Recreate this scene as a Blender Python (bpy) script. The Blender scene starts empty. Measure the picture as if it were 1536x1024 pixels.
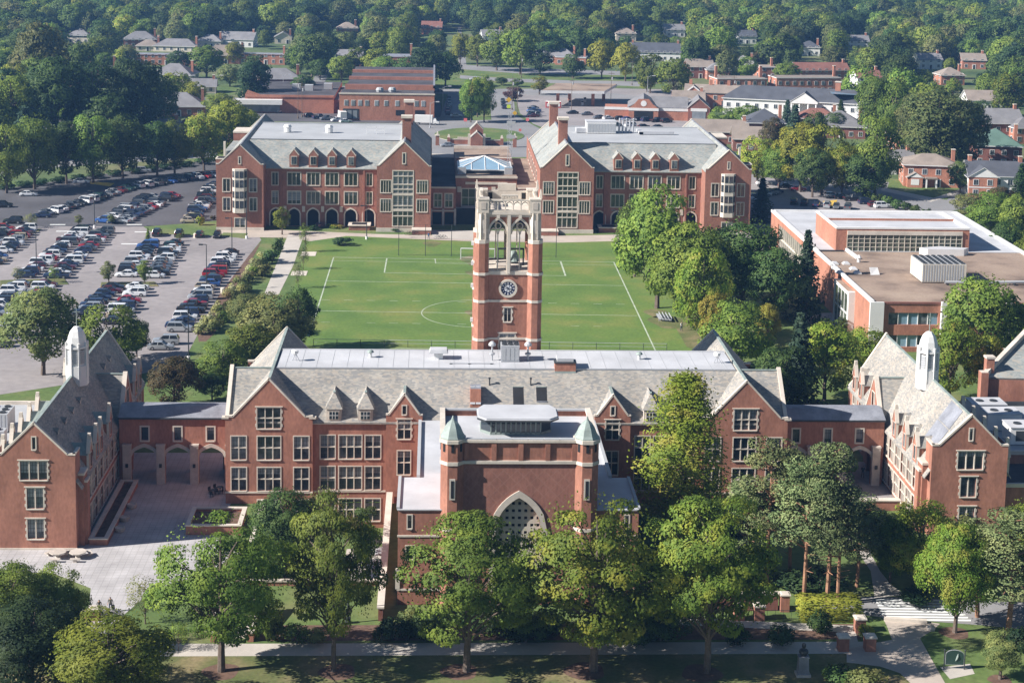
import bpy, math, random
from mathutils import Vector, Matrix, noise
R=random.Random(7)
SC=bpy.context.scene
COL=SC.collection
rad=math.radians
# ------------------------------------------------------------------ camera
F=2500.; PX,PY=768.,217.; H=78.
ROLL=.018; PITCH=math.atan(357/2500.); YAW=.0475
def _axes():
    cy,sy=math.cos(YAW),math.sin(YAW)
    fw=Vector((sy*math.cos(PITCH),cy*math.cos(PITCH),-math.sin(PITCH)))
    rt=Vector((cy,-sy,0.)); up=rt.cross(fw)
    c,s=math.cos(ROLL),math.sin(ROLL)
    return rt*c+up*s, up*c-rt*s, fw
IR,IU,FW=_axes()
def ray(px,py): return IR*((px-PX)/F)-IU*((py-PY)/F)+FW
def G(px,py,z=0.):
    r=ray(px,py); t=(z-H)/r.z; return Vector((r.x*t,r.y*t,z))
def at(px,py,Y):
    r=ray(px,py); t=Y/r.y; return Vector((r.x*t,Y,H+r.z*t))
def proj(P):
    v=Vector(P)-Vector((0,0,H)); d=v.dot(FW)
    return PX+F*v.dot(IR)/d, PY-F*v.dot(IU)/d
cam=bpy.data.cameras.new('camera'); co=bpy.data.objects.new('camera',cam); COL.objects.link(co)
cam.sensor_width=36; cam.lens=F/1536*36; cam.shift_y=-(512-PY)/1536
cam.clip_start=1; cam.clip_end=6000
M=Matrix((( IR.x,IU.x,-FW.x,0),(IR.y,IU.y,-FW.y,0),(IR.z,IU.z,-FW.z,H),(0,0,0,1)))
co.matrix_world=M; SC.camera=co
SC.render.resolution_x=1024; SC.render.resolution_y=682
# ------------------------------------------------------------------ light
SUN_EL=33.; SAZ=(-.972,-.235)
W=bpy.data.worlds.new('World'); SC.world=W; W.use_nodes=True
nt=W.node_tree; bg=nt.nodes['Background']
sk=nt.nodes.new('ShaderNodeTexSky'); sk.sky_type='NISHITA'; sk.sun_disc=False
sk.sun_elevation=rad(SUN_EL); sk.sun_rotation=math.atan2(SAZ[0],SAZ[1]); sk.air_density=1.0; sk.dust_density=.3; sk.ozone_density=3.0
nt.links.new(sk.outputs[0],bg.inputs[0]); bg.inputs[1].default_value=.046
sl=bpy.data.lights.new('sun','SUN'); sl.energy=5.0; sl.angle=rad(.53); sl.color=(1,.95,.90)
so=bpy.data.objects.new('sun',sl); COL.objects.link(so); so.location=(-300,-100,300)
ce=math.cos(rad(SUN_EL))
so.rotation_euler=Vector((-SAZ[0]*ce,-SAZ[1]*ce,-math.sin(rad(SUN_EL)))).to_track_quat('-Z','Y').to_euler()
SC.view_settings.view_transform='Standard'; SC.view_settings.look='None'; SC.view_settings.exposure=.93; SC.view_settings.gamma=1
# ------------------------------------------------------------------ materials
def nmat(name,col,rough=.85,var=.18,scale=.6,stretch=(1,1,1),fine=0.,fscale=4.,spec=.3,metal=0.,bump=0.,cols=None,rnd=0.,hue=0.):
    """procedural surface: two noises drive a ramp between darker and lighter tints of col"""
    m=bpy.data.materials.new(name); m.use_nodes=True; t=m.node_tree; N=t.nodes; L=t.links
    p=N['Principled BSDF']; p.inputs['Roughness'].default_value=rough; p.inputs['Metallic'].default_value=metal
    p.inputs['Specular IOR Level'].default_value=spec
    g=N.new('ShaderNodeNewGeometry'); mp=N.new('ShaderNodeMapping'); mp.inputs['Scale'].default_value=stretch
    L.new(g.outputs['Position'],mp.inputs[0])
    n1=N.new('ShaderNodeTexNoise'); n1.inputs['Scale'].default_value=scale; n1.inputs['Detail'].default_value=3
    L.new(mp.outputs[0],n1.inputs['Vector'])
    r=N.new('ShaderNodeValToRGB'); L.new(n1.outputs[0],r.inputs[0])
    e=r.color_ramp.elements
    if cols is None:
        cols=[tuple(c*(1-var) for c in col),col,tuple(min(1,c*(1+var)) for c in col)]
    e[0].position=.3; e[0].color=(*cols[0],1); e[1].position=.7; e[1].color=(*cols[-1],1)
    for i,c in enumerate(cols[1:-1]):
        x=e.new(.3+.4*(i+1)/(len(cols)-1)); x.color=(*c,1)
    out=r.outputs[0]
    def mul(out,val,amt):
        mr=N.new('ShaderNodeMapRange'); mr.inputs[3].default_value=1-amt; mr.inputs[4].default_value=1+amt
        L.new(val,mr.inputs[0])
        mx=N.new('ShaderNodeMix'); mx.data_type='RGBA'; mx.blend_type='MULTIPLY'; mx.inputs[0].default_value=1
        L.new(out,mx.inputs[6]); L.new(mr.outputs[0],mx.inputs[7]); return mx.outputs[2]
    if fine:
        n2=N.new('ShaderNodeTexNoise'); n2.inputs['Scale'].default_value=fscale; n2.inputs['Detail'].default_value=2
        L.new(mp.outputs[0],n2.inputs['Vector']); out=mul(out,n2.outputs[0],fine*2)
        if bump:
            b=N.new('ShaderNodeBump'); b.inputs['Strength'].default_value=bump; b.inputs['Distance'].default_value=.15
            L.new(n2.outputs[0],b.inputs['Height']); L.new(b.outputs[0],p.inputs['Normal'])
    if rnd:
        oi=N.new('ShaderNodeObjectInfo'); out=mul(out,oi.outputs['Random'],rnd)
    if hue:
        oi=N.new('ShaderNodeObjectInfo'); hs=N.new('ShaderNodeHueSaturation')
        mr=N.new('ShaderNodeMapRange'); mr.inputs[3].default_value=.5-hue; mr.inputs[4].default_value=.5+hue*.5
        L.new(oi.outputs['Random'],mr.inputs[0]); L.new(mr.outputs[0],hs.inputs['Hue']); L.new(out,hs.inputs['Color']); out=hs.outputs[0]
    L.new(out,p.inputs['Base Color'])
    return m
def slate(name,cols,sc=1.6,rough=.8,amt=1.):
    """slate shingles: cells of varied colour in staggered courses along the slope, plus broad weathering"""
    m=bpy.data.materials.new(name); m.use_nodes=True; t=m.node_tree; N=t.nodes; L=t.links
    p=N['Principled BSDF']; p.inputs['Roughness'].default_value=rough; p.inputs['Specular IOR Level'].default_value=.35
    g=N.new('ShaderNodeNewGeometry'); mp=N.new('ShaderNodeMapping'); mp.inputs['Scale'].default_value=(.55,.55,1.5)
    L.new(g.outputs['Position'],mp.inputs[0])
    v=N.new('ShaderNodeTexVoronoi'); v.inputs['Scale'].default_value=sc; L.new(mp.outputs[0],v.inputs['Vector'])
    s=N.new('ShaderNodeSeparateColor'); L.new(v.outputs['Color'],s.inputs[0])
    r=N.new('ShaderNodeValToRGB'); r.color_ramp.interpolation='CONSTANT'; e=r.color_ramp.elements
    e[0].color=(*cols[0],1); e[1].position=1/len(cols); e[1].color=(*cols[1],1)
    for i,c in enumerate(cols[2:]):
        x=e.new((i+2)/len(cols)); x.color=(*c,1)
    L.new(s.outputs[0],r.inputs[0])
    n=N.new('ShaderNodeTexNoise'); n.inputs['Scale'].default_value=.25; n.inputs['Detail'].default_value=4; L.new(g.outputs['Position'],n.inputs['Vector'])
    mr=N.new('ShaderNodeMapRange'); mr.inputs[1].default_value=.3; mr.inputs[2].default_value=.7; mr.inputs[3].default_value=.82; mr.inputs[4].default_value=1.15; L.new(n.outputs[0],mr.inputs[0])
    mx=N.new('ShaderNodeMix'); mx.data_type='RGBA'; mx.blend_type='MULTIPLY'; mx.inputs[0].default_value=1
    L.new(r.outputs[0],mx.inputs[6]); L.new(mr.outputs[0],mx.inputs[7]); L.new(mx.outputs[2],p.inputs['Base Color'])
    b=N.new('ShaderNodeBump'); b.inputs['Strength'].default_value=.25; b.inputs['Distance'].default_value=.08
    L.new(s.outputs[1],b.inputs['Height']); L.new(b.outputs[0],p.inputs['Normal'])
    return m
def leafmat(name,c1,c2,c3,trans=.35,hue=.02,val=.30):
    """foliage: tint differs from leaf clump to leaf clump and from tree to tree"""
    m=bpy.data.materials.new(name); m.use_nodes=True; t=m.node_tree; N=t.nodes; L=t.links
    p=N['Principled BSDF']; p.inputs['Roughness'].default_value=.6; p.inputs['Specular IOR Level'].default_value=.18
    tc=N.new('ShaderNodeTexCoord')
    n=N.new('ShaderNodeTexNoise'); n.inputs['Scale'].default_value=.55; n.inputs['Detail'].default_value=3
    oi=N.new('ShaderNodeObjectInfo'); ad=N.new('ShaderNodeVectorMath'); ad.operation='ADD'
    L.new(tc.outputs['Object'],ad.inputs[0]); L.new(oi.outputs['Location'],ad.inputs[1]); L.new(ad.outputs[0],n.inputs['Vector'])
    r=N.new('ShaderNodeValToRGB'); e=r.color_ramp.elements
    e[0].position=.32; e[0].color=(*c1,1); e[1].position=.68; e[1].color=(*c3,1); x=e.new(.5); x.color=(*c2,1)
    L.new(n.outputs[0],r.inputs[0])
    hs=N.new('ShaderNodeHueSaturation')
    mr=N.new('ShaderNodeMapRange'); mr.inputs[3].default_value=.5-hue; mr.inputs[4].default_value=.5+hue; L.new(oi.outputs['Random'],mr.inputs[0]); L.new(mr.outputs[0],hs.inputs['Hue'])
    ma=N.new('ShaderNodeMath'); ma.operation='MULTIPLY'; ma.inputs[1].default_value=7.31; L.new(oi.outputs['Random'],ma.inputs[0])
    fr=N.new('ShaderNodeMath'); fr.operation='FRACT'; L.new(ma.outputs[0],fr.inputs[0])
    mv=N.new('ShaderNodeMapRange'); mv.inputs[3].default_value=1-val; mv.inputs[4].default_value=1+val; L.new(fr.outputs[0],mv.inputs[0]); L.new(mv.outputs[0],hs.inputs['Value'])
    L.new(r.outputs[0],hs.inputs['Color']); L.new(hs.outputs[0],p.inputs['Base Color'])
    tr=N.new('ShaderNodeBsdfTranslucent'); L.new(hs.outputs[0],tr.inputs['Color'])
    ms=N.new('ShaderNodeMixShader'); ms.inputs[0].default_value=trans; o=N['Material Output']
    L.new(p.outputs[0],ms.inputs[1]); L.new(tr.outputs[0],ms.inputs[2]); L.new(ms.outputs[0],o.inputs['Surface'])
    return m
def paint(name,c,rough=.3,metal=0.,coat=.5):
    m=nmat(name,c,rough,.05,1.5,spec=.5,metal=metal); m.node_tree.nodes['Principled BSDF'].inputs['Coat Weight'].default_value=coat; return m
def glassmat(name,dark,light,rough=.08):
    m=nmat(name,dark,rough,0,.45,cols=[dark,dark,light],spec=.6,rnd=.35); return m
BR=dict(scale=.5,stretch=(1,1,.45),fine=.17,fscale=3.4)
MT={}
MT['brick']=nmat('red_brick',(.345,.157,.108),.9,.19,**BR)
MT['brick_dorm']=nmat('wine_red_brick',(.30,.137,.098),.9,.17,**BR)
MT['brick_orange']=nmat('orange_brick',(.40,.18,.12),.9,.14,**BR)
MT['brick_dark']=nmat('brown_brick',(.23,.10,.078),.9,.12,**BR)
MT['stone']=nmat('limestone',(.60,.535,.455),.85,.12,.5,fine=.06,fscale=3)
MT['stone_old']=nmat('weathered_limestone',(.52,.46,.40),.9,.16,.5,fine=.10,fscale=3)
MT['slate']=slate('mixed_warm_slate',[(.325,.30,.265),(.27,.26,.24),(.375,.345,.30),(.295,.28,.25),(.24,.235,.225),(.355,.315,.265)],4.2)
MT['slate_dorm']=slate('grey_green_slate',[(.285,.30,.285),(.24,.26,.25),(.325,.33,.305),(.27,.285,.27),(.335,.315,.275)],3.2)
MT['copper']=nmat('green_copper',(.27,.32,.295),.6,.2,.8,fine=.1)
MT['whiteroof']=nmat('white_membrane',(.485,.49,.505),.7,.13,.22,fine=.03,fscale=2)
MT['lightroof']=nmat('pale_grey_membrane',(.40,.41,.42),.7,.08,.15,fine=.03,fscale=2)
MT['brownroof']=nmat('gravel_roof',(.30,.22,.165),.95,.2,.12,fine=.12,fscale=2.5,cols=[(.13,.095,.075),(.29,.215,.165),(.36,.275,.21)])
MT['darkroof']=nmat('tar_roof',(.075,.07,.075),.9,.35,.15,fine=.15,fscale=1.5)
MT['greyroof']=nmat('grey_shingle',(.20,.195,.20),.9,.15,.3,fine=.12,fscale=5,rnd=.12)
MT['tanroof']=nmat('tan_shingle',(.27,.225,.19),.9,.15,.3,fine=.12,fscale=5,rnd=.1)
MT['redroof']=nmat('red_shingle',(.23,.105,.08),.9,.15,.3,fine=.12,fscale=5)
MT['greenroof']=nmat('green_shingle',(.10,.165,.135),.9,.15,.3,fine=.12,fscale=5)
MT['charroof']=nmat('charcoal_shingle',(.085,.09,.105),.9,.15,.3,fine=.12,fscale=5)
MT['lead']=nmat('lead_roof',(.23,.24,.27),.7,.25,.5,fine=.08)
MT['white']=nmat('white_paint',(.72,.71,.69),.6,.05,.5)
MT['cream']=nmat('cream_paint',(.62,.56,.46),.7,.08,.5)
MT['glass']=glassmat('window_glass',(.035,.045,.055),(.17,.19,.20))
MT['glass_blind']=nmat('glass_with_blinds',(.22,.24,.26),.2,.25,.5,spec=.6,rnd=.3)
MT['glass_blue']=nmat('sky_blue_glass',(.22,.34,.44),.08,.12,.3,spec=.8)
MT['glass_green']=glassmat('green_glass',(.07,.085,.06),(.17,.20,.155))
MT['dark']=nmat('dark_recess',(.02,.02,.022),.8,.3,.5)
MT['metal']=nmat('grey_metal',(.42,.43,.45),.5,.1,.6,metal=.2)
MT['dmetal']=nmat('dark_metal',(.05,.055,.06),.5,.2,1,metal=.2)
MT['wood']=nmat('pole_wood',(.16,.12,.09),.9,.2,1)
MT['asphalt']=nmat('asphalt',(.095,.092,.098),.95,.25,.06,fine=.12,fscale=1.5)
MT['oldasphalt']=nmat('worn_asphalt',(.275,.25,.245),.95,.14,.05,fine=.12,fscale=.6)
MT['road']=nmat('road_asphalt',(.24,.235,.235),.95,.12,.06,fine=.07,fscale=1.2)
MT['concrete']=nmat('concrete',(.47,.43,.38),.9,.10,.2,fine=.06,fscale=2)
MT['pinkwalk']=nmat('buff_concrete',(.45,.385,.325),.9,.10,.2,fine=.06,fscale=2)
MT['linepaint']=nmat('line_paint',(.74,.75,.72),.7,.10,.8)
MT['yellowpaint']=nmat('yellow_paint',(.62,.42,.08),.7,.15,.8)
MT['lawn']=nmat('lawn',(.085,.145,.035),.95,.25,.12,fine=.22,fscale=1.2,cols=[(.075,.125,.035),(.11,.16,.045),(.17,.175,.07)])
MT['drylawn']=nmat('dry_lawn',(.16,.155,.065),.95,.25,.22,fine=.2,fscale=2.5,cols=[(.075,.11,.03),(.13,.135,.05),(.24,.19,.10)])
MT['wildground']=nmat('neighbourhood_lawns',(.09,.13,.045),.95,.3,.02,fine=.25,fscale=.3,cols=[(.05,.085,.03),(.10,.14,.05),(.17,.16,.08)])
MT['mulch']=nmat('mulch',(.14,.085,.06),.95,.25,1.2,fine=.2)
MT['bark']=nmat('bark',(.13,.10,.08),.95,.25,1.5,fine=.2,fscale=6)
MT['pinebark']=nmat('orange_pine_bark',(.30,.165,.10),.9,.3,.8,fine=.2,fscale=6)
MT['rubber']=nmat('rubber',(.02,.02,.02),.8,.2,2)
def field_mat():
    m=nmat('sports_turf',(.12,.22,.045),.95,.12,.10,fine=.16,fscale=1.6,cols=[(.085,.152,.032),(.115,.182,.038),(.175,.20,.05)])
    return m
MT['turf']=field_mat()
def paving():
    m=nmat('paving_slabs',(.52,.50,.49),.9,.07,.3); t=m.node_tree; N=t.nodes; L=t.links; p=N['Principled BSDF']
    b=N.new('ShaderNodeTexBrick'); b.offset=0; b.inputs['Scale'].default_value=1; b.inputs['Brick Width'].default_value=.8; b.inputs['Row Height'].default_value=.8; b.inputs['Mortar Size'].default_value=.05; b.inputs['Bias'].default_value=-.3
    b.inputs['Color1'].default_value=(.45,.43,.425,1); b.inputs['Color2'].default_value=(.42,.40,.392,1); b.inputs['Mortar'].default_value=(.365,.35,.34,1)
    g=N.new('ShaderNodeNewGeometry'); L.new(g.outputs['Position'],b.inputs['Vector'])
    n=N.new('ShaderNodeTexNoise'); n.inputs['Scale'].default_value=.35; n.inputs['Detail'].default_value=5; L.new(g.outputs['Position'],n.inputs['Vector']); mr=N.new('ShaderNodeMapRange'); mr.inputs[1].default_value=.3; mr.inputs[2].default_value=.7; mr.inputs[3].default_value=.8; mr.inputs[4].default_value=1.12; L.new(n.outputs[0],mr.inputs[0])
    mx=N.new('ShaderNodeMix'); mx.data_type='RGBA'; mx.blend_type='MULTIPLY'; mx.inputs[0].default_value=1; L.new(b.outputs[0],mx.inputs[6]); L.new(mr.outputs[0],mx.inputs[7]); L.new(mx.outputs[2],p.inputs['Base Color']); return m
MT['paving']=paving()
def diaper():
    """brick with a diagonal lattice of paler headers"""
    m=nmat('lattice_brick',(.31,.142,.106),.9,.14,**BR); t=m.node_tree; N=t.nodes; L=t.links; p=N['Principled BSDF']
    src=p.inputs['Base Color'].links[0].from_socket
    g=N.new('ShaderNodeNewGeometry'); sx=N.new('ShaderNodeSeparateXYZ'); L.new(g.outputs['Position'],sx.inputs[0])
    res=None
    for s in (1,-1):
        a=N.new('ShaderNodeMath'); a.operation='MULTIPLY_ADD'; a.inputs[1].default_value=s; L.new(sx.outputs[0],a.inputs[0]); L.new(sx.outputs[2],a.inputs[2])
        q=N.new('ShaderNodeMath'); q.operation='PINGPONG'; q.inputs[1].default_value=.75; L.new(a.outputs[0],q.inputs[0])
        l=N.new('ShaderNodeMath'); l.operation='LESS_THAN'; l.inputs[1].default_value=.07; L.new(q.outputs[0],l.inputs[0])
        if res is None: res=l
        else:
            w=N.new('ShaderNodeMath'); w.operation='MAXIMUM'; L.new(res.outputs[0],w.inputs[0]); L.new(l.outputs[0],w.inputs[1]); res=w
    k=N.new('ShaderNodeMath'); k.operation='MULTIPLY'; k.inputs[1].default_value=.25; L.new(res.outputs[0],k.inputs[0])
    mx=N.new('ShaderNodeMix'); mx.data_type='RGBA'; L.new(k.outputs[0],mx.inputs[0]); L.new(src,mx.inputs[6]); mx.inputs[7].default_value=(.40,.23,.18,1)
    L.new(mx.outputs[2],p.inputs['Base Color']); return m
MT['diaper']=diaper()
# ------------------------------------------------------------------ mesh helpers
class MB:
    def __init__(s): s.v=[]; s.f=[]; s.m=[]; s.keys=[]
    def mi(s,k):
        if k not in s.keys: s.keys.append(k)
        return s.keys.index(k)
    def face(s,pts,k):
        i=len(s.v); s.v+= [tuple(p) for p in pts]; s.f.append(tuple(range(i,i+len(pts)))); s.m.append(s.mi(k)); return s
    def box(s,x0,y0,z0,x1,y1,z1,k,top=None):
        a=[(x0,y0,z0),(x1,y0,z0),(x1,y1,z0),(x0,y1,z0),(x0,y0,z1),(x1,y0,z1),(x1,y1,z1),(x0,y1,z1)]
        for q,kk in (((0,1,5,4),k),((1,2,6,5),k),((2,3,7,6),k),((3,0,4,7),k),((4,5,6,7),top or k),((3,2,1,0),k)): s.face([a[i] for i in q],kk)
        return s
    def obox(s,c,hx,hy,z0,z1,rot,k,top=None,tx=1.,ty=1.):
        """box about c turned by rot; top face scaled by tx,ty"""
        ca,sa=math.cos(rot),math.sin(rot)
        def P(x,y,z): return (c[0]+x*ca-y*sa,c[1]+x*sa+y*ca,z)
        a=[P(sx*hx,sy*hy,z0) for sx,sy in ((-1,-1),(1,-1),(1,1),(-1,1))]+[P(sx*hx*tx,sy*hy*ty,z1) for sx,sy in ((-1,-1),(1,-1),(1,1),(-1,1))]
        for q,kk in (((0,1,5,4),k),((1,2,6,5),k),((2,3,7,6),k),((3,0,4,7),k),((4,5,6,7),top or k),((3,2,1,0),k)): s.face([a[i] for i in q],kk)
        return s
    def bar(s,p,q,w,h,k,up=(0,0,1)):
        p=Vector(p);q=Vector(q); d=(q-p).normalized(); u=Vector(up); sd=d.cross(u)
        if sd.length<1e-4: sd=d.cross(Vector((1,0,0)))
        sd.normalize(); u=sd.cross(d).normalized(); sd*=w/2; u*=h/2
        a=[p-sd-u,p+sd-u,p+sd+u,p-sd+u,q-sd-u,q+sd-u,q+sd+u,q-sd+u]
        for f in ((0,1,2,3),(7,6,5,4),(0,4,5,1),(1,5,6,2),(2,6,7,3),(3,7,4,0)): s.face([a[i] for i in f],k)
        return s
    def prism(s,poly,z0,z1,k,top=None,cap=True):
        n=len(poly)
        for i in range(n):
            a,b=poly[i],poly[(i+1)%n]; s.face([(a[0],a[1],z0),(b[0],b[1],z0),(b[0],b[1],z1),(a[0],a[1],z1)],k)
        if cap: s.face([(x,y,z1) for x,y in poly],top or k)
        return s
    def lathe(s,c,prof,n,k,ph=0.):
        """prof: list of (r,z) revolved with n sides"""
        for (r0,z0),(r1,z1) in zip(prof,prof[1:]):
            for i in range(n):
                a=ph+2*math.pi*i/n; b=ph+2*math.pi*(i+1)/n
                P=[(c[0]+r0*math.cos(a),c[1]+r0*math.sin(a),z0),(c[0]+r0*math.cos(b),c[1]+r0*math.sin(b),z0),(c[0]+r1*math.cos(b),c[1]+r1*math.sin(b),z1),(c[0]+r1*math.cos(a),c[1]+r1*math.sin(a),z1)]
                if r1<1e-4: P=P[:3]
                elif r0<1e-4: P=[P[0],P[2],P[3]]
                s.face(P,k)
        return s
    def slab(s,pts,th,k,under=None):
        """thick sheet: pts is the top face, th its thickness downwards"""
        n=len(pts); lo=[(p[0],p[1],p[2]-th) for p in pts]; s.face(pts,k); s.face(lo[::-1],under or k)
        for i in range(n):
            j=(i+1)%n; s.face([pts[i],lo[i],lo[j],pts[j]],under or k)
        return s
    def tube(s,pts,rads,k,n=6):
        rings=[]
        for i,p in enumerate(pts):
            p=Vector(p); d=(Vector(pts[min(i+1,len(pts)-1)])-Vector(pts[max(i-1,0)])).normalized()
            u=d.cross(Vector((.3,.9,.1))).normalized(); w=d.cross(u)
            rings.append([p+(u*math.cos(2*math.pi*j/n)+w*math.sin(2*math.pi*j/n))*rads[i] for j in range(n)])
        for a,b in zip(rings,rings[1:]):
            for j in range(n): s.face([a[j],a[(j+1)%n],b[(j+1)%n],b[j]],k)
        return s
    def mesh(s,name):
        me=bpy.data.meshes.new(name); me.from_pydata(s.v,[],s.f)
        for k in s.keys: me.materials.append(MT[k])
        me.polygons.foreach_set('material_index',s.m); me.update(); return me
def link(name,data,parent=None,loc=(0,0,0),rot=0.,shift=True):
    o=bpy.data.objects.new(name,data); COL.objects.link(o)
    if parent is not None: o.parent=parent
    o.location=loc; o.rotation_euler=(0,0,rot); return o
def tag(o,label,cat,group=None):
    o['label']=label; o['category']=cat
    if group: o['group']=group
    return o
def thing(name,label,cat,loc,group=None,rot=0.):
    return tag(link(name,None,None,loc,rot),label,cat,group)
def part(name,mb,parent,label=None,world=True):
    """mesh built in world coordinates hung under its thing"""
    o=link(name,mb.mesh(name),parent)
    if world and parent is not None:
        p=parent
        t=Vector(p.location)
        while p.parent is not None: p=p.parent; t=t+Vector(p.location)
        o.location=-t
    if label: o['label']=label
    return o
def solid(name,mb,label,cat,group=None):
    return tag(link(name,mb.mesh(name)),label,cat,group)
def struct(name,mb):
    o=link(name,mb.mesh(name)); o['kind']='structure'; return o
# walls with real openings ------------------------------------------------
def arch_h(t,r,pointed=True):
    """height of an arch at t in 0..1 across it"""
    x=min(t,1-t)
    if pointed: return r*math.sqrt(max(0,1-(1-x)**2))/.8660254
    return r*math.sqrt(max(0,1-(1-2*x)**2))
def wall(mb,O,D,tops,z0,ops,k,depth=.28,rk=None):
    """vertical wall from O along unit D; inside lies to the left. tops: [(a,z)..]; ops: (a0,a1,zlo,zhi,rise)"""
    D=Vector((D[0],D[1],0)); IN=Vector((-D.y,D.x,0)); O=Vector((O[0],O[1],0)); rk=rk or k
    def P(a,z,d=0): q=O+D*a+IN*d; return (q.x,q.y,z)
    xs=set(a for a,_ in tops); NA=10
    for o in ops:
        xs|={o[0],o[1]}
        if o[4]>0: xs|={o[0]+(o[1]-o[0])*i/NA for i in range(NA+1)}
    xs=sorted(xs)
    def top(a):
        for (a0,b0),(a1,b1) in zip(tops,tops[1:]):
            if a0<=a<=a1 and a1>a0: return b0+(b1-b0)*(a-a0)/(a1-a0)
        return tops[-1][1]
    def topL(a,mid):
        for (a0,b0),(a1,b1) in zip(tops,tops[1:]):
            if a0<=mid<=a1 and a1>a0: return b0+(b1-b0)*(a-a0)/(a1-a0)
        return tops[-1][1]
    for xa,xb in zip(xs,xs[1:]):
        if xb-xa<1e-5: continue
        m=(xa+xb)/2
        vo=sorted([o for o in ops if o[0]<m<o[1]],key=lambda o:o[2])
        ca=cb=z0
        for o in vo:
            if o[2]>ca+1e-4: mb.face([P(xa,ca),P(xb,cb),P(xb,o[2]),P(xa,o[2])],k)
            if o[4]>0:
                w=o[1]-o[0]; ca=o[3]+arch_h((xa-o[0])/w,o[4]); cb=o[3]+arch_h((xb-o[0])/w,o[4])
                mb.face([P(xa,ca),P(xb,cb),P(xb,cb,depth),P(xa,ca,depth)],rk)
            else: ca=cb=o[3]
        mb.face([P(xa,ca),P(xb,cb),P(xb,topL(xb,m)),P(xa,topL(xa,m))],k)
    for a0,a1,zl,zh,rise in ops:
        mb.face([P(a0,zl),P(a0,zh),P(a0,zh,depth),P(a0,zl,depth)],rk)
        mb.face([P(a1,zl,depth),P(a1,zh,depth),P(a1,zh),P(a1,zl)],rk)
        mb.face([P(a0,zl,depth),P(a1,zl,depth),P(a1,zl),P(a0,zl)],rk)
        if rise<=0: mb.face([P(a0,zh),P(a1,zh),P(a1,zh,depth),P(a0,zh,depth)],rk)
_wm={}
def window_mesh(w,h,nc,nr,sur,quoin,fk):
    key=('f',round(w,2),round(h,2),nc,nr,sur,quoin,fk)
    if key in _wm: return _wm[key]
    b=MB(); s=sur
    # surround proud of the wall, mullions set back in the opening
    b.box(-w/2-s,-.06,-s,-w/2,.12,h+s,fk); b.box(w/2,-.06,-s,w/2+s,.12,h+s,fk)
    b.box(-w/2,-.06,h,w/2,.12,h+s,fk); b.box(-w/2-s*.3,-.14,-s,w/2+s*.3,.12,-.002,fk)
    if quoin:
        n=max(2,int(h/.75))
        for i in range(n):
            z=h*(i+.25)/n
            for sg in (-1,1): b.box(min(sg*(w/2+s),sg*(w/2+s+.13)),-.055,z,max(sg*(w/2+s),sg*(w/2+s+.13)),.1,z+h*.45/n,fk)
        b.box(-w/2-s-.16,-.15,h+s,w/2+s+.16,.08,h+s+.1,fk)
    mw=.13 if w>1.2 else .09
    for i in range(1,nc):
        x=-w/2+w*i/nc; b.box(x-mw/2,.02,0,x+mw/2,.2,h,fk)
    for j in range(1,nr):
        z=h*j/nr
        b.box(-w/2,.025,z-mw/2,w/2,.19,z+mw/2,fk)
    _wm[key]=b.mesh('window'); return _wm[key]
def pane_mesh(w,h,nc,nr,gk,bl=0.):
    key=('p',round(w,2),round(h,2),nc,nr,gk,bl)
    if key in _wm: return _wm[key]
    b=MB(); q=lambda z0,z1,k: b.face([(-w/2,.22,z0),(w/2,.22,z0),(w/2,.22,z1),(-w/2,.22,z1)],k)
    if bl>0: q(h*(1-bl),h,'glass_blind')
    if bl<1: q(0,h*(1-bl),gk)
    # leading
    for i in range(nc*3):
        if i%3==0: continue
        x=-w/2+w*i/(nc*3); b.box(x-.02,.2,0,x+.02,.215,h,'dmetal')
    nh=max(2,int(h/.55))
    for j in range(1,nh): b.box(-w/2,.2,h*j/nh-.02,w/2,.214,h*j/nh+.02,'dmetal')
    _wm[key]=b.mesh('pane'); return _wm[key]
def put_window(parent,P,rot,w,h,nc,nr,sur=.14,quoin=False,fk='stone',gk='glass',lead=True,label=None):
    base=Vector(parent.location)
    o=link('window',window_mesh(w,h,nc,nr,sur,quoin,fk),parent,Vector(P)-base,rot)
    link('pane',pane_mesh(w,h,nc if lead else 0,nr,'glass' if gk=='glass_blind' else gk,R.choice((.45,.65,1.,1.)) if gk=='glass_blind' else R.choice((0.,0.,0.,.3,.5,.75))),o,(0,0,0))
    if label: o['label']=label
    return o
def facade(mb,parent,O,D,tops,z0,wins,k='brick',depth=.28,ops=()):
    """wall with windows. wins: dict(a=centre, z=sill, w,h,nc,nr, ...)"""
    D2=Vector((D[0],D[1],0)); rot=math.atan2(D[1],D[0])
    o=list(ops)
    for q in wins:
        q=dict(q); a=q.pop('a'); z=q.pop('z'); o.append((a-q['w']/2,a+q['w']/2,z,z+q['h'],0))
        P=Vector((O[0],O[1],0))+D2*a; P.z=z; put_window(parent,P,rot,**q)
    wall(mb,O,D,tops,z0,o,k,depth)
def coping(mb,O,D,tops,k='stone',w=.5,h=.22,out=.06):
    """stone coping along a wall head, seated just above it"""
    D=Vector((D[0],D[1],0)); IN=Vector((-D.y,D.x,0))
    for (a0,z0),(a1,z1) in zip(tops,tops[1:]):
        if abs(a1-a0)<1e-3: continue
        p=Vector((O[0],O[1],0))+D*a0+IN*(w/2-out); q=Vector((O[0],O[1],0))+D*a1+IN*(w/2-out); p.z=z0+h/2+.002; q.z=z1+h/2+.002
        e=(q-p).normalized()*.04; mb.bar(p-e,q+e,w,h,k)
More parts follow.
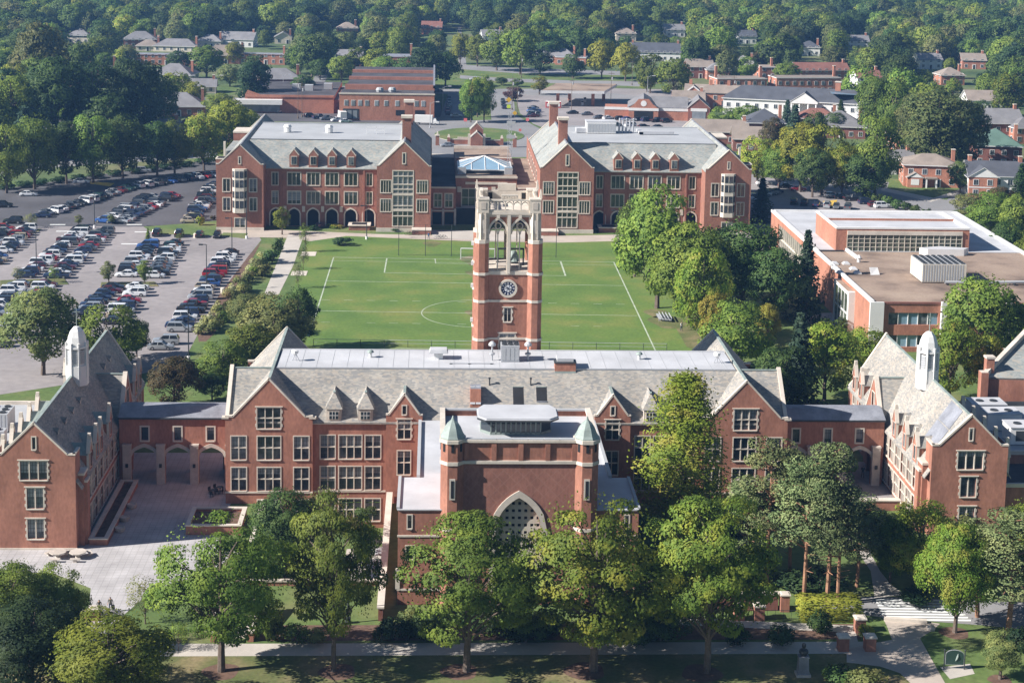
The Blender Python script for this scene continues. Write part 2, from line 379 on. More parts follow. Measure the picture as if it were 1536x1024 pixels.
def archframe(mb,C,D,w,zs,rise,th,d0,d1,k,pointed=True,zl=None,n=14):
    """raised band round an arch of width w springing at zs (centre C, along D)"""
    D=Vector((D[0],D[1],0)); IN=Vector((-D.y,D.x,0)); C=Vector((C[0],C[1],0))
    inn=[];out=[]
    if zl is not None: inn.append((-w/2,zl)); out.append((-w/2-th,zl))
    for i in range(n+1):
        t=i/n; x=-w/2+w*t; z=zs+arch_h(t,rise,pointed); inn.append((x,z))
        xo=x*(1+2*th/w); out.append((xo,zs+arch_h(t,rise+th*1.25,pointed)))
    if zl is not None: inn.append((w/2,zl)); out.append((w/2+th,zl))
    def P(a,d): q=C+D*a[0]+IN*d; return (q.x,q.y,a[1])
    for i in range(len(inn)-1):
        a,b,c,e=inn[i],inn[i+1],out[i+1],out[i]
        mb.face([P(a,d0),P(b,d0),P(c,d0),P(e,d0)],k); mb.face([P(a,d0),P(a,d1),P(b,d1),P(b,d0)],k); mb.face([P(e,d0),P(c,d0),P(c,d1),P(e,d1)],k)
def gable_roof(mb,axis,c0,c1,half,mid,zr,ze,k,th=.18,trim='copper'):
    """pitched roof: ridge along axis from c0 to c1 at cross position mid, eaves half away"""
    for s in (-1,1):
        e=mid+s*half
        pts=[(c0,mid,zr),(c1,mid,zr),(c1,e,ze),(c0,e,ze)] if axis=='x' else [(mid,c0,zr),(mid,c1,zr),(e,c1,ze),(e,c0,ze)]
        if s>0: pts=pts[::-1]
        mb.slab(pts,th,k)
    if trim:
        p,q=((c0,mid,zr+.03),(c1,mid,zr+.03)) if axis=='x' else ((mid,c0,zr+.03),(mid,c1,zr+.03))
        mb.bar(p,q,.35,.14,trim)
# ================================================================== front campus
AX=10.25
def mir(s,ax,O,D,L,tops,wins,ops=()):
    """mirror a wall description about x=ax when s>0"""
    if s<0: return O,D,tops,wins,ops
    E=(O[0]+D[0]*L,O[1]+D[1]*L); O2=(2*ax-E[0],E[1]); D2=(D[0],-D[1])
    t=[(L-a,z) for a,z in tops][::-1]; w=[dict(q,a=L-q['a']) for q in wins]; o=[(L-b,L-a,c,d,e) for a,b,c,d,e in ops]
    return O2,D2,t,w,o
def mx(s,ax,x): return x if s<0 else 2*ax-x
def octa(c,r,ph=math.pi/8): return [(c[0]+r*math.cos(ph+i*math.pi/4),c[1]+r*math.sin(ph+i*math.pi/4)) for i in range(8)]
R3=dict(z=10.2,w=3.0,h=2.75,nc=3,nr=2,quoin=True)
def rows(a,w,nc,zs=(6.0,1.78),h=3.12,**k): return [dict(a=a,z=z,w=w,h=h,nc=nc,nr=2,**k) for z in zs]
# ---- main hall
hall=thing('college_hall','long red brick college hall with warm slate roof, white flat top and tall gables','building',(AX,222,0))
wb=MB(); tr=MB(); rf=MB(); Y0=211.3
PT=[(0,11.7),(.95,11.7),(5.65,16.75),(10.35,11.7),(11.3,11.7)]
for s in (-1,1):
    O,D,L=(-26.65,210.8),(1,0),11.3
    wins=[dict(R3,a=5.65)]+rows(5.65,2.95,3)+rows(1.72,1.9,2,gk='glass_blind' if s<0 else 'glass')+rows(9.85,1.9,2)
    if s<0: wins+=[dict(a=9.85,z=-2.5,w=1.9,h=3.0,nc=2,nr=2),dict(a=5.65,z=-2.5,w=2.95,h=3.0,nc=3,nr=2)]
    O2,D2,t2,w2,_=mir(s,AX,O,D,L,PT,wins)
    facade(wb,hall,O2,D2,t2,-3.6,w2); coping(tr,O2,D2,t2)
    x0=mx(s,AX,-26.65); x1=mx(s,AX,-15.35); xa,xb=min(x0,x1),max(x0,x1)
    tr.box(xa-.05,210.68,1.45,xb+.05,210.8,1.66,'stone')
    for px in (xa,xb): tr.box(px-.45,210.7,11.5,px+.45,211.5,11.72,'stone')
    # pavilion sides and back
    wall(wb,(xb,210.8),(0,1),[(0,11.3),(26.9,11.3)],-3.6,[],'brick'); wall(wb,(xa,237.7),(0,-1),[(0,11.3),(26.9,11.3)],-3.6,[],'brick')
    wall(wb,(xb,237.7),(-1,0),PT,0,[],'brick'); coping(tr,(xb,237.7),(-1,0),PT)
    gable_roof(rf,'y',211.2,237.4,5.55,(xa+xb)/2,16.72,10.9,'slate')
    # recessed front between pavilion and small gable
    O,L=(-15.35,Y0),9.55
    wins=rows(1.95,1.85,2,gk='glass_blind')+rows(4.9,2.9,3,gk='glass_blind')+rows(7.85,1.95,2)
    if s<0: wins+=[dict(a=4.9,z=-2.5,w=2.9,h=3.0,nc=3,nr=2),dict(a=7.85,z=-2.5,w=1.95,h=3.0,nc=2,nr=2),dict(a=1.95,z=-2.5,w=1.85,h=3.0,nc=2,nr=2)]
    O2,D2,t2,w2,_=mir(s,AX,O,(1,0),L,[(0,10.9),(L,10.9)],wins)
    facade(wb,hall,O2,D2,t2,-3.6,w2)
    tr.box(O2[0],Y0-.12,1.45,O2[0]+L,Y0,1.66,'stone'); tr.box(O2[0],Y0-.3,10.72,O2[0]+L,Y0-.005,10.95,'stone')
    # small gable
    O,L=(-5.8,211.0),4.75
    t=[(0,11.95),(.35,11.95),(2.375,14.75),(4.4,11.95),(4.75,11.95)]
    wins=[dict(a=2.375,z=8.8,w=1.65,h=2.55,nc=2,nr=2,quoin=True),dict(a=2.375,z=3.95,w=1.65,h=3.2,nc=2,nr=2),dict(a=2.375,z=12.1,w=.45,h=1.15,nc=1,nr=1,lead=False)]
    O2,D2,t2,w2,_=mir(s,AX,O,(1,0),L,t,wins)
    facade(wb,hall,O2,D2,t2,-3.6,w2); coping(tr,O2,D2,t2,w=.4)
    wall(wb,(O2[0]+L,211.0),(0,1),[(0,11.7),(2,11.7)],-3.6,[],'brick'); wall(wb,(O2[0],213),(0,-1),[(0,11.7),(2,11.7)],-3.6,[],'brick')
    gable_roof(rf,'y',211.3,216.4,2.3,O2[0]+L/2,14.72,11.55,'slate')
    # hipped dormers
    for dx in (-12.6,-8.5):
        x=mx(s,AX,dx); d=link('dormer',None,hall,Vector((x,211.2,10.95))-hall.location)
        b=MB(); b.box(x-.95,211.15,10.97,x+.95,213.4,12.75,'stone_old')
        part('dormer_wall',b,d)
        b=MB(); ap=(x,212.3,14.75); c=[(x-1.15,210.95,12.76),(x+1.15,210.95,12.76),(x+1.15,214.2,12.76),(x-1.15,214.2,12.76)]; rp=(x,215.4,14.75)
        b.face([c[0],c[1],ap],'slate'); b.face([c[1],c[2],rp,ap],'slate'); b.face([c[3],c[0],ap,rp],'slate'); b.bar(ap,(ap[0],ap[1]-.1,ap[2]+.1),.3,.3,'copper')
        part('dormer_roof',b,d)
        b=MB(); b.box(x-.7,211.05,11.3,x+.7,211.15,12.5,'stone'); b.box(x-.58,211.02,11.42,x+.58,211.06,12.4,'glass')
        for i in range(1,3): b.box(x-.58+1.16*i/3-.03,210.99,11.42,x-.58+1.16*i/3+.03,211.02,12.4,'white')
        b.box(x-.58,210.99,11.88,x+.58,211.015,11.94,'white')
        part('dormer_window',b,d)
wall(wb,(-1.05,Y0+.6),(1,0),[(0,11.8),(22.6,11.8)],0,[],'brick')
wall(wb,(47.15,232),(-1,0),[(0,11),(73.8,11)],0,[],'brick')
ET=[(0,11.2),(6.0,16.7),(12,11.2),(20.9,11.2)]
for x,D,O in ((-26.65,(0,-1),(-26.66,232)),(47.15,(0,1),(47.16,211.1))):
    wall(wb,O,D,ET if D[1]>0 else [(20.9-a,z) for a,z in ET][::-1],0,[],'brick'); coping(tr,O,D,ET if D[1]>0 else [(20.9-a,z) for a,z in ET][::-1],w=.5,h=.3)
XA,XB=-26.3,46.8
rf.slab([(XA,210.95,11.0),(XB,210.95,11.0),(XB,217,16.58),(XA,217,16.58)],.2,'slate')
rf.slab([(40.9,232.2,11.0),(-20.4,232.2,11.0),(-20.4,226,16.58),(40.9,226,16.58)],.2,'slate')
for x0,x1 in ((XA,-20.9),(41.4,XB)):
    rf.slab([(x1,223,11.0),(x0,223,11.0),(x0,217,16.58),(x1,217,16.58)],.2,'slate'); rf.slab([(x0,223,11.02),(x1,223,11.02),(x1,232,11.02),(x0,232,11.02)],.2,'slate'); rf.bar((x0,217,16.62),(x1,217,16.62),.3,.12,'copper')
part('wall',wb,hall); part('stone_trim',tr,hall); part('slate_roof',rf,hall)
b=MB(); b.slab([(-20.6,216.95,16.62),(41.1,216.95,16.62),(41.1,226.05,16.62),(-20.6,226.05,16.62)],.15,'whiteroof')
b.box(-20.6,216.86,16.5,41.1,217.0,16.7,'metal'); b.box(-20.6,226.0,16.5,41.1,226.2,16.74,'whiteroof')
for i in range(30): b.box(-19.5+2.05*i,217.02,16.622,-19.44+2.05*i,226,16.64,'lightroof')
part('flat_roof',b,hall)
def slope_z(y): return 11.0+(y-210.95)*(16.58-11.0)/(217-210.95)
for (x0,x1,y0,y1) in ((10.9,12.3,212.3,214.9),(14.0,15.4,213.3,214.9)):   # dark roof lights in the slope
    b=MB(); zz=[slope_z(y0)+.04,slope_z(y1)+.04]
    b.slab([(x0,y0,zz[0]),(x1,y0,zz[0]),(x1,y1,zz[1]),(x0,y1,zz[1])],.12,'dark','lead'); b.bar((x0,y0-.05,zz[0]),(x1,y0-.05,zz[0]),.1,.12,'lead'); b.bar((x0,y1+.05,zz[1]+.02),(x1,y1+.05,zz[1]+.02),.1,.14,'copper'); part('roof_window',b,hall)
b=MB(); b.box(5.2,212.6,12.6,6.6,214.8,15.1,'brick_orange','lead'); b.slab([(5.2,212.5,13.1),(5.85,212.5,13.1),(5.85,213.6,15.2),(5.2,213.6,15.2)],.06,'whiteroof'); b.slab([(5.95,212.5,13.1),(6.6,212.5,13.1),(6.6,213.6,15.2),(5.95,213.6,15.2)],.06,'whiteroof'); part('roof_hatch',b,hall)
b=MB(); b.box(16.6,216.6,16.4,19.4,218.2,17.5,'brick'); b.box(16.5,216.5,17.5,19.5,218.3,17.62,'dmetal'); b.box(16.9,216.8,17.65,19.1,219.2,18.1,'whiteroof'); b.box(16.6,216.55,16.1,19.4,216.7,16.4,'copper'); part('chimney',b,hall)
for x in (7.8,13.3):
    b=MB(); z=slope_z(215.2); b.tube([(x,215.2,z-.2),(x,215.1,z+.9)],[.09,.09],'dmetal'); b.box(x-.15,214.95,z+.85,x+.15,215.25,z+1.0,'dmetal'); part('vent_pipe',b,hall)
# things standing on the flat roof
def hood(x,y,lab):
    b=MB(); b.box(x-.6,y-.5,16.62,x+.6,y+.5,17.6,'white'); b.obox((x,y),1.25,1.0,17.6,18.0,0,'whiteroof',tx=.9,ty=.85); b.obox((x,y),1.3,1.05,17.55,17.6,0,'metal'); solid('exhaust_hood',b,lab,'roof vent')
hood(1.0,222,'white square exhaust hood on the flat roof left of the clock tower')
b=MB(); b.box(9.5,220.2,16.65,12.0,222.6,18.9,'metal','lightroof')
for i in range(4): b.box(9.62+.6*i,220.16,16.9,10.12+.6*i,220.2,18.6,'lightroof')
for i in range(3):
    for j in range(2): b.lathe((9.95+.8*i,220.8+1.2*j),[(.36,18.9),(.36,19.1),(.3,19.1),(0,18.98)],10,'dmetal')
solid('air_conditioner',b,'large grey air conditioning unit at the foot of the clock tower','air conditioner')
for x,lab in ((8.3,'left of the two mushroom vents beside the tower air conditioner'),(13.2,'right of the two mushroom vents beside the tower air conditioner')):
    b=MB(); b.tube([(x,221,16.6),(x,221,18.9)],[.12,.12],'metal',8); b.lathe((x,221),[(.2,18.6),(.5,18.75),(.5,19.0),(.2,19.3),(0,19.3)],10,'whiteroof'); b.lathe((x,221),[(.2,17.4),(.4,17.5),(.4,17.7),(.15,17.8)],10,'metal'); solid('roof_vent',b,lab,'roof vent')
for x,y,lab in ((-8.3,222.3,'small green capped vent on the white roof nearest the left gable'),(28.6,222,'small green capped vent on the white roof right of the brick chimney')):
    b=MB(); b.tube([(x,y,16.6),(x,y,17.3)],[.22,.22],'white',8); b.lathe((x,y),[(.25,17.25),(.5,17.35),(.35,17.6),(0,17.75)],10,'copper'); solid('roof_vent',b,lab,'roof vent')
for x,y,lab in ((-18.3,220.5,'white antenna on the flat roof against the left gable'),(39.2,220.5,'white antenna on the flat roof against the right gable')):
    b=MB(); b.tube([(x-.5,y,16.6),(x,y,17.6),(x+.5,y-.3,16.6)],[.06,.06,.06],'metal'); b.tube([(x,y,16.6),(x,y,18.0)],[.06,.06],'metal'); b.lathe((x-.1,y-.2),[(.05,17.4),(.45,17.7),(.5,18.1),(.1,18.2)],8,'white'); solid('roof_antenna',b,lab,'antenna')
b=MB()
for i in range(12): b.tube([(2.5+.5*i,219.2,16.72),(3.0+.5*i,219.2,16.72)],[.06,.06],'metal')
for i in (0,5,11): b.box(2.5+.5*i,219,16.63,2.8+.5*i,219.4,16.7,'dmetal')
solid('roof_pipe',b,'thin pipe run lying on the flat roof in front of the exhaust hood','pipe')
# ---- bell tower
TX=10.62; TY=227.
tw=thing('clock_tower','tall brick and limestone clock tower with open gothic belfry','tower',(TX,TY+4.9,0))
wb=MB(); st=MB(); hw=3.75; ty0,ty1=TY+.7,TY+9.1
def tface(O,D,L,ops): wall(wb,O,D,[(0,27.2),(L,27.2)],8,ops,'brick')
facade(wb,tw,(TX-hw,ty0),(1,0),[(0,27.2),(2*hw,27.2)],8,[dict(a=hw,z=20.4,w=.95,h=1.9,nc=2,nr=1,sur=.16,quoin=True),dict(a=hw,z=16.4,w=2.1,h=2.2,nc=2,nr=1,sur=.16,quoin=True,gk='glass_blind')])
tface((TX+hw,ty0),(0,1),8.4,[]); tface((TX+hw,ty1),(-1,0),7.5,[]); tface((TX-hw,ty1),(0,-1),8.4,[])
for z in (17.8,23.2,27.1):
    h=.3 if z<27 else .5
    st.box(TX-hw-.12,ty0-.12,z,TX+hw+.12,ty1+.12,z+h,'stone')
# belfry storey: four walls each with two pointed lights
ops=[(1.0,3.45,27.7,32.9,2.0),(4.05,6.5,27.7,32.9,2.0)]
B=MB()
opsS=[(1.45,3.9,27.7,32.9,2.0),(4.5,6.95,27.7,32.9,2.0)]
for O,D,L,oo in (((TX-hw,ty0),(1,0),7.5,ops),((TX+hw,ty0),(0,1),8.4,opsS),((TX+hw,ty1),(-1,0),7.5,ops),((TX-hw,ty1),(0,-1),8.4,opsS)):
    wall(B,O,D,[(0,35.65),(L,35.65)],27.2,oo,'stone',.7)
    Dv=Vector((D[0],D[1],0)); Ov=Vector((O[0],O[1],0))
    for a0,a1,zl,zh,r in oo:
        C=Ov+Dv*((a0+a1)/2); archframe(B,(C.x,C.y),D,a1-a0,zh,r,.3,-.14,.1,'stone',zl=zl)
        # tracery: centre mullion, sub arches and an eye
        IN=Vector((-D[1],D[0],0)); Cm=C+IN*.35
        B.bar((Cm.x,Cm.y,zl),(Cm.x,Cm.y,zh+.4),.16,.16,'stone',up=IN)
        for sg in (-1,1):
            q=Cm+Dv*(sg*(a1-a0)/4); archframe(B,(q.x,q.y),D,(a1-a0)/2-.28,zh-.1,.75,.12,-.08,.08,'stone')
        for i in range(10):
            a=2*math.pi*i/10; b2=2*math.pi*(i+1)/10
            p=Cm+Dv*(.42*math.cos(a)); q=Cm+Dv*(.42*math.cos(b2)); B.bar((p.x,p.y,zh+1.05+.42*math.sin(a)),(q.x,q.y,zh+1.05+.42*math.sin(b2)),.14,.14,'stone',up=IN)
    # central shaft and brick spandrels
    c=Ov+Dv*(L/2)-IN*.12; B.bar((c.x,c.y,27.3),(c.x,c.y,35.6),.42,.35,'stone',up=IN)
    for sg in (-1,1):
        e=L/2+sg*1.53; p=Ov+Dv*e-IN*.02
        for q0,q1,zz in ((-1.2,1.2,35.05),):
            P0=p+Dv*q0; P1=p+Dv*q1; B.face([(P0.x,P0.y,35.1),(P1.x,P1.y,35.1),(P1.x,P1.y,35.64),(P0.x,P0.y,35.64)],'brick')
        for sd in (-1,1):
            a=p+Dv*(sd*1.2); t0=p+Dv*(sd*.75); B.face([(a.x,a.y,33.9),(a.x,a.y,35.1),(p.x+Dv.x*sd*.05,p.y+Dv.y*sd*.05,35.1),(t0.x,t0.y,34.75)],'brick')
        s2=p-IN*.1; B.box(s2.x-.22,s2.y-.2,35.1,s2.x+.22,s2.y+.2,35.6,'stone')
part('belfry',B,tw)
F_=MB(); F_.box(TX-hw+.1,ty0+.1,27.2,TX+hw-.1,ty1-.1,27.4,'stone_old'); F_.box(TX-hw+.1,ty0+.1,35.7,TX+hw-.1,ty1-.1,35.85,'lightroof')
F_.box(TX-1.6,ty0+2.5,27.4,TX+1.6,ty0+5.8,27.9,'stone_old')
part('belfry_floor',F_,tw)
bl=MB(); bl.lathe((TX+.9,TY+5),[(.95,28.2),(.75,28.5),(.55,29.2),(.4,29.6),(0,29.7)],12,'copper'); bl.bar((TX-1.4,TY+5,29.9),(TX+2.4,TY+5,29.9),.2,.25,'dmetal'); bl.bar((TX-1.3,TY+5,27.4),(TX-1.3,TY+5,30),.2,.2,'dmetal'); bl.bar((TX+2.3,TY+5,27.4),(TX+2.3,TY+5,30),.2,.2,'dmetal'); part('bell',bl,tw)
# cornice and pierced parapet
P=MB(); P.box(TX-hw-.3,ty0-.3,35.65,TX+hw+.3,ty1+.3,36.02,'stone'); P.box(TX-hw-.15,ty0-.15,35.3,TX+hw+.15,ty1+.15,35.65,'stone_old')
def parap(x0,y0,x1,y1):
    d=Vector((x1-x0,y1-y0,0)); L=d.length; d.normalize(); n=7
    P.bar((x0,y0,36.15),(x1,y1,36.15),.4,.25,'stone'); P.bar((x0,y0,37.65),(x1,y1,37.65),.4,.22,'stone')
    for i in range(n+1):
        q=Vector((x0,y0,0))+d*(L*i/n); P.bar((q.x,q.y,36.2),(q.x,q.y,37.6),.17,.28,'stone',up=(-d.y,d.x,0))
    for i in range(n):
        q=Vector((x0,y0,0))+d*(L*(i+.5)/n); archframe(P,(q.x,q.y),(d.x,d.y),L/n-.3,37.0,.35,.1,-.1,.1,'stone')
    m=(Vector((x0,y0,0))+Vector((x1,y1,0)))/2
    a=m-d*1.15; c=m+d*1.15
    P.bar((a.x,a.y,38.35),(c.x,c.y,38.35),.4,.2,'stone')
    for u in (-1.05,0,1.05):
        q=m+d*u; P.bar((q.x,q.y,37.6),(q.x,q.y,38.35),.16,.28,'stone',up=(-d.y,d.x,0))
    for u in (-.52,.52):
        q=m+d*u
        for i in range(8):
            A,Bq=math.pi*i/4,math.pi*(i+1)/4; p1=q+d*(.24*math.cos(A)); p2=q+d*(.24*math.cos(Bq)); P.bar((p1.x,p1.y,38.02+.24*math.sin(A)),(p2.x,p2.y,38.02+.24*math.sin(Bq)),.1,.14,'stone',up=(-d.y,d.x,0))
fx=hw+.05
parap(TX-fx,ty0-.05,TX+fx,ty0-.05); parap(TX-fx,ty0,TX-fx,ty1); parap(TX+fx,ty0,TX+fx,ty1)
P.box(TX-fx,ty1-.2,36.0,TX+fx,ty1+.2,37.6,'stone'); P.box(TX-1.3,ty1-.22,37.6,TX+1.3,ty1+.22,38.6,'stone')
for u in (-2.4,2.4): P.box(TX+u-.3,ty1-.24,36.4,TX+u+.3,ty1-.2,37.3,'dark')
part('parapet',P,tw)
# octagonal corner buttresses, pinnacled in stone
for sx in (-1,1):
    for sy in (0,1):
        c=(TX+sx*(hw-.02),ty0+.35 if sy==0 else ty1-.35); b=MB()
        b.prism(octa(c,1.13),8,17.8,'brick'); b.prism(octa(c,1.09),17.8,31.8,'brick')
        for z,r in ((17.7,1.21),(23.2,1.18),(27.1,1.24)): b.prism(octa(c,r),z,z+.36,'stone')
        b.prism(octa(c,1.12),31.6,32.1,'stone'); c=(c[0]-sx*.12,c[1]); b.prism(octa(c,.78),32.1,35.9,'stone')
        for i in range(8):
            a=math.pi*i/4+math.pi/4*0; o=(c[0]+0.76*math.cos(a),c[1]+0.76*math.sin(a)); b.obox(o,.05,.22,33.0,34.9,a,'stone_old'); b.obox((c[0]+.72*math.cos(a),c[1]+.72*math.sin(a)),.08,.17,33.1,34.8,a,'dark')
            o=(c[0]+.82*math.cos(a+math.pi/8),c[1]+.82*math.sin(a+math.pi/8)); b.obox(o,.1,.1,32.2,35.9,a,'stone',tx=.6,ty=.6)
        b.obox(c,.76,.76,35.9,37.75,0,'stone'); b.obox(c,.82,.82,37.7,37.92,0,'stone')
        for i in range(4):
            a=math.pi/2*i; b.obox((c[0]+0.78*math.cos(a),c[1]+0.78*math.sin(a)),.03,.36,36.4,37.4,a,'stone_old')
        if sx: b.obox((c[0]+sx*.75,c[1]),.22,.32,37.92,39.15,0,'stone',tx=.3,ty=.5)
        part('corner_buttress',b,tw)
part('wall',wb,tw); part('string_course',st,tw)
# clock
ck=link('clock',None,tw,Vector((TX,ty0,25.15))-tw.location)
def disc(r0,r1,y0,y1,k,n=32):
    b=MB(); 
    for i in range(n):
        a,c=2*math.pi*i/n,2*math.pi*(i+1)/n
        p=lambda r,t,y:(r*math.cos(t),y,r*math.sin(t))
        b.face([p(r0,a,y0),p(r0,c,y0),p(r1,c,y0),p(r1,a,y0)] if r0>0 else [p(0,a,y0),p(r1,c,y0),p(r1,a,y0)],k); b.face([p(r1,a,y0),p(r1,c,y0),p(r1,c,y1),p(r1,a,y1)],k)
        if r0>0: b.face([p(r0,a,y0),p(r0,c,y0),p(r0,c,y1),p(r0,a,y1)],k)
    return b
MT['navy']=nmat('navy_enamel',(.022,.03,.085),.4,.1,2); MT['paleface']=nmat('pale_dial',(.72,.73,.74),.5,.05,2)
link('clock_ring',disc(1.0,1.3,-.22,0,'stone').mesh('clock_ring'),ck); link('dial',disc(0,1.0,-.10,0,'navy').mesh('dial'),ck)
b=MB()
for i in range(12):   # roman numerals as groups of strokes
    n=(3,2,2,3,2,3,2,1,2,3,4,3)[i]; a=math.pi/2-2*math.pi*(i+1)/12
    for j in range(n):
        t=a+(j-(n-1)/2)*.085; b.bar((.66*math.cos(t),-.13,.66*math.sin(t)),(.92*math.cos(t),-.13,.92*math.sin(t)),.05,.04,'paleface',up=(0,1,0))
link('numerals',b.mesh('numerals'),ck)
b=disc(0,.5,-.13,-.1,'paleface')
for i in range(6):
    a=math.pi*i/3; b.bar((.08*math.cos(a),-.14,.08*math.sin(a)),(.5*math.cos(a),-.14,.5*math.sin(a)),.06,.02,'navy',up=(0,1,0))
link('dial_centre',b.mesh('dial_centre'),ck)
for L_,a,w in ((.62,rad(146),.09),(.9,rad(-25),.06)):
    b=MB(); b.bar((-.12*math.cos(a),-.17,-.12*math.sin(a)),(L_*math.cos(a),-.17,L_*math.sin(a)),w,.03,'dmetal',up=(0,1,0)); link('clock_hand',b.mesh('clock_hand'),ck)
for z in (31.2,28.4,25.2,20.3):
    b=MB(); b.box(TX-hw-1.45,ty0+.1,z,TX-hw-1.1,ty0+.5,z+.55,'white'); part('floodlight',b,tw)
# ---- entrance auditorium block
AX2=10.0; EY=178.8
en=thing('auditorium_block','brick auditorium block with green domed corner turrets and a great pointed arch','building',(AX2,195,0))
wb=MB(); tr=MB(); dp=MB()
wall(dp,(2.4,EY),(1,0),[(0,16.6),(15.2,16.6)],0,[(5.0,10.2,1.0,8.6,4.0)],'diaper',.7)
part('lattice_wall',dp,en)
wall(wb,(2.4,EY+.02),(1,0),[(0,19.2),(15.2,19.2)],16.6,[],'brick')
for i in range(5):
    x=3.5+3.0*i+(.6); tr.box(x-.28,EY-.16,16.95,x+.28,EY+.02,18.9,'brick')
tr.box(2.4,EY-.2,16.55,17.6,EY+.02,16.9,'stone'); tr.box(2.4,EY-.22,19.0,17.6,EY+.3,19.28,'stone')
for i in range(8): tr.box(4.0+1.75*i,EY-.1,19.29,5.6+1.75*i,EY+.4,19.42,'lightroof')
wall(wb,(18.6,EY+1),(0,1),[(0,19),(11,19)],0,[],'brick'); wall(wb,(1.4,EY+12),(0,-1),[(0,19),(11,19)],0,[],'brick'); wall(wb,(18.6,EY+12),(-1,0),[(0,19),(17.2,19)],11,[],'brick')
for x in (1.4,18.6): tr.bar((x,EY+1,19.15),(x,EY+12,19.15),.6,.3,'stone')
tr.bar((1.4,EY+12,19.05),(18.6,EY+12,19.05),.4,.2,'lightroof')
archframe(tr,(AX2,EY),(1,0),5.2,8.6,4.0,.65,-.15,.2,'stone',zl=.8)
s2=MB(); wall(s2,(AX2-2.6,EY+.5),(1,0),[(0,13),(5.2,13)],5.0,[(.62+.7*i-.17,.62+.7*i+.17,5.6+.85*j,5.95+.85*j,0) for i in range(7) if True for j in range(8) if abs(i-3)*.62<(8.6-j)*.62],'stone',.15)
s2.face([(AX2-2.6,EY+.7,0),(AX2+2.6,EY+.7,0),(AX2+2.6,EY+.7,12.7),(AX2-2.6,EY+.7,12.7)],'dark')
part('arch_screen',s2,en)
b=MB(); b.box(AX2-2.6,EY+.2,4.3,AX2+2.6,EY+.6,5.0,'stone'); b.box(AX2-2.6,EY+.3,0,AX2-1.9,EY+.55,4.3,'stone'); b.box(AX2+1.9,EY+.3,0,AX2+2.6,EY+.55,4.3,'stone'); b.box(AX2-.15,EY+.35,0,AX2+.15,EY+.55,4.3,'stone'); b.box(AX2-1.9,EY+.5,0,AX2+1.9,EY+.6,4.3,'wood'); part('doorway',b,en)
for sx in (-1,1):
    c=(AX2+sx*7.5,EY+.6); t=link('turret',None,en,Vector((c[0],c[1],0))-en.location); b=MB()
    b.prism(octa(c,1.42),0,19.2,'brick')
    for z,r in ((8.8,1.5),(16.5,1.52),(19.0,1.6)): b.prism(octa(c,r),z,z+.4,'stone')
    for i in range(8):
        a=math.pi*i/4; b.obox((c[0]+1.33*math.cos(a),c[1]+1.33*math.sin(a)),.03,.16,18.0,19.0,a,'dark')
    b.box(c[0]-.32,c[1]-1.45,12.6,c[0]+.32,c[1]-1.37,15.0,'stone'); b.box(c[0]-.16,c[1]-1.48,12.8,c[0]+.16,c[1]-1.44,14.8,'dark')
    part('turret_wall',b,t)
    d=MB(); d.lathe(c,[(1.42,19.4),(1.44,19.52),(1.25,19.8),(.95,20.5),(.62,21.0),(.2,21.4),(.07,21.8),(0,21.9)],8,'copper',math.pi/8); part('turret_dome',d,t)
# low flanks
lowr=MB()
for s in (-1,1):
    xo=mx(s,AX2,-3.5); xi=mx(s,AX2,1.4); xm=mx(s,AX2,-1.35)
    O,L=(-3.5,EY),4.9
    wins=[dict(a=1.3,z=9.0,w=.42,h=1.5,nc=1,nr=1,lead=False),dict(a=1.35,z=5.4,w=.8,h=1.5,nc=1,nr=1)]
    O2,D2,t2,w2,_=mir(s,AX2,O,(1,0),L,[(0,11.1),(L,11.1)],wins); facade(wb,en,O2,D2,t2,0,w2)
    O2,D2,t2,w2,_=mir(s,AX2,(-3.5,EY+10.3),(0,-1),10.3,[(0,11.1),(10.3,11.1)],[]); facade(wb,en,O2,D2,t2,-3.6,w2)
    O2,D2,t2,w2,_=mir(s,AX2,(-1.35,211),(0,-1),21.9,[(0,11.1),(21.9,11.1)],[]); facade(wb,en,O2,D2,t2,-3.6,w2)
    O2,D2,t2,w2,_=mir(s,AX2,(-1.35,EY+10.3),(-1,0),2.15,[(0,11.1),(2.15,11.1)],[]); facade(wb,en,O2,D2,t2,-3.6,w2)
    a,c=min(xo,xi),max(xo,xi); lowr.slab([(a-.1,EY-.15,11.25),(c,EY-.15,11.25),(c,EY+10.4,11.25),(a-.1,EY+10.4,11.25)],.14,'whiteroof')
    e,g=min(xm,xi),max(xm,xi); lowr.slab([(e-.1,EY+10.4,11.25),(g,EY+10.4,11.25),(g,211.1,11.25),(e-.1,211.1,11.25)],.14,'whiteroof')
    lowr.bar((xo,EY,11.35),(xo,EY+10.3,11.35),.35,.24,'lightroof'); lowr.bar((xm,EY+10.3,11.4),(xm,210.5,11.4),.4,.34,'lightroof')
    for z in (8.0,1.7): tr.box(a-.08,EY-.09,z,c,EY,z+.22,'stone')
    tr.box(xo-.25,EY-.1,1.9,xo+.25,EY+.1,4.3,'stone') if s<0 else None
lowr.slab([(1.4,EY+.3,18.3),(18.6,EY+.3,18.3),(18.6,EY+11.9,18.3),(1.4,EY+11.9,18.3)],.2,'whiteroof')
lowr.slab([(1.4,EY+12,11.25),(18.6,EY+12,11.25),(18.6,211.5,11.25),(1.4,211.5,11.25)],.2,'whiteroof')
part('flat_roof',lowr,en); part('wall',wb,en); part('stone_trim',tr,en)
b=MB(); W1=[(6.9,183.6),(12.6,183.6),(13.8,184.8),(13.8,187.2),(5.8,187.2),(5.8,184.8)]; b.prism(W1,18.3,20.3,'glass')
for x in [6.9+.57*i for i in range(11)]: b.box(x-.05,183.5,18.4,x+.05,183.62,20.3,'copper')
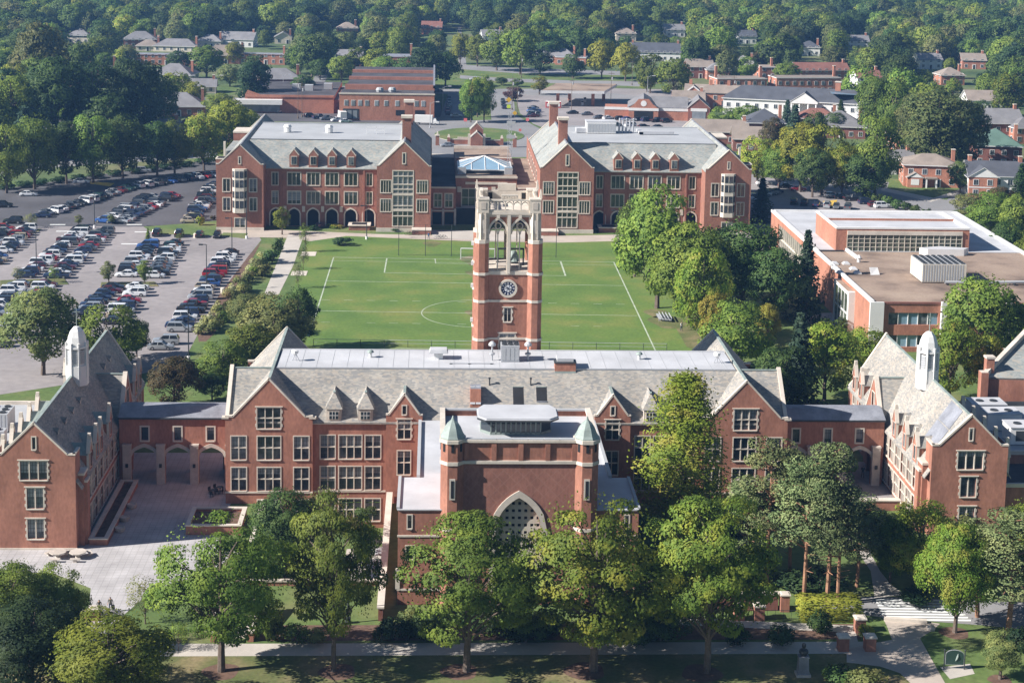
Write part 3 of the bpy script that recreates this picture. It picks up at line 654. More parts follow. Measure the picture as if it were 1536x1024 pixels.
b.prism([(9.8+(x-9.8)*1.02,y+(-.1 if y<186 else .1)) for x,y in W1],18.3,18.6,'copper'); part('lantern',b,en)
b=MB(); pl=[(6.2,181.9),(13.6,181.9),(14.6,183.0),(14.6,186.2),(13.9,187.6),(6.0,187.6),(5.3,186.2),(5.3,183.0)]; b.prism(pl,20.3,20.52,'dmetal','whiteroof'); b.face([(x,y,20.3) for x,y in pl],'dmetal'); pl2=[(9.95+(x-9.95)*.965,184.7+(y-184.7)*.95) for x,y in pl]; b.prism(pl2,20.52,20.68,'whiteroof'); part('lantern_roof',b,en)
# ---- wings and arcades
def wing(s,yf,lab):
    L0=-52.3; w=thing('campus_wing',lab,'building',(mx(s,AX,-47.45),220,0)); wb=MB(); tr=MB(); rf=MB()
    GT=[(0,11.85),(.9,11.85),(4.85,15.75),(8.8,11.85),(9.7,11.85)]
    q=lambda **k:dict(quoin=True,gk='glass_blind' if s<0 else 'glass',**k)
    wins=[q(a=4.75,z=8.8,w=3.2,h=2.3,nc=3,nr=1),q(a=4.85,z=5.2,w=1.95,h=2.55,nc=2,nr=1),q(a=4.85,z=1.4,w=1.95,h=2.45,nc=2,nr=1),dict(a=4.85,z=12.6,w=.38,h=1.5,nc=1,nr=1,lead=False)]
    def fc(O,D,L,tops,wins=(),z0=-1.,ops=(),k='brick',cop=False,cw=.5):
        a=mir(s,AX,O,D,L,tops,list(wins),ops); facade(wb,w,a[0],a[1],a[2],z0,a[3],k,ops=a[4])
        if cop: coping(tr,a[0],a[1],a[2],w=cw)
    fc((L0,yf),(1,0),9.7,GT,wins,cop=True)
    X=lambda x:mx(s,AX,x)
    bx=lambda b,x0,y0,z0,x1,y1,z1,k:b.box(min(X(x0),X(x1)),y0,z0,max(X(x0),X(x1)),y1,z1,k)
    bx(tr,-52.4,yf-.1,-.2,-42.5,yf,.25,'stone')
    # end bay: returns and stepped corner buttress
    fc((-42.6,yf),(0,1),2.6,[(0,11.85),(2.6,11.85)],cop=True,cw=.4)
    bx(wb,-42.65,yf+1.3,-1,-41.9,yf+3.4,8.9,'brick'); bx(tr,-42.7,yf+1.2,8.9,-41.8,yf+3.5,9.2,'stone'); bx(tr,-42.1,yf+1.6,7.9,-41.5,yf+3.2,8.2,'stone'); bx(wb,-42.0,yf+1.7,-1,-41.55,yf+3.1,7.9,'brick')
    fc((-52.3,yf+4.0),(0,-1),4.0,[(0,11.85),(4.0,11.85)])
    # long sides
    n=6; y0=yf+3.2; L=240-y0
    ws=[]
    span=(220.2-y0-.4)/n
    for i in range(n):
        for z in (4.4,.55): ws.append(dict(a=.35+span*(i+.5),z=z,w=span-.55,h=2.75,nc=3,nr=2,sur=.2,gk='glass_blind'))
    for yy in (232.6,236.2):
        for z in (4.4,.55): ws.append(dict(a=yy-y0,z=z,w=2.3,h=2.75,nc=3,nr=2,sur=.2,gk='glass_blind'))
    fc((-42.2,y0),(0,1),L,[(0,7.65),(L,7.65)],ws)
    fc((-52.7,240),(0,-1),240-yf-3,[(0,7.65),(240-yf-3,7.65)])
    fc((-42.2,240),(-1,0),10.5,[(0,7.7),(.9,8.9),(5.25,15.8),(9.6,8.9),(10.5,7.7)],cop=True)
    gable_roof(rf,'y',yf+.3,239.6,5.55,X(-47.45),15.62,7.6,'slate')
    bx(tr,-42.2,y0,7.5,-41.95,240,7.68,'dmetal')
    # cross gable over the arcade
    fc((-41.75,220.6),(0,1),8.0,[(0,8.2),(.35,8.2),(4.0,13.6),(7.65,8.2),(8.0,8.2)],[dict(a=4.0,z=9.3,w=1.5,h=2.0,nc=2,nr=1)],cop=True,cw=.6)
    for y in (220.6,228.6): bx(wb,-43.5,y-.1,-1,-41.76,y+.1,8.2,'brick')
    gable_roof(rf,'x',min(X(-42.0),X(-47.4)),max(X(-42.0),X(-47.4)),3.9,224.6,13.45,8.0,'slate')
    part('wall',wb,w); part('stone_trim',tr,w); part('slate_roof',rf,w)
    # parapet dormers, both slopes
    for side,ys in ((1,(201.6 if s<0 else 205.2,205.6 if s<0 else 210,208.3 if s<0 else 215,214.3 if s<0 else 999,233.2,236.8)),(-1,(201,205.5,210,214.5,219,236))):
        for y in ys:
            if y>900: continue
            xw=-47.45+side*5.35; d=link('wall_dormer',None,w,Vector((X(xw),y,7.7))-w.location); b=MB()
            pr=[(y-.85,7.7),(y-.85,10.2),(y,12.0),(y+.85,10.2),(y+.85,7.7)]
            for t in (0,-.35*side): b.face([(X(xw+t),a,z) for a,z in pr],'brick')
            for (a0,z0),(a1,z1) in zip(pr,pr[1:]): b.face([(X(xw),a0,z0),(X(xw),a1,z1),(X(xw-.35*side),a1,z1),(X(xw-.35*side),a0,z0)],'stone')
            for sg in (-1,1): b.bar((X(xw-.15*side),y+sg*.9,10.15),(X(xw-.15*side),y,12.15),.5,.16,'stone')
            b.box(X(xw-.15*side)-.2,y-.2,11.9,X(xw-.15*side)+.2,y+.2,12.5,'stone')
            for sg in (-1,1): b.face([(X(xw-.3*side),y+sg*.75,7.8),(X(xw-.3*side),y+sg*.75,10.1),(X(xw-1.9*side),y+sg*.75,10.1)],'brick')
            bx(b,xw-.02*side,y-.4,8.2,xw+.03*side,y+.4,10.1,'stone'); bx(b,xw+.02*side,y-.3,8.3,xw+.05*side,y+.3,10.0,'glass')
            part('dormer_wall',b,d)
            b=MB(); 
            for sg in (-1,1): b.slab([(X(xw-.2*side),y,11.3),(X(xw-2.7*side),y,11.3),(X(xw-1.9*side),y+sg*.95,10.0),(X(xw-.2*side),y+sg*.95,10.0)],.1,'copper' if s<0 else 'slate')
            part('dormer_roof',b,d)
    # little triangular roof vents on the shaded slope
    if s<0:
        for i in range(6):
            y=199.5+4.3*i if i<4 else 228.5+(i-4)*4.0; xw=-46.15; z=15.62-(1.3)*1.445
            b=MB(); b.face([(xw+.5,y-.35,z-.45),(xw+.75,y,z+.1),(xw-.25,y,z+.15)],'slate'); b.face([(xw+.5,y+.35,z-.45),(xw+.75,y,z+.1),(xw-.25,y,z+.15)],'slate'); b.face([(xw+.6,y-.35,z-.75),(xw+.6,y+.35,z-.75),(xw+.75,y,z+.1)],'stone'); part('roof_vent',b,w)
    # cupola
    cx,cy=X(-46.9),217.2; c=link('cupola',None,w,Vector((cx,cy,14.8))-w.location); b=MB()
    b.prism(octa((cx,cy),1.5),14.2,16.9,'white'); b.prism(octa((cx,cy),1.3),16.9,19.4,'white'); b.prism(octa((cx,cy),1.5),19.2,19.5,'white')
    for i in range(8):
        a=math.pi*i/4; o=(cx+1.24*math.cos(a),cy+1.24*math.sin(a))
        b.obox(o,.03,.3,17.2,18.9,a,'lightroof')
        for j in range(5): b.obox((cx+1.27*math.cos(a),cy+1.27*math.sin(a)),.04,.28,17.25+.33*j,17.36+.33*j,a,'metal')
        b.obox(o,.04,.3,19.02,19.18,a,'dmetal'); a+=math.pi/8; b.obox((cx+1.4*math.cos(a),cy+1.4*math.sin(a)),.12,.12,15.2,20.0,a,'white')
    part('cupola_wall',b,c)
    b=MB(); b.lathe((cx,cy),[(1.3,19.5),(1.28,19.9),(1.15,20.7),(.85,21.5),(.4,22.0),(0,22.1)],8,'white',math.pi/8); part('cupola_dome',b,c)
    b=MB(); b.tube([(cx,cy,22),(cx,cy,24.6)],[.06,.04],'copper'); b.bar((cx-.5,cy,24.0),(cx+.5,cy,24.0),.05,.08,'copper'); b.bar((cx,cy-.3,23.6),(cx,cy+.3,23.6),.05,.05,'copper'); part('weathervane',b,c)
    if s>0:
        b=MB(); p=[(-43.9,202.6),(-45.5,202.6),(-45.5,207.2),(-43.9,207.2)]; pz=lambda x:15.62-(abs(x+47.45))*1.445+.12
        b.slab([(X(x),y,pz(x)) for x,y in p],.2,'lead'); b.slab([(X(x-1.72),y,pz(x-1.72)) for x,y in p],.2,'lead'); part('roof_window',b,w)
    return w
wing(-1,195.,'brick wing beside the sunny paved plaza, its slate roof in shade with a white cupola')
wing(1,199.5,'brick wing beside the pine trees, its sunlit slate roof with a white cupola')
def arcade(s,lab):
    w=thing('arcade_link',lab,'building',(mx(s,AX,-34.6),221,0)); wb=MB(); tr=MB()
    X=lambda x:mx(s,AX,x); L=15.2
    ops=[(1.6+4.5*i,5.0+4.5*i,0,3.7,1.35) for i in range(3)]
    wins=[dict(a=3.4+4.4*i,z=6.0,w=.95,h=1.85,nc=1,nr=1,sur=.2,quoin=False) for i in range(3)]
    a=mir(s,AX,(-41.8,218.6),(1,0),L,[(0,9.2),(L,9.2)],wins,ops); facade(wb,w,a[0],a[1],a[2],0,a[3],'brick',.5,ops=a[4])
    ob=[(2.0+4.5*i,5.4+4.5*i,0,3.7,1.35) for i in range(3)]
    a=mir(s,AX,(-26.6,224.2),(-1,0),L,[(0,9.2),(L,9.2)],[],ob); facade(wb,w,a[0],a[1],a[2],0,a[3],'brick',.5,ops=a[4])
    wb.box(min(X(-41.8),X(-26.6)),219.1,5.6,max(X(-41.8),X(-26.6)),223.7,5.9,'brick_dark')
    for i in range(3):
        cx=X(-41.8+3.3+4.5*i); archframe(tr,(cx,218.6),(1,0),3.4,3.7,1.35,.42,-.12,.1,'stone_old')
    for i in range(4):
        cx=X(-41.8+1.05+4.5*i) if i<3 else X(-27.0); 
        tr.box(cx-.55,218.0,0,cx+.55,218.62,5.3,'stone_old'); tr.obox((cx,218.3),.6,.35,5.3,5.55,0,'stone_old')
        tr.box(cx-.18,217.85,2.4,cx+.18,218.02,2.9,'dmetal')
    part('wall',wb,w); part('stone_arch',tr,w)
    b=MB(); x0,x1=min(X(-41.9),X(-26.5)),max(X(-41.9),X(-26.5))
    b.slab([(x0,218.3,9.2),(x1,218.3,9.2),(x1,220.6,10.15),(x0,220.6,10.15)],.2,'lead'); b.slab([(x0,220.6,10.15),(x1,220.6,10.15),(x1,222.4,10.15),(x0,222.4,10.15)],.2,'lead'); b.slab([(x0,222.4,10.15),(x1,222.4,10.15),(x1,224.6,9.2),(x0,224.6,9.2)],.2,'lead')
    b.box(x0,218.2,9.0,x1,218.35,9.22,'dmetal'); part('lead_roof',b,w)
arcade(-1,'triple arched brick link from the plaza wing to the main hall')
arcade(1,'triple arched brick link from the main hall to the wing by the pines')
# flat roofed annexes beyond the wings
b_=thing('flat_annex','flat white roofed annex with chillers beyond the plaza wing','building',(-65,215,0))
b=MB(); b.box(-80,204,0,-52.75,232,6.8,'brick','lightroof'); b.box(-80,203.8,6.8,-52.75,204.2,7.3,'stone'); b.box(-80,231.8,6.8,-52.75,232.2,7.3,'stone'); b.box(-60,207.5,6.81,-55,210.5,8.4,'brick','lead'); part('wall',b,b_)
b=MB(); b.slab([(-62,198,7.1),(-52.8,198,7.1),(-52.8,203.7,7.6),(-62,203.7,7.6)],.3,'lightroof')
b.box(-62,198.2,0,-52.8,203.7,6.8,'brick'); part('side_roof',b,b_)
for i,(x,y) in enumerate(((-55.2,200.0),(-58,200.0))):
    b=MB(); b.slab([(x-1,y-1,7.65),(x+1,y-1,7.65),(x+1,y+1.2,7.85),(x-1,y+1.2,7.85)],.3,'glass_blue','white'); part('skylight',b,b_)
def chiller(x,y,z,sx,sy,h,lab,k='metal'):
    b=MB(); b.box(x-sx/2,y-sy/2,z+.15,x+sx/2,y+sy/2,z+h,k,'lightroof'); b.box(x-sx/2+.1,y-sy/2+.1,z,x+sx/2-.1,y+sy/2-.1,z+.15,'dmetal')
    n=max(1,int(sx/1.1)); m=max(1,int(sy/1.1))
    for i in range(n):
        for j in range(m): b.lathe((x-sx/2+sx*(i+.5)/n,y-sy/2+sy*(j+.5)/m),[(.42,z+h),(.42,z+h+.18),(.34,z+h+.18),(0,z+h+.05)],9,'dmetal')
    for i in range(int(sx/.5)): b.box(x-sx/2+.08+.5*i,y-sy/2-.03,z+.3,x-sx/2+.36+.5*i,y-sy/2,z+h-.15,'lightroof')
    solid('rooftop_chiller',b,lab,'air conditioner')
chiller(-58.3,221,6.82,3.2,4,2.6,'grey chiller on the annex roof nearest the white cupola')
chiller(-64.0,221,6.82,4.2,4,2.6,'grey chiller cut by the left edge of the photo on the annex roof')
chiller(-56.8,214.5,6.82,1.9,1.6,1.9,'small grey condenser box in front of the big annex chillers')
b_=thing('flat_annex','flat pale roofed annex with white roof units beyond the wing by the pines','building',(84,222,0))
b=MB(); b.box(73.3,211,0,100,233,6.9,'brick','lightroof'); b.box(73.3,210.8,6.9,100,211.3,7.4,'stone'); b.box(73.3,232.7,6.9,100,233.2,7.5,'dmetal'); b.box(73.3,202,0,100,211,5.6,'brick','darkroof'); b.box(73.3,201.8,5.6,100,202.2,6.1,'stone'); part('wall',b,b_)
for x,y,lab in ((79.2,227,'white roof unit farthest back of three on the annex by the slate gable'),(79.8,222.5,'middle white roof unit of three on the annex by the slate gable'),(81.0,216.5,'white roof unit with a dark grille, nearest of three on the annex')):
    b=MB(); b.box(x-2.4,y-1.7,7.0,x+2.4,y+1.7,9.3,'white'); b.box(x-2.5,y-1.8,9.3,x+2.5,y+1.8,9.42,'whiteroof')
    for u in (-1,1): b.lathe((x+u,y),[(.55,9.42),(.55,9.55),(.4,9.55),(0,9.48)],10,'dmetal')
    if y<218: b.box(x-1.7,y-1.76,7.5,x+2.0,y-1.7,8.9,'dmetal')
    solid('rooftop_unit',b,lab,'air conditioner')
g_=thing('slate_hall','slate roof slope with a stone edged gable at the right edge behind the roof units','building',(90,244,0)); SP=at(1476,566,237); SA=at(1550,489,249); S2=Vector((SP.x+26,235.,SP.z)); S3=Vector((SA.x+26,247,SA.z)); SB=SA+(SA-SP)*.9; SB.z=SP.z
b=MB(); b.face([(SP.x,SP.y,0),tuple(SP),tuple(SA),tuple(SB),(SB.x,SB.y,0)],'brick'); b.face([(SP.x,SP.y,0),(S2.x,S2.y,0),tuple(S2),tuple(SP)],'brick'); b.box(SP.x-.6,SP.y-.6,0,SP.x+.5,SP.y+.8,SP.z+.9,'brick','stone'); part('wall',b,g_)
b=MB(); b.slab([tuple(SP),tuple(S2),tuple(S3),tuple(SA)],.25,'slate_dorm'); b.slab([tuple(SB),(SB.x+26,SB.y-2,SB.z),tuple(S3),tuple(SA)],.25,'slate_dorm'); b.bar(tuple(SP+Vector((0,0,.35))),tuple(SA+Vector((0,0,.35))),.7,.7,'stone_old'); part('roof',b,g_)
b=MB(); b.box(SP.x+.6,SP.y+.9,6,SP.x+1.8,SP.y+2.1,SP.z+2.6,'brick'); b.box(SP.x+.5,SP.y+.8,SP.z+2.6,SP.x+1.9,SP.y+2.2,SP.z+2.9,'stone'); part('chimney',b,g_)
# planters, walls and furniture of the plaza
def planter(x0,y0,x1,y1,h,lab,t=.4,cat='planter'):
    o=thing('brick_planter',lab,cat,((x0+x1)/2,(y0+y1)/2,0)); b=MB()
    for q in ((x0,y0,x1,y0+t),(x0,y1-t,x1,y1),(x0,y0+t,x0+t,y1-t),(x1-t,y0+t,x1,y1-t)): b.box(q[0],q[1],-.1,q[2],q[3],h,'brick')
    part('planter_wall',b,o); b=MB(); e=.08
    for q in ((x0-e,y0-e,x1+e,y0+t+e),(x0-e,y1-t-e,x1+e,y1+e),(x0-e,y0+t+e,x0+t+e,y1-t-e),(x1-t-e,y0+t+e,x1+e,y1-t-e)): b.box(q[0],q[1],h+.002,q[2],q[3],h+.15,'stone')
    part('coping',b,o); b=MB(); b.box(x0+t,y0+t,-.1,x1-t,y1-t,h-.35,'mulch'); part('soil',b,o); return o
planter(-41.4,196.4,-39.2,217.4,.75,'long low planter against the shaded plaza wing')
planter(-30.2,199.8,-23.4,206.2,1.15,'square brick planter in front of the main hall at the plaza edge')
gw=thing('garden_wall','brick garden wall with a pale stone coping running out beside the auditorium block','wall',(-5.2,193,0))
b=MB(); b.box(-5.5,174.5,-3.5,-5.0,210.8,1.45,'brick_dark'); part('wall_body',b,gw); b=MB(); b.box(-5.65,174.4,1.45,-4.85,210.7,1.66,'stone'); part('coping',b,gw)
# ================================================================== residence halls beyond the field
DX=12.6
def dorm(s,lab):
    d=thing('residence_hall',lab,'building',(mx(s,DX,-26),425,0)); wb=MB(); tr=MB(); rf=MB()
    X=lambda x:mx(s,DX,x); K='brick_dorm'
    bx=lambda b,x0,y0,z0,x1,y1,z1,k:b.box(min(X(x0),X(x1)),y0,z0,max(X(x0),X(x1)),y1,z1,k)
    def fc(O,D,L,tops,wins=(),z0=0.,ops=(),cop=False,cw=.5):
        a=mir(s,DX,O,D,L,tops,list(wins),ops); facade(wb,d,a[0],a[1],a[2],z0,a[3],K,ops=a[4])
        if cop: coping(tr,a[0],a[1],a[2],w=cw)
    g=dict(gk='glass_green',lead=False)
    # end pavilion with oriel
    t=[(0,16.0),(.6,16.0),(5.6,20.7),(10.6,16.0),(11.2,16.0)]
    ws=[]
    for z in (9.5,4.9):
        for a in (2.45,8.75): ws.append(dict(a=a,z=z,w=1.6,h=3.0,nc=2,nr=1,sur=.22,**g))
    ws.append(dict(a=5.6,z=.7,w=2.4,h=2.3,nc=2,nr=1,sur=.2,**g)); ws.append(dict(a=5.6,z=16.2,w=.4,h=1.6,nc=1,nr=1,lead=False,sur=.2))
    fc((-51.7,395),(1,0),11.2,t,ws,cop=True)
    fc((-40.5,395),(0,1),6.2,[(0,15.2),(6.2,15.2)]); fc((-51.7,455),(0,-1),60,[(0,15.2),(60,15.2)],[dict(a=6+6*i,z=z,w=2.2,h=2.8,nc=2,nr=2,sur=.2,**g) for i in range(9) for z in (9.8,5.2)] if s<0 else [])
    gable_roof(rf,'y',395.3,455,5.5,X(-46.1),20.55,15.3,'slate_dorm',trim='lead')
    o=link('oriel',None,d,Vector((X(-46.1),394.4,9.5))-d.location); b=MB()
    pl=[(-1.75,395),(-1.1,394),(1.1,394),(1.75,395)]; P=[(X(-46.1)+x,y) for x,y in pl]
    b.prism(P,4.4,15.0,'stone'); b.face([(x,y,4.4) for x,y in P],'stone'); part('oriel_frame',b,o)
    b=MB()
    for z0 in (5.6,8.0,10.6,12.9):
        h=1.75 if z0 in (5.6,10.6) else 1.6
        b.box(X(-46.1)-.95,393.95,z0,X(-46.1)+.95,394.02,z0+h,'glass'); b.box(X(-46.1)-.05,393.9,z0,X(-46.1)+.05,393.97,z0+h,'stone')
        for sg in (-1,1):
            p=(X(-46.1)+sg*1.43,394.48); b.obox(p,.42,.05,z0,z0+h,-sg*math.atan2(-1,.65)*1.0 if False else sg*rad(57),'glass')
    part('oriel_glass',b,o)
    bx(wb,-51.9,396.2,14,-49.6,399.4,17.0,K); bx(tr,-52.0,396.1,17.0,-49.5,399.5,17.25,'stone'); bx(tr,-51.6,396.5,17.2,-49.9,399.1,17.3,'dark')
    # big glazed gable
    t=[(0,16.0),(.5,16.0),(6.5,21.75),(12.5,16.0),(13,16.0)]
    ws=[dict(a=6.3,z=1.5,w=4.7,h=13.3,nc=4,nr=1,sur=.25,**g)]
    for z in (9.6,5.0):
        for a in (2.2,10.9): ws.append(dict(a=a,z=z,w=2.4,h=2.9,nc=4,nr=1,sur=.22,**g))
    ws.append(dict(a=6.5,z=16.7,w=.5,h=2.4,nc=1,nr=1,lead=False,sur=.25))
    fc((-13.5,395),(1,0),13,t,ws,cop=True)
    for z in (3.9,5.2,6.4,9.0,10.4,11.6,13.6): bx(tr,-9.55,394.95,z-.12,-4.85,395.15,z+(.12 if z not in (5.2,9.0) else .45),'stone')
    bx(tr,-13.6,394.9,0,-.4,395,1.0,'stone'); bx(tr,-51.8,394.9,0,-40.4,395,.8,'stone')
    fc((-.5,395),(0,1),60,[(0,15.4),(60,15.4)],[dict(a=14+6*i,z=z,w=2.2,h=2.8,nc=2,nr=2,sur=.2,**g) for i in range(7) for z in (10.2,5.6)]); fc((-13.5,402),(0,-1),7,[(0,15.4),(7,15.4)])
    gable_roof(rf,'y',395.3,446,6.35,X(-7),21.6,15.5,'slate_dorm',trim='lead')
    fc((-.5,446),(-1,0),13,[(0,15.5),(6.5,21.6),(13,15.5)],cop=True)
    fc((-40.5,455),(-1,0),11.2,[(0,15.3),(5.6,20.6),(11.2,15.3)],cop=True)
    # chimneys on the big gable
    for y in (405,438):
        b=MB(); b.box(X(-6.6)-1.1,y,18,X(-6.6)+1.1,y+2.2,26.3,K); b.box(X(-6.6)-1.4,y-.3,26.3,X(-6.6)+1.4,y+2.5,26.9,'stone'); part('chimney',b,d)
    # recessed centre with arcade and dormers
    L=27.0; ws=[]
    for z in (10.2,5.6):
        for a in (6.8,11.45,15.95,20.55): ws.append(dict(a=a,z=z,w=3.0,h=2.95,nc=3,nr=1,sur=.24,**g))
        for a in (2.2,25.0): ws.append(dict(a=a,z=z,w=1.35,h=2.95,nc=2,nr=1,sur=.22,**g))
    ar=[(a-1.35,a+1.35,.1,3.1,1.25) for a in (2.4,6.8,11.4,15.95,20.5,24.9)]
    fc((-40.5,401),(1,0),L,[(0,14.4),(L,14.4)],ws,ops=ar)
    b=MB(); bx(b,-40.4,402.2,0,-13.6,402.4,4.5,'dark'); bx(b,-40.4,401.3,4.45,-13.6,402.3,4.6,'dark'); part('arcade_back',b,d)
    for a0,a1,_,zh,r in ar: archframe(tr,(X(-40.5+(a0+a1)/2),401),(1,0),a1-a0,zh,r,.32,-.1,.15,'stone',zl=.1)
    for a in (4.6,9.1,13.7,18.2): bx(tr,-40.5+a-.35,400.85,3.6,-40.5+a+.35,401,5.0,'stone')
    bx(tr,-40.5,400.7,14.15,-13.5,400.98,14.4,'stone'); bx(wb,-17.0,400.6,0,-16.6,401,14,K); bx(wb,-37.0,400.6,0,-36.6,401,14,K)
    for a in (6.8,11.45,15.95,20.55):
        x=X(-40.5+a); q=link('dormer',None,d,Vector((x,400.8,14.5))-d.location); b=MB()
        b.face([(x-1.1,400.7,14.3),(x+1.1,400.7,14.3),(x+1.1,400.7,17.6),(x,400.7,18.9),(x-1.1,400.7,17.6)],K); b.face([(x-1.1,400.7,14.3),(x-1.1,400.7,17.6),(x-1.1,404.5,17.6)],K); b.face([(x+1.1,400.7,14.3),(x+1.1,400.7,17.6),(x+1.1,404.5,17.6)],K)
        for sg in (-1,1): b.bar((x+sg*1.2,400.85,17.55),(x,400.85,19.05),.35,.2,'stone')
        part('dormer_wall',b,q); b=MB(); b.box(x-.75,400.6,15.2,x+.75,400.69,17.3,'stone'); b.box(x-.6,400.56,15.35,x-.05,400.62,17.15,'glass'); b.box(x+.05,400.56,15.35,x+.6,400.62,17.15,'glass'); part('dormer_window',b,q)
        b=MB()
        for sg in (-1,1): b.slab([(x,400.9,18.85),(x,405.9,18.85),(x+sg*1.25,404.6,17.4),(x+sg*1.25,400.9,17.4)],.12,'slate_dorm')
        part('dormer_roof',b,q)
    x0,x1=min(X(-45),X(-7)),max(X(-45),X(-7))
    rf.slab([(x0,400.5,14.4),(x1,400.5,14.4),(x1,407.8,20.3),(x0,407.8,20.3)],.2,'slate_dorm')
    rf.slab([(x1,446,14.4),(x0,446,14.4),(x0,438.2,20.3),(x1,438.2,20.3)],.2,'slate_dorm')
    b=MB(); b.slab([(x0,407.8,20.3),(x1,407.8,20.3),(x1,438.2,20.3),(x0,438.2,20.3)],.2,'lightroof'); b.box(x0,437.9,20.3,x1,438.3,20.6,'lightroof'); b.bar((x0,407.85,20.35),(x1,407.85,20.35),.25,.16,'dmetal'); part('flat_roof',b,d)
    fc((-13.5,446),(-1,0),27,[(0,14.4),(27,14.4)])
    # side parapets on the outer flank
    bx(rf,-51.9,413,14.5,-46.6,431,16.6,'slate_dorm'); bx(tr,-52.1,412.2,14,-51.6,412.8,19,'stone')
    bx(wb,-52.0,432,14,-47.5,440,18.5,K); bx(tr,-52.1,431.9,18.5,-47.4,440.1,18.9,'stone')
    part('wall',wb,d); part('stone_trim',tr,d); part('slate_roof',rf,d)
    # front steps beside the big gable
    b=MB(); bx(b,-20.2,396.4,0,-15.2,400.3,1.1,'brick_dorm'); bx(b,-20.4,396.2,1.1,-15.0,400.4,1.3,'stone'); bx(b,-19.5,397,1.31,-16,399.8,1.34,'dark'); part('terrace',b,d)
    b=MB(); bx(b,-4.9,391.8,0,-.4,394.8,1.0,'brick_dorm'); bx(b,-5.0,391.7,1.0,-.3,394.89,1.2,'stone'); part('planter_box',b,d)
dorm(-1,'red brick residence hall by the car park, grey slate roof and four small dormers')
dorm(1,'red brick residence hall behind the big field trees, grey slate roof and four dormers')
for x,w in ((-37,0),(-26.5,0)): 
    b=MB(); b.lathe((x,421),[(.9,20.4),(.9,21.6),(1.1,21.7),(.7,22.3),(0,22.4)],10,'white'); solid('roof_fan',b,'white fan on the car park hall roof, '+('nearer the end gable' if x<-30 else 'near its middle'),'roof vent')
b=MB()
for x in (-17,-14.5,-12.5): b.bar((x,420,20.3),(x,420,22.0),.15,.15,'white')
b.bar((-17,420,22),(-12.5,420,22),.15,.15,'white'); b.bar((-17,420,21.2),(-12.5,420,21.2),.12,.12,'white'); solid('roof_rail',b,'white handrail frame on the flat roof of the hall by the car park','railing')
b=MB(); b.box(39.5,425,20.45,47,430,23.2,'white','lightroof'); b.box(39.3,425.4,23.2,47.2,429.6,23.5,'whiteroof')
for i in range(9): b.box(39.7+.8*i,424.94,20.8,40.3+.8*i,425,22.9,'lightroof')
b.box(36.8,425.5,20.45,39.5,428.5,21.6,'whiteroof'); solid('rooftop_unit',b,'long white air handling unit on the hall behind the field trees','air conditioner')
b=MB()
for i in range(5): b.tube([(48+.9*i,427,20.4),(48.2+.9*i,427,24.2-.3*(i%2)),(48.9+.9*i,427,23.8)],[.25,.25,.25],'metal',8)
solid('roof_duct',b,'cluster of pale ducts beside the white air handling unit','duct')
b=MB(); b.box(53,424,20.45,62,425,21.2,'whiteroof'); b.box(53,424,20.45,54,431,21.0,'whiteroof'); solid('roof_duct',b,'long low white duct lying along the far hall roof','duct')
# ---- link building with glass pyramid
lk=thing('student_centre','low brick entrance building with a glass pyramid between the two residence halls','building',(12.8,425,0)); wb=MB(); tr=MB()
g=dict(gk='glass_green',lead=False,sur=.25)
facade(wb,lk,(5.6,408),(1,0),[(0,11.6),(15.2,11.6)],0,[dict(a=3.2,z=4.2,w=3.2,h=4.2,nc=2,nr=2,**g),dict(a=11.9,z=4.2,w=3.2,h=4.2,nc=2,nr=2,**g)],'brick_dorm',ops=[(1.7,4.7,.1,1.9,1.5),(6.1,9.1,.1,1.9,1.5),(10.4,13.4,.1,1.9,1.5)])
tr.box(5.5,407.7,11.2,20.9,408,11.7,'stone'); tr.box(8.0,407.8,9.6,18.4,408,10.2,'stone'); tr.box(5.5,407.8,3.6,20.9,408,3.85,'stone')
for a in (3.2,7.6,11.9): archframe(tr,(5.6+a,408),(1,0),3.0,1.9,1.5,.35,-.1,.15,'stone',zl=.1)
for a in (.9,5.6,9.4,14.2): tr.box(5.6+a-.5,407.85,7.6,5.6+a+.5,408,9.0,'stone')
wall(wb,(5.6,456),(0,-1),[(0,11.6),(48,11.6)],0,[],'brick_dorm'); wall(wb,(20.8,408),(0,1),[(0,11.6),(48,11.6)],0,[],'brick_dorm')
for x0,x1 in ((-.5,5.6),(20.8,25.7)):
    ws=[dict(a=(x1-x0)*f,z=4.6,w=1.7,h=3.2,nc=2,nr=2,**g) for f in (.28,.72)]
    facade(wb,lk,(x0,404),(1,0),[(0,9.6),(x1-x0,9.6)],0,ws,'brick_dorm',ops=[((x1-x0)*f-1.1,(x1-x0)*f+1.1,.1,3.2,0) for f in (.26,.74)])
    tr.box(x0,403.8,9.2,x1,404,9.6,'stone'); tr.box(x0,403.7,3.5,x1,404,3.8,'stone')
    for f in (.02,.5,.98): tr.box(x0+(x1-x0)*f-.25,403.5,0,x0+(x1-x0)*f+.25,403.98,4.2,'stone_old')
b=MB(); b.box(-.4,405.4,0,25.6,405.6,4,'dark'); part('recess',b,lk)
b=MB(); b.slab([(-.5,404,9.55),(5.6,404,9.55),(5.6,452,9.55),(-.5,452,9.55)],.3,'darkroof'); b.slab([(20.8,404,9.55),(25.7,404,9.55),(25.7,452,9.55),(20.8,452,9.55)],.3,'brownroof'); b.slab([(5.6,408,11.55),(20.8,408,11.55),(20.8,456,11.55),(5.6,456,11.55)],.3,'brownroof'); b.box(5.9,432,11.56,20.6,433,12.6,'brick_dorm','stone'); b.box(5.6,455.6,11.5,20.8,456.2,12.3,'stone'); b.slab([(-.5,452,9.6),(5.6,452,9.6),(5.6,456,10.0),(-.5,456,10.0)],.3,'stone'); part('flat_roof',b,lk)
part('wall',wb,lk); part('stone_trim',tr,lk)
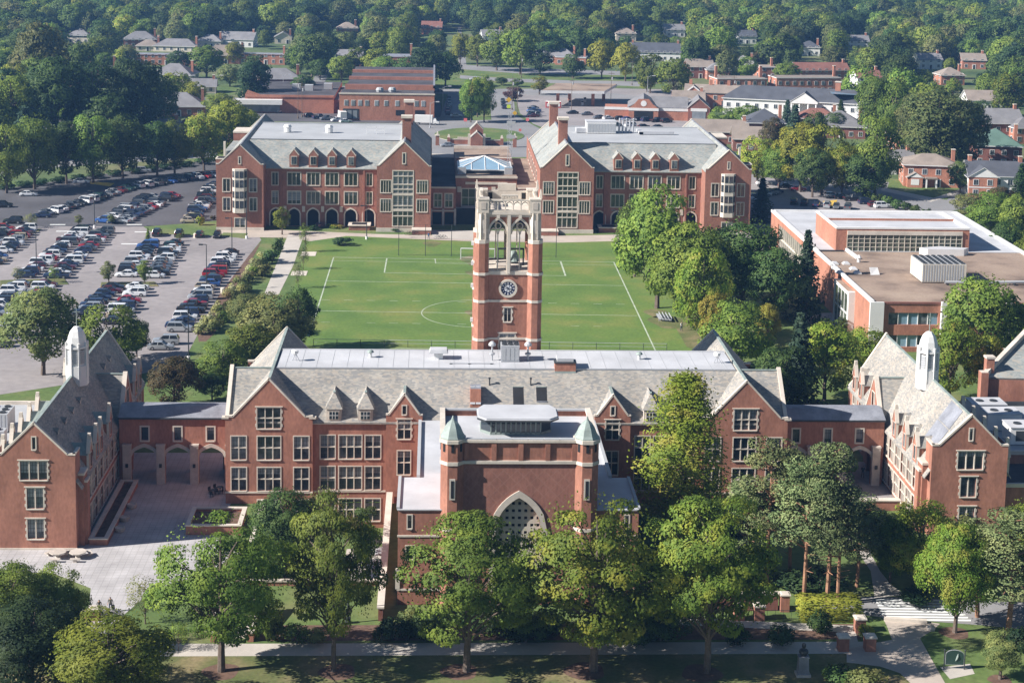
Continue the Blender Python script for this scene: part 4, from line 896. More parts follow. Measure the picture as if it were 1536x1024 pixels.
py=link('glass_pyramid',None,lk,Vector((13.0,420,11.6))-lk.location); c=[(6.2,412.8),(19.8,412.8),(19.8,427.2),(6.2,427.2)]; ap=(13.0,420,15.0)
b=MB(); b.box(6.2,412.8,11.56,19.8,427.2,12.4,'dmetal'); 
for i in range(4): b.bar((*c[i],12.45),(*c[(i+1)%4],12.45),.25,.25,'white'); b.bar((*c[i],12.5),ap,.22,.22,'white')
for i in range(4):
    p,q=Vector((*c[i],12.5)),Vector((*c[(i+1)%4],12.5))
    for f in (.25,.5,.75):
        m=p.lerp(q,f); e=m.lerp(Vector(ap),1) if f==.5 else p.lerp(Vector(ap),.5) if f==.25 else q.lerp(Vector(ap),.5); b.bar(m,e,.16,.16,'white')
part('pyramid_frame',b,py)
b=MB()
for i in range(4): b.face([(*c[i],12.45),(*c[(i+1)%4],12.45),(ap[0],ap[1],14.95)],'glass_blue')
part('pyramid_glass',b,py)
for sx in (6.2,17.8):
    b=MB(); b.box(sx,411.5,11.56,sx+2,412.7,13.3,'lightroof','glass_blue'); part('side_skylight',b,lk)
# lattice radio mast on the link roof
b=MB()
for sx,sy in ((-1,-1),(1,-1),(0,1)):
    b.tube([(19.2+sx*.5,417+sy*.5,11.6),(19.2+sx*.4,417+sy*.4,27)],[.05,.05],'metal',4)
for i in range(14):
    z=11.6+1.1*i; b.bar((18.7,416.5,z),(19.7,416.5,z+1.1),.05,.05,'metal'); b.bar((19.7,416.5,z),(19.2,417.5,z+1.1),.05,.05,'metal'); b.bar((19.2,417.5,z),(18.7,416.5,z+1.1),.05,.05,'metal')
for z in (20,23.5): b.box(18.4,416.2,z,20.6,416.5,z+.9,'lightroof')
solid('radio_mast',b,'thin grey lattice radio mast beside the glass pyramid','mast')
# ---- gatehouse on the roundabout
gh=thing('gatehouse','small twin gabled brick gatehouse with low wing walls on the grass oval','building',(14,542,0)); 
for nm,x0,x1,y0,y1,e,a in (('front_gable',12.1,16.0,538.5,543,3.2,5.0),('rear_gable',12.0,16.3,543.02,548,5.2,7.4)):
    b=MB(); L=x1-x0; t=[(0,e),(L/2,a),(L,e)]; wall(b,(x0,y0),(1,0),t,0,[],'brick_dorm'); wall(b,(x1,y1),(-1,0),t,0,[],'brick_dorm'); wall(b,(x1,y0),(0,1),[(0,e),(y1-y0,e)],0,[],'brick_dorm'); wall(b,(x0,y1),(0,-1),[(0,e),(y1-y0,e)],0,[],'brick_dorm'); coping(b,(x0,y0),(1,0),t,w=.4)
    gable_roof(b,'y',y0+.2,y1,L/2+.15,(x0+x1)/2,a,e-.1,'slate_dorm',trim='stone'); part(nm,b,gh)
b=MB(); b.box(11.2,539,0,12.0,540,4.2,'stone'); b.box(16.1,539,0,16.9,540,4.2,'stone'); part('stone_pier',b,gh)
for x0,x1,y in ((5.0,12,545.2),(16.3,22.5,544.0),(8,12,549),(16.3,19,549)):
    b=MB(); b.box(x0,y,0,x1,y+.6,1.5,'brick_dorm'); b.box(x0-.1,y-.1,1.5,x1+.1,y+.7,1.75,'stone')
    if abs(y-549)>1:
        e=x0 if x0<10 else x1; b.box(e-.5,y-.3,0,e+.5,y+.9,2.2,'brick_dorm'); b.obox((e,y+.3),.45,.45,2.2,3.2,0,'stone',tx=.5,ty=.5)
    part('wing_wall',b,gh)
for px,py,l in ((656,218,'car park side'),(772,221,'cross road side')):
    p=G(px,py); b=MB(); b.box(p.x-.6,p.y-.6,0,p.x+.6,p.y+.6,3.2,'brick_dorm'); b.box(p.x-.75,p.y-.75,3.2,p.x+.75,p.y+.75,3.5,'stone'); b.obox((p.x,p.y),.35,.35,3.5,4.6,0,'stone',tx=.4,ty=.4); solid('gate_pier',b,'brick gate pier with a stone finial in front of the gatehouse, '+l,'gate pier')
# ---- library
lb=thing('library','flat roofed orange brick library with white roof edges and a glazed clerestory','building',(100,333,0)); wb=MB(); tr=MB(); K='brick_orange'
LX0,LX1,LY0,LY1,LZ=78.6,122,288,378,9.
wall(wb,(LX0,LY1),(0,-1),[(0,LZ),(90,LZ)],0,[(8,38,1.2,7.6,0),(68,77.5,1,7.4,0)],K,.8); wall(wb,(LX1,LY0),(0,1),[(0,LZ),(90,LZ)],0,[],K); wall(wb,(LX1,LY1),(-1,0),[(0,LZ),(LX1-LX0,LZ)],0,[],K)
ops=[(3.2,12.2,z,z+2.2,0) for z in (5.0,.9)]+[(14.2,24,z,z+2.2,0) for z in (5.0,.9)]+[(26,42,z,z+2.2,0) for z in (5.0,.9)]
wall(wb,(LX0,LY0),(1,0),[(0,LZ),(LX1-LX0,LZ)],-2,ops,K,.4)
part('wall',wb,lb)
b=MB()
for a0,a1,z0,z1,_ in ops:
    n=int((a1-a0)/1.6)
    for i in range(n):
        x0=LX0+a0+(a1-a0)*i/n; b.face([(x0,LY0+.3,z0),(x0+(a1-a0)/n,LY0+.3,z0),(x0+(a1-a0)/n,LY0+.3,z1),(x0,LY0+.3,z1)],'glass_blue' if i%3 else 'glass'); b.box(x0-.06,LY0+.15,z0,x0+.06,LY0+.35,z1,'white')
part('ribbon_window',b,lb)
b=MB()
for y0,y1,z0,z1 in ((340,370,1.2,7.6),(300.5,310,1,7.4)):
    b.face([(LX0+.6,y0,z0),(LX0+.6,y1,z0),(LX0+.6,y1,z1),(LX0+.6,y0,z1)],'glass')
    for i in range(int((y1-y0)/2)+1): b.box(LX0+.3,y0+2*i-.1,z0,LX0+.65,y0+2*i+.1,z1,'cream')
    for z in (z0,(z0+z1)/2,z1): b.box(LX0+.32,y0,z-.15,LX0+.66,y1,z+.15,'cream')
part('side_glazing',b,lb)
b=MB(); b.box(LX0-1.2,299.5,0,LX0+1,300.4,8.2,'white'); b.box(LX0-1.2,310.2,0,LX0,311,8.2,'white'); b.box(LX0-1.2,300.4,7.5,LX0-.02,310.2,8.2,'white','brownroof'); b.face([(LX0-1.1,300.4,.4),(LX0-1.1,310.2,.4),(LX0-1.1,310.2,7.5),(LX0-1.1,300.4,7.5)],'glass_green')
for i in range(5): b.box(LX0-1.18,300.4+2.4*i,.4,LX0-1.02,300.6+2.4*i,7.5,'white')
b.box(LX0-1.18,300.4,3.7,LX0-1.02,310.2,4.0,'white'); part('entrance_bay',b,lb)
tr.box(LX0-.3,LY0-.5,-2,LX0+2.2,LY0-.02,9.2,'white'); tr.box(LX0+12.6,LY0-.7,-2,LX0+13.6,LY0-.02,9.3,'white'); tr.box(LX0+24.4,LY0-.7,-2,LX0+25.4,LY0-.02,9.3,'white')
tr.box(LX0+2.2,LY0-.12,8.8,LX1,LY0+.4,9.15,'brick_dark'); tr.box(LX0-.12,LY0,8.9,LX0+.5,LY1,9.45,'white'); tr.box(LX0,LY1-.5,8.9,LX1,LY1+.1,9.45,'white'); tr.box(LX1-.5,LY0,8.9,LX1+.1,LY1,9.45,'white')
part('white_trim',tr,lb)
b=MB(); b.face([(LX0+.4,LY0+.3,8.95),(LX1-.4,LY0+.3,8.95),(LX1-.4,333,8.95),(LX0+.4,333,8.95)],'brownroof'); b.box(LX0+.6,332.8,8.8,LX0+6,333.2,9.25,'dmetal'); part('gravel_roof',b,lb)
b=MB(); b.face([(LX0+.4,333,9.0),(LX1-.4,333,9.0),(LX1-.4,LY1-.4,9.0),(LX0+.4,LY1-.4,9.0)],'whiteroof'); b.bar((LX0+.6,333,9.2),(LX0+.6,LY1,9.2),.5,.3,'white'); b.bar((LX0+6.9,325.5,9.3),(LX0+6.6,333.4,9.3),.5,.6,'white'); part('white_roof',b,lb)
pt=link('clerestory',None,lb,Vector((103,348,9))-lb.location); b=MB(); CX0,CX1,CY0,CY1,CZ=83.0,110.8,333.6,352,13.6
b.box(CX0,CY0,9,CX1,CY1,CZ,K,'whiteroof'); b.box(CX0-.1,CY0-.1,CZ,CX1+.1,CY0+.5,CZ+.35,'white'); b.box(CX0-.1,CY1-.5,CZ,CX1+.1,CY1+.1,CZ+.35,'white'); b.box(CX0-.1,CY0+.5,CZ,CX0+.5,CY1-.5,CZ+.35,'white'); b.box(CX1-.5,CY0+.5,CZ,CX1+.1,CY1-.5,CZ+.35,'white'); b.box(CX0+2.3,CY0-.3,12.4,CX1-1.5,CY0-.02,13.2,'stone')
b.box(CX0+.4,343,CZ+.01,CX1-.4,343.4,CZ+.5,'brick_orange','white'); part('clerestory_wall',b,pt)
b=MB(); n=20; x0,x1=CX0+2.3,CX1-1.5; b.face([(x0,CY0-.06,9),(x1,CY0-.06,9),(x1,CY0-.06,12.4),(x0,CY0-.06,12.4)],'glass_green')
for i in range(n+1): b.box(x0+(x1-x0)*i/n-.07,CY0-.16,9,x0+(x1-x0)*i/n+.07,CY0-.07,12.4,'cream')
for z in (9.85,10.7,11.55): b.box(x0,CY0-.14,z-.06,x1,CY0-.075,z+.06,'cream')
part('clerestory_glass',b,pt)
b=MB(); b.prism([(101,329.5),(108.5,329.5),(110,331.3),(104.5,332.8),(99.8,331.3)],8.96,10.3,'white','whiteroof'); part('roof_bay',b,lb)
p0=G(1400,426,9.0); 
chiller(p0.x+2.3,p0.y+5,9.0,8.4,8,3.6,'big pale louvred cooling unit on the gravel roof of the library','cream')
b=MB(); b.tube([(p0.x+2,p0.y-.6,9.5),(p0.x+9,p0.y-.6,9.5),(p0.x+20,p0.y+.4,9.5)],[.3,.3,.3],'lightroof',8)
for i in range(6): b.box(p0.x+2.4+3.2*i,p0.y-.8,8.96,p0.x+2.7+3.2*i,p0.y,9.4,'dmetal')
solid('roof_pipe',b,'fat pale pipe running along the library roof from the cooling unit','pipe')
for i,(px,py) in enumerate(((1252,396),(1269,396),(1253,403),(1280,404),(1259,409),(1286,410))):
    p=G(px,py,9.0); b=MB(); b.obox((p.x,p.y),.7,.7,8.97,9.2,0,'white'); b.obox((p.x,p.y),.6,.6,9.2,9.5,0,'whiteroof',tx=.6,ty=.6); o=solid('roof_dome',b,'small white domed rooflight on the gravel roof of the library','skylight','domed rooflights on the library')
p=G(1288,393,9.0); b=MB(); b.tube([(p.x,p.y,8.97),(p.x,p.y,9.8)],[.35,.35],'white',8); b.lathe((p.x,p.y),[(.4,9.7),(.55,9.9),(.2,10.4),(0,10.4)],8,'white'); solid('roof_vent',b,'white turbine vent on the library gravel roof behind the domed rooflights','roof vent')
p=G(1311,411,9.0); b=MB(); b.slab([(p.x-.8,p.y-.8,9.0),(p.x+1.0,p.y-.5,9.0),(p.x+.8,p.y+.6,10.2),(p.x-.9,p.y+.2,10.3)],.15,'white'); b.bar((p.x,p.y,8.97),(p.x,p.y+.5,10.1),.1,.1,'metal'); solid('roof_dish',b,'tilted white panel dish on the middle of the library gravel roof','antenna')
b=MB(); b.bar((LX0+6.1,LY0-.42,2),(LX0+6.1,LY0-.42,7.5),.15,.15,'copper'); b.bar((LX0+5.4,LY0-.42,5.9),(LX0+6.8,LY0-.42,5.9),.15,.15,'copper'); o=solid('wall_cross',b,'slim green metal cross on the front of the library','cross'); o.location=(13.5,0,0)
# ================================================================== ground, paving, roads
def polyG(pts,z): 
    r=[]
    for p in pts: q=G(p[0],p[1]); r.append((q.x,q.y,z))
    return r
def flat(name,k,pts,z,px=True):
    b=MB(); P=polyG(pts,z) if px else [(x,y,z) for x,y in pts]
    b.face(P,k); return struct(name,b)
CX0,CX1,CY0,CY1=-21.5,-5.5,184.5,211.3      # sunken court
b=MB(); Z=0.
for q in ((-1500,60,1500,CY0),(-1500,CY1,1500,2600),(-1500,CY0,CX0,CY1),(CX1,CY0,1500,CY1)):
    # cells so that the sheet has depth detail
    b.face([(q[0],q[1],Z),(q[2],q[1],Z),(q[2],q[3],Z),(q[0],q[3],Z)],'lawn')
struct('ground',b)
flat('ground_neighbourhood','wildground',[(-1400,462),(-75,462),(-75,600),(-40,616),(70,616),(92,500),(135,462),(135,300),(1400,300),(1400,2500),(-1400,2500)],.004,False)
flat('front_lawn','drylawn',[(-60,120),(47,120),(51,166),(-22,165.9),(-60,170)],.006,False)
b=MB(); b.face([(CX0,CY0,-3.5),(CX1,CY0,-3.5),(CX1,CY1,-3.5),(CX0,CY1,-3.5)],'lawn'); struct('garden_ground',b)
flat('garden_patio','concrete',[(-10.5,186),(-5.6,186),(-5.6,204),(-10.5,204)],-3.49,False)
cw=thing('retaining_wall','brick retaining wall round the sunken garden court with a pale coping','wall',((CX0+CX1)/2,CY0,0)); b=MB()
b.box(CX0-.4,CY0-.4,-3.6,CX0,CY1-.6,.5,'brick'); b.box(CX0,CY0-.4,-3.6,CX1,CY0,.5,'brick'); part('wall_body',b,cw)
b=MB(); b.box(CX0-.5,CY0-.5,.5,CX0+.1,CY1-.7,.68,'stone'); b.box(CX0+.1,CY0-.5,.5,CX1,CY0+.1,.68,'stone'); part('coping',b,cw)
MT['stone_dark']=nmat('shaded_flags',(.27,.245,.235),.9,.15,.4,fine=.1,fscale=2)  # dark stone tone: the shade on the east plaza is put into this colour
flat('plaza','paving',[(-62,195.5),(-26,195.5),(-26,231),(-43,231),(-43,195.6),(-62,195.6)],.012,False)
flat('arcade_floor','paving',[(-42.5,219),(-26.7,219),(-26.7,231.2),(-42.5,231.2)],.02,False)
flat('plaza_front','paving',[(-70,188.5),(-44,188),(-38.6,183.5),(-37.4,176.5),(-39.5,168.6),(-34.2,168.6),(-33.6,176),(-31.5,183),(-26,188),(-22,195.51),(-70,195.51)],.014,False)
flat('plaza_east','stone_dark',[(47,209.5),(63,209.5),(63,228),(47,228)],.012,False)
b=MB()
for i in range(6): b.box(53.5,210.6+.9*i,0,62.2,210.66+.9*i+.06,.03,'lead')
struct('plaza_step_edges',b)
flat('sidewalk','concrete',[(-40,165.95),(-22,165.95),(47.5,166.1),(47.5,169.0),(-22,168.9),(-40,169.2)],.016,False)
b=MB()
for i in range(28): b.box(-38+3.0*i,165.9,.0,-37.97+3.0*i,169.05,.018,'stone_old')
struct('sidewalk_joints',b)
flat('brick_path','pinkwalk',[(1270,974),(1300,966),(1338,959),(1330,938),(1322,922),(1410,935),(1400,944),(1380,957),(1399,991),(1421,1030),(1372,1030),(1350,1009),(1320,999),(1270,993)],.02)
flat('garden_path','concrete',[(1282,800),(1300,815),(1304,826),(1320,856),(1336,876),(1358,892),(1312,896),(1306,856),(1290,832),(1270,810)],.02)
flat('driveway','road',[(1225,912),(1240,897),(1312,894),(1560,904),(1560,945),(1470,937),(1325,926)],.012)
b=MB()
for i in range(8):
    y=898+4.2*i; x0=1312+ (y-896)*.42; x1=1425+ (y-896)*1.0
    P=polyG([(x0,y),(x1,y+1.5),(x1,y+4.0),(x0,y+2.5)],.026); b.face(P,'linepaint')
o=struct('crosswalk_markings',b)
flat('east_walk','concrete',[(1255,946),(1283,946),(1290,975),(1262,975)],.018)
flat('inner_walk','concrete',[(1000,925),(1280,938),(1280,948),(1000,936)],.016)
# field
MT['turfpaint']=nmat('worn_field_paint',(.40,.45,.34),.9,.25,.5)
flat('sports_field','turf',[(462,362),(520,354),(700,361),(840,363),(948,360),(1005,400),(1060,470),(1095,545),(405,548),(432,460)],.010)
b=MB(); wln=.10
def fl(p,q,w=wln,k='linepaint'):
    P,Q=G(*p),G(*q); d=(Q-P).normalized(); n=Vector((-d.y,d.x,0))*w; b.face([(P-n)+Vector((0,0,.022)),(P+n)+Vector((0,0,.022)),(Q+n)+Vector((0,0,.022)),(Q-n)+Vector((0,0,.022))],k)
fl((500.5,385.9),(463,505),.13); fl((920.7,393.2),(985,530),.13); fl((500.5,385.9),(920.7,393.2)); fl((475.5,466),(955.8,473.5)); fl((580.3,387.3),(576.5,409),.14); fl((576.5,409),(848,413.7),.1); fl((840.8,391.8),(848.2,413.7),.18); fl((652.5,388),(653.5,395),.12); fl((653.5,395),(790,397.3),.08)
fl((489,421.3),(936,428.5),.09); fl((496,391),(922,397.8),.07); fl((470,520),(985,527),.07)
for x in range(482,955,34):
    if R.random()<.8: fl((x,449.5+(x-482)*.0152),(x+13,449.7+(x-482)*.0152),.08)
    if R.random()<.6: fl((x,483+(x-482)*.0152),(x+13,483.2+(x-482)*.0152),.07)
C=(G(478,466)+G(955,473.5))/2; rr=(C-G(632.5,468)).length
for i in range(48):
    a,c=2*math.pi*i/48,2*math.pi*(i+1)/48; p=[(C.x+r*math.cos(t),C.y+r*math.sin(t),.024) for r,t in ((rr-.09,a),(rr+.09,a),(rr+.09,c),(rr-.09,c))]; b.face(p,'linepaint')
b.keys=['turfpaint' if k=='linepaint' else k for k in b.keys]; struct('field_lines',b)
for px,py,r_ in ((1000,483,3.2),(985,470,2.2),(648,366,2.0),(716,391,3.6),(716,470,2.2),(716,410,2.4)):
    p=G(px,py); b=MB(); b.face([(p.x+r_*(1+.25*math.sin(3*a))*math.cos(a),p.y+1.6*r_*math.sin(a),.013) for a in [2*math.pi*i/18 for i in range(18)]],'drylawn'); struct('field_bare_patch',b)
flat('picnic_ground','drylawn',[(1010,485),(1060,470),(1092,490),(1120,520),(1085,545),(1030,520)],.012)
# paths by the halls and car park
flat('hall_walk','pinkwalk',[(325,340),(335,342.5),(425,345),(560,351),(660,353),(815,354),(940,352),(945,361),(840,364),(700,362),(520,354),(465,362),(440,357),(330,355)],.014)
flat('hall_forecourt','concrete',[(645,345),(815,347),(815,357),(740,361),(650,357)],.02)
flat('long_path','concrete',[(432,352),(455,355),(440,398),(418,442),(396,442),(413,400)],.016)
flat('mulch_bed','mulch',[(424,395),(432,372),(442,362),(436,392),(414,440),(398,440)],.012)
b=MB()
for px,py in ((466,381),(452,410)): 
    p=G(px,py); b.box(p.x-2.1,p.y-2.2,0,p.x+1.2,p.y+2.2,.06,'stone')
struct('path_pads',b)
flat('car_park','oldasphalt',[(-120,339),(215,340),(232,351),(335,354),(388,354),(392,360),(372,385),(330,440),(300,495),(272,548),(215,560),(110,575),(-120,610)],.012)
flat('upper_car_park','asphalt',[(-120,300),(0,284),(150,262),(330,238),(335,330),(283,335),(215,340),(-120,339)],.014)
flat('mulch_strip','mulch',[(392,362),(384,378),(350,440),(322,500),(300,520),(296,500),(330,440),(372,385)],.014)
flat('grass_island','lawn',[(335,349),(372,350),(368,358),(330,354)],.02)
flat('corner_lawn','lawn',[(300,512),(330,512),(330,560),(262,560),(290,530)],.018)
flat('campus_road','road',[(-120,285),(0,262),(95,250),(320,236),(330,226),(95,240),(0,250),(-120,272)],.01)
flat('east_car_park','oldasphalt',[(1112,258),(1150,266),(1225,279),(1350,310),(1440,322),(1440,345),(1170,330),(1172,400),(1112,402)],.012)
b=MB()
def bay(p,q,w=.09): fl(p,q,w)
for (x0,y0,x1,y1) in ((75,337,98,337),(190,337,213,337),(84,347,106,347),(202,348,222,348),(182,366,206,366)): fl((x0,y0),(x1,y1),.45)
struct('car_park_markings',b)
b=MB(); P=polyG([(1234,302),(1256,300),(1252,309),(1240,310)],.03); b.face(P,'yellowpaint'); P=polyG([(134,272),(172,275),(165,280),(136,276)],.03); b.face(P,'yellowpaint'); struct('yellow_markings',b)
# planting islands in the car park
for nm,pts in (('parking_island',[(0,421),(96,418),(103,427),(0,432)]),('parking_island',[(152,424),(232,423),(238,430),(150,434)]),('parking_island',[(40,344),(62,344),(58,348),(36,348)])):
    b=MB(); P=polyG(pts,.12); b.slab(P,.14,'drylawn','concrete'); struct(nm,b)
# roundabout, cross road and boulevard
road=[(615,188),(640,180),(660,176),(672,141),(560,139),(400,132),(400,125),(560,131),(690,134),(860,133),(1000,150),(1000,158),(770,141),(773,172),(800,188),(835,206),(835,236),(640,236),(640,205)]
flat('road','road',road,.014)
flat('median','lawn',[(698,141),(734,141),(737,180),(696,181)],.03)
b=MB()
c=G(719,203); ax_,ay=15.4,19
P=[(c.x+ax_*math.cos(t),c.y+ay*math.sin(t),.13) for t in [2*math.pi*i/40 for i in range(40)]]; b.slab(P,.15,'lawn','concrete'); struct('grass_oval',b)
flat('boulevard_lawn','lawn',[(600,128),(700,104),(1000,112),(1000,132),(860,131)],.01)
flat('boulevard_road','road',[(560,96),(690,97),(770,102),(930,107),(930,113),(770,110),(690,104),(560,104)],.016)
flat('boulevard_road','road',[(690,118),(760,123),(860,126),(960,130),(1010,121),(1010,115),(960,122),(860,121),(760,118),(690,113)],.018)
flat('avenue','road',[(686,40),(692,40),(700,100),(688,100)],.02)
flat('garage_yard','oldasphalt',[(772,142),(845,140),(900,132),(1010,135),(1065,160),(1065,195),(1000,200),(835,200),(800,186),(780,170)],.012)
flat('shop_yard','asphalt',[(372,150),(660,150),(664,178),(640,186),(380,182)],.012)
flat('boulevard_road','road',[(200,140),(330,147),(420,146),(470,120),(480,92),(500,92),(488,122),(436,152),(330,154),(200,150)],.018)
flat('boulevard_lawn','lawn',[(300,128),(430,128),(436,140),(330,143)],.014)
flat('side_street','road',[(1170,300),(1420,318),(1500,300),(1400,285),(1300,268),(1180,262)],.009)
flat('house_lawn','lawn',[(1335,268),(1445,280),(1420,300),(1330,285)],.02)
flat('house_path','concrete',[(1322,281),(1400,297),(1450,281),(1448,288),(1396,303),(1322,286)],.022)
flat('apartment_lawn','lawn',[(1040,150),(1130,158),(1130,166),(1040,160)],.02)
flat('chapel_terrace','concrete',[(1205,470),(1300,468),(1300,490),(1215,487)],.014)
# ================================================================== buildings round about
HN=0
def house(px,py,w,d,h,label,roof='hip',wall_='brick_orange',rm='greyroof',rot=0.,rh=None,chim=1,cat='house',nm='house',win=True,up=None):
    p=G(px,py); o=thing(nm,label,cat,(p.x,p.y+d/2,0),None,rot); rh=rh or min(w,d)*.32; b=MB(); e=.5
    b.box(-w/2,-d/2,0,w/2,d/2,h,wall_)
    if up: b.box(-w/2-.03,-d/2-.03,h*.5,w/2+.03,d/2+.03,h-.01,up)
    if roof=='gable':
        for s in (-1,1): b.face([(s*w/2,-d/2,h),(s*w/2,d/2,h),(s*w/2,0,h+rh)],up or wall_)
    if roof=='front':
        b.face([(-w/2,-d/2,h),(w/2,-d/2,h),(0,-d/2,h+rh)],up or wall_); b.face([(-w/2,d/2,h),(w/2,d/2,h),(0,d/2,h+rh)],up or wall_)
    link('wall',b.mesh('wall'),o); b=MB()
    c=[(-w/2-e,-d/2-e,h),(w/2+e,-d/2-e,h),(w/2+e,d/2+e,h),(-w/2-e,d/2+e,h)]
    if roof=='hip':
        r=max(0,(w-d)/2); r2=max(0,(d-w)/2); A=(-r,-r2,h+rh); B_=(r,r2,h+rh)
        if w>=d: fs=([c[0],c[1],B_,A],[c[1],c[2],B_],[c[2],c[3],A,B_],[c[3],c[0],A])
        else: fs=([c[0],c[1],A],[c[1],c[2],B_,A],[c[2],c[3],B_],[c[3],c[0],A,B_])
        for f in fs: b.face(f,rm)
        b.box(c[0][0],c[0][1],h-.25,c[2][0],c[2][1],h-.002,'white')
    elif roof=='gable':
        for s in (-1,1): b.slab([(-w/2-e,0,h+rh),(w/2+e,0,h+rh),(w/2+e,s*(d/2+e),h-.1),(-w/2-e,s*(d/2+e),h-.1)],.15,rm,'white')
    elif roof=='front':
        for s in (-1,1): b.slab([(0,-d/2-e,h+rh),(0,d/2+e,h+rh),(s*(w/2+e),d/2+e,h-.1),(s*(w/2+e),-d/2-e,h-.1)],.15,rm,'white')
    else:
        b.box(-w/2-.2,-d/2-.2,h,w/2+.2,d/2+.2,h+.3,'white' if roof=='flatw' else 'brick_dark',rm)
    ro=link('roof',b.mesh('roof'),o)
    for i in range(chim):
        x=(w/2-.9)*(1 if i%2==0 else -1)*(.98 if chim<3 else .8-.3*i); b=MB(); b.box(x-.5,-.5,h*.5,x+.5,.5,h+rh+1.3,'brick_orange'); b.box(x-.6,-.6,h+rh+1.3,x+.6,.6,h+rh+1.5,'stone'); link('chimney',b.mesh('chimney'),ro)
    if win:
        n=max(2,int(w/3.2)); st=2 if h>4.6 else 1
        for j in range(st):
            for i in range(n):
                if j==0 and st==2 and i==n//2: continue
                x=-w/2+w*(i+.5)/n; z=.9+2.8*j; key=('hw',); 
                if key not in _wm:
                    q=MB(); q.box(-.75,-.08,-.1,.75,-.02,1.6,'white'); q.box(-.6,-.1,.02,-.04,-.075,1.48,'glass'); q.box(.04,-.1,.02,.6,-.075,1.48,'glass'); _wm[key]=q.mesh('window')
                link('window',_wm[key],o,(x,-d/2,z))
        for j in range(st):
            for sg in (-1,1):
                for i in range(2): link('window',_wm[('hw',)],o,(sg*w/2,-d/4+d/2*i,.9+2.8*j),sg*math.pi/2)
        q=MB(); q.box(-.9,-.12,0,.9,-.02,2.4,'white'); q.box(-.5,-.16,.05,.5,-.11,2.15,'dark'); link('door',q.mesh('door'),o,(-w/2+w*(n//2+.5)/n,-d/2,0))
    return o
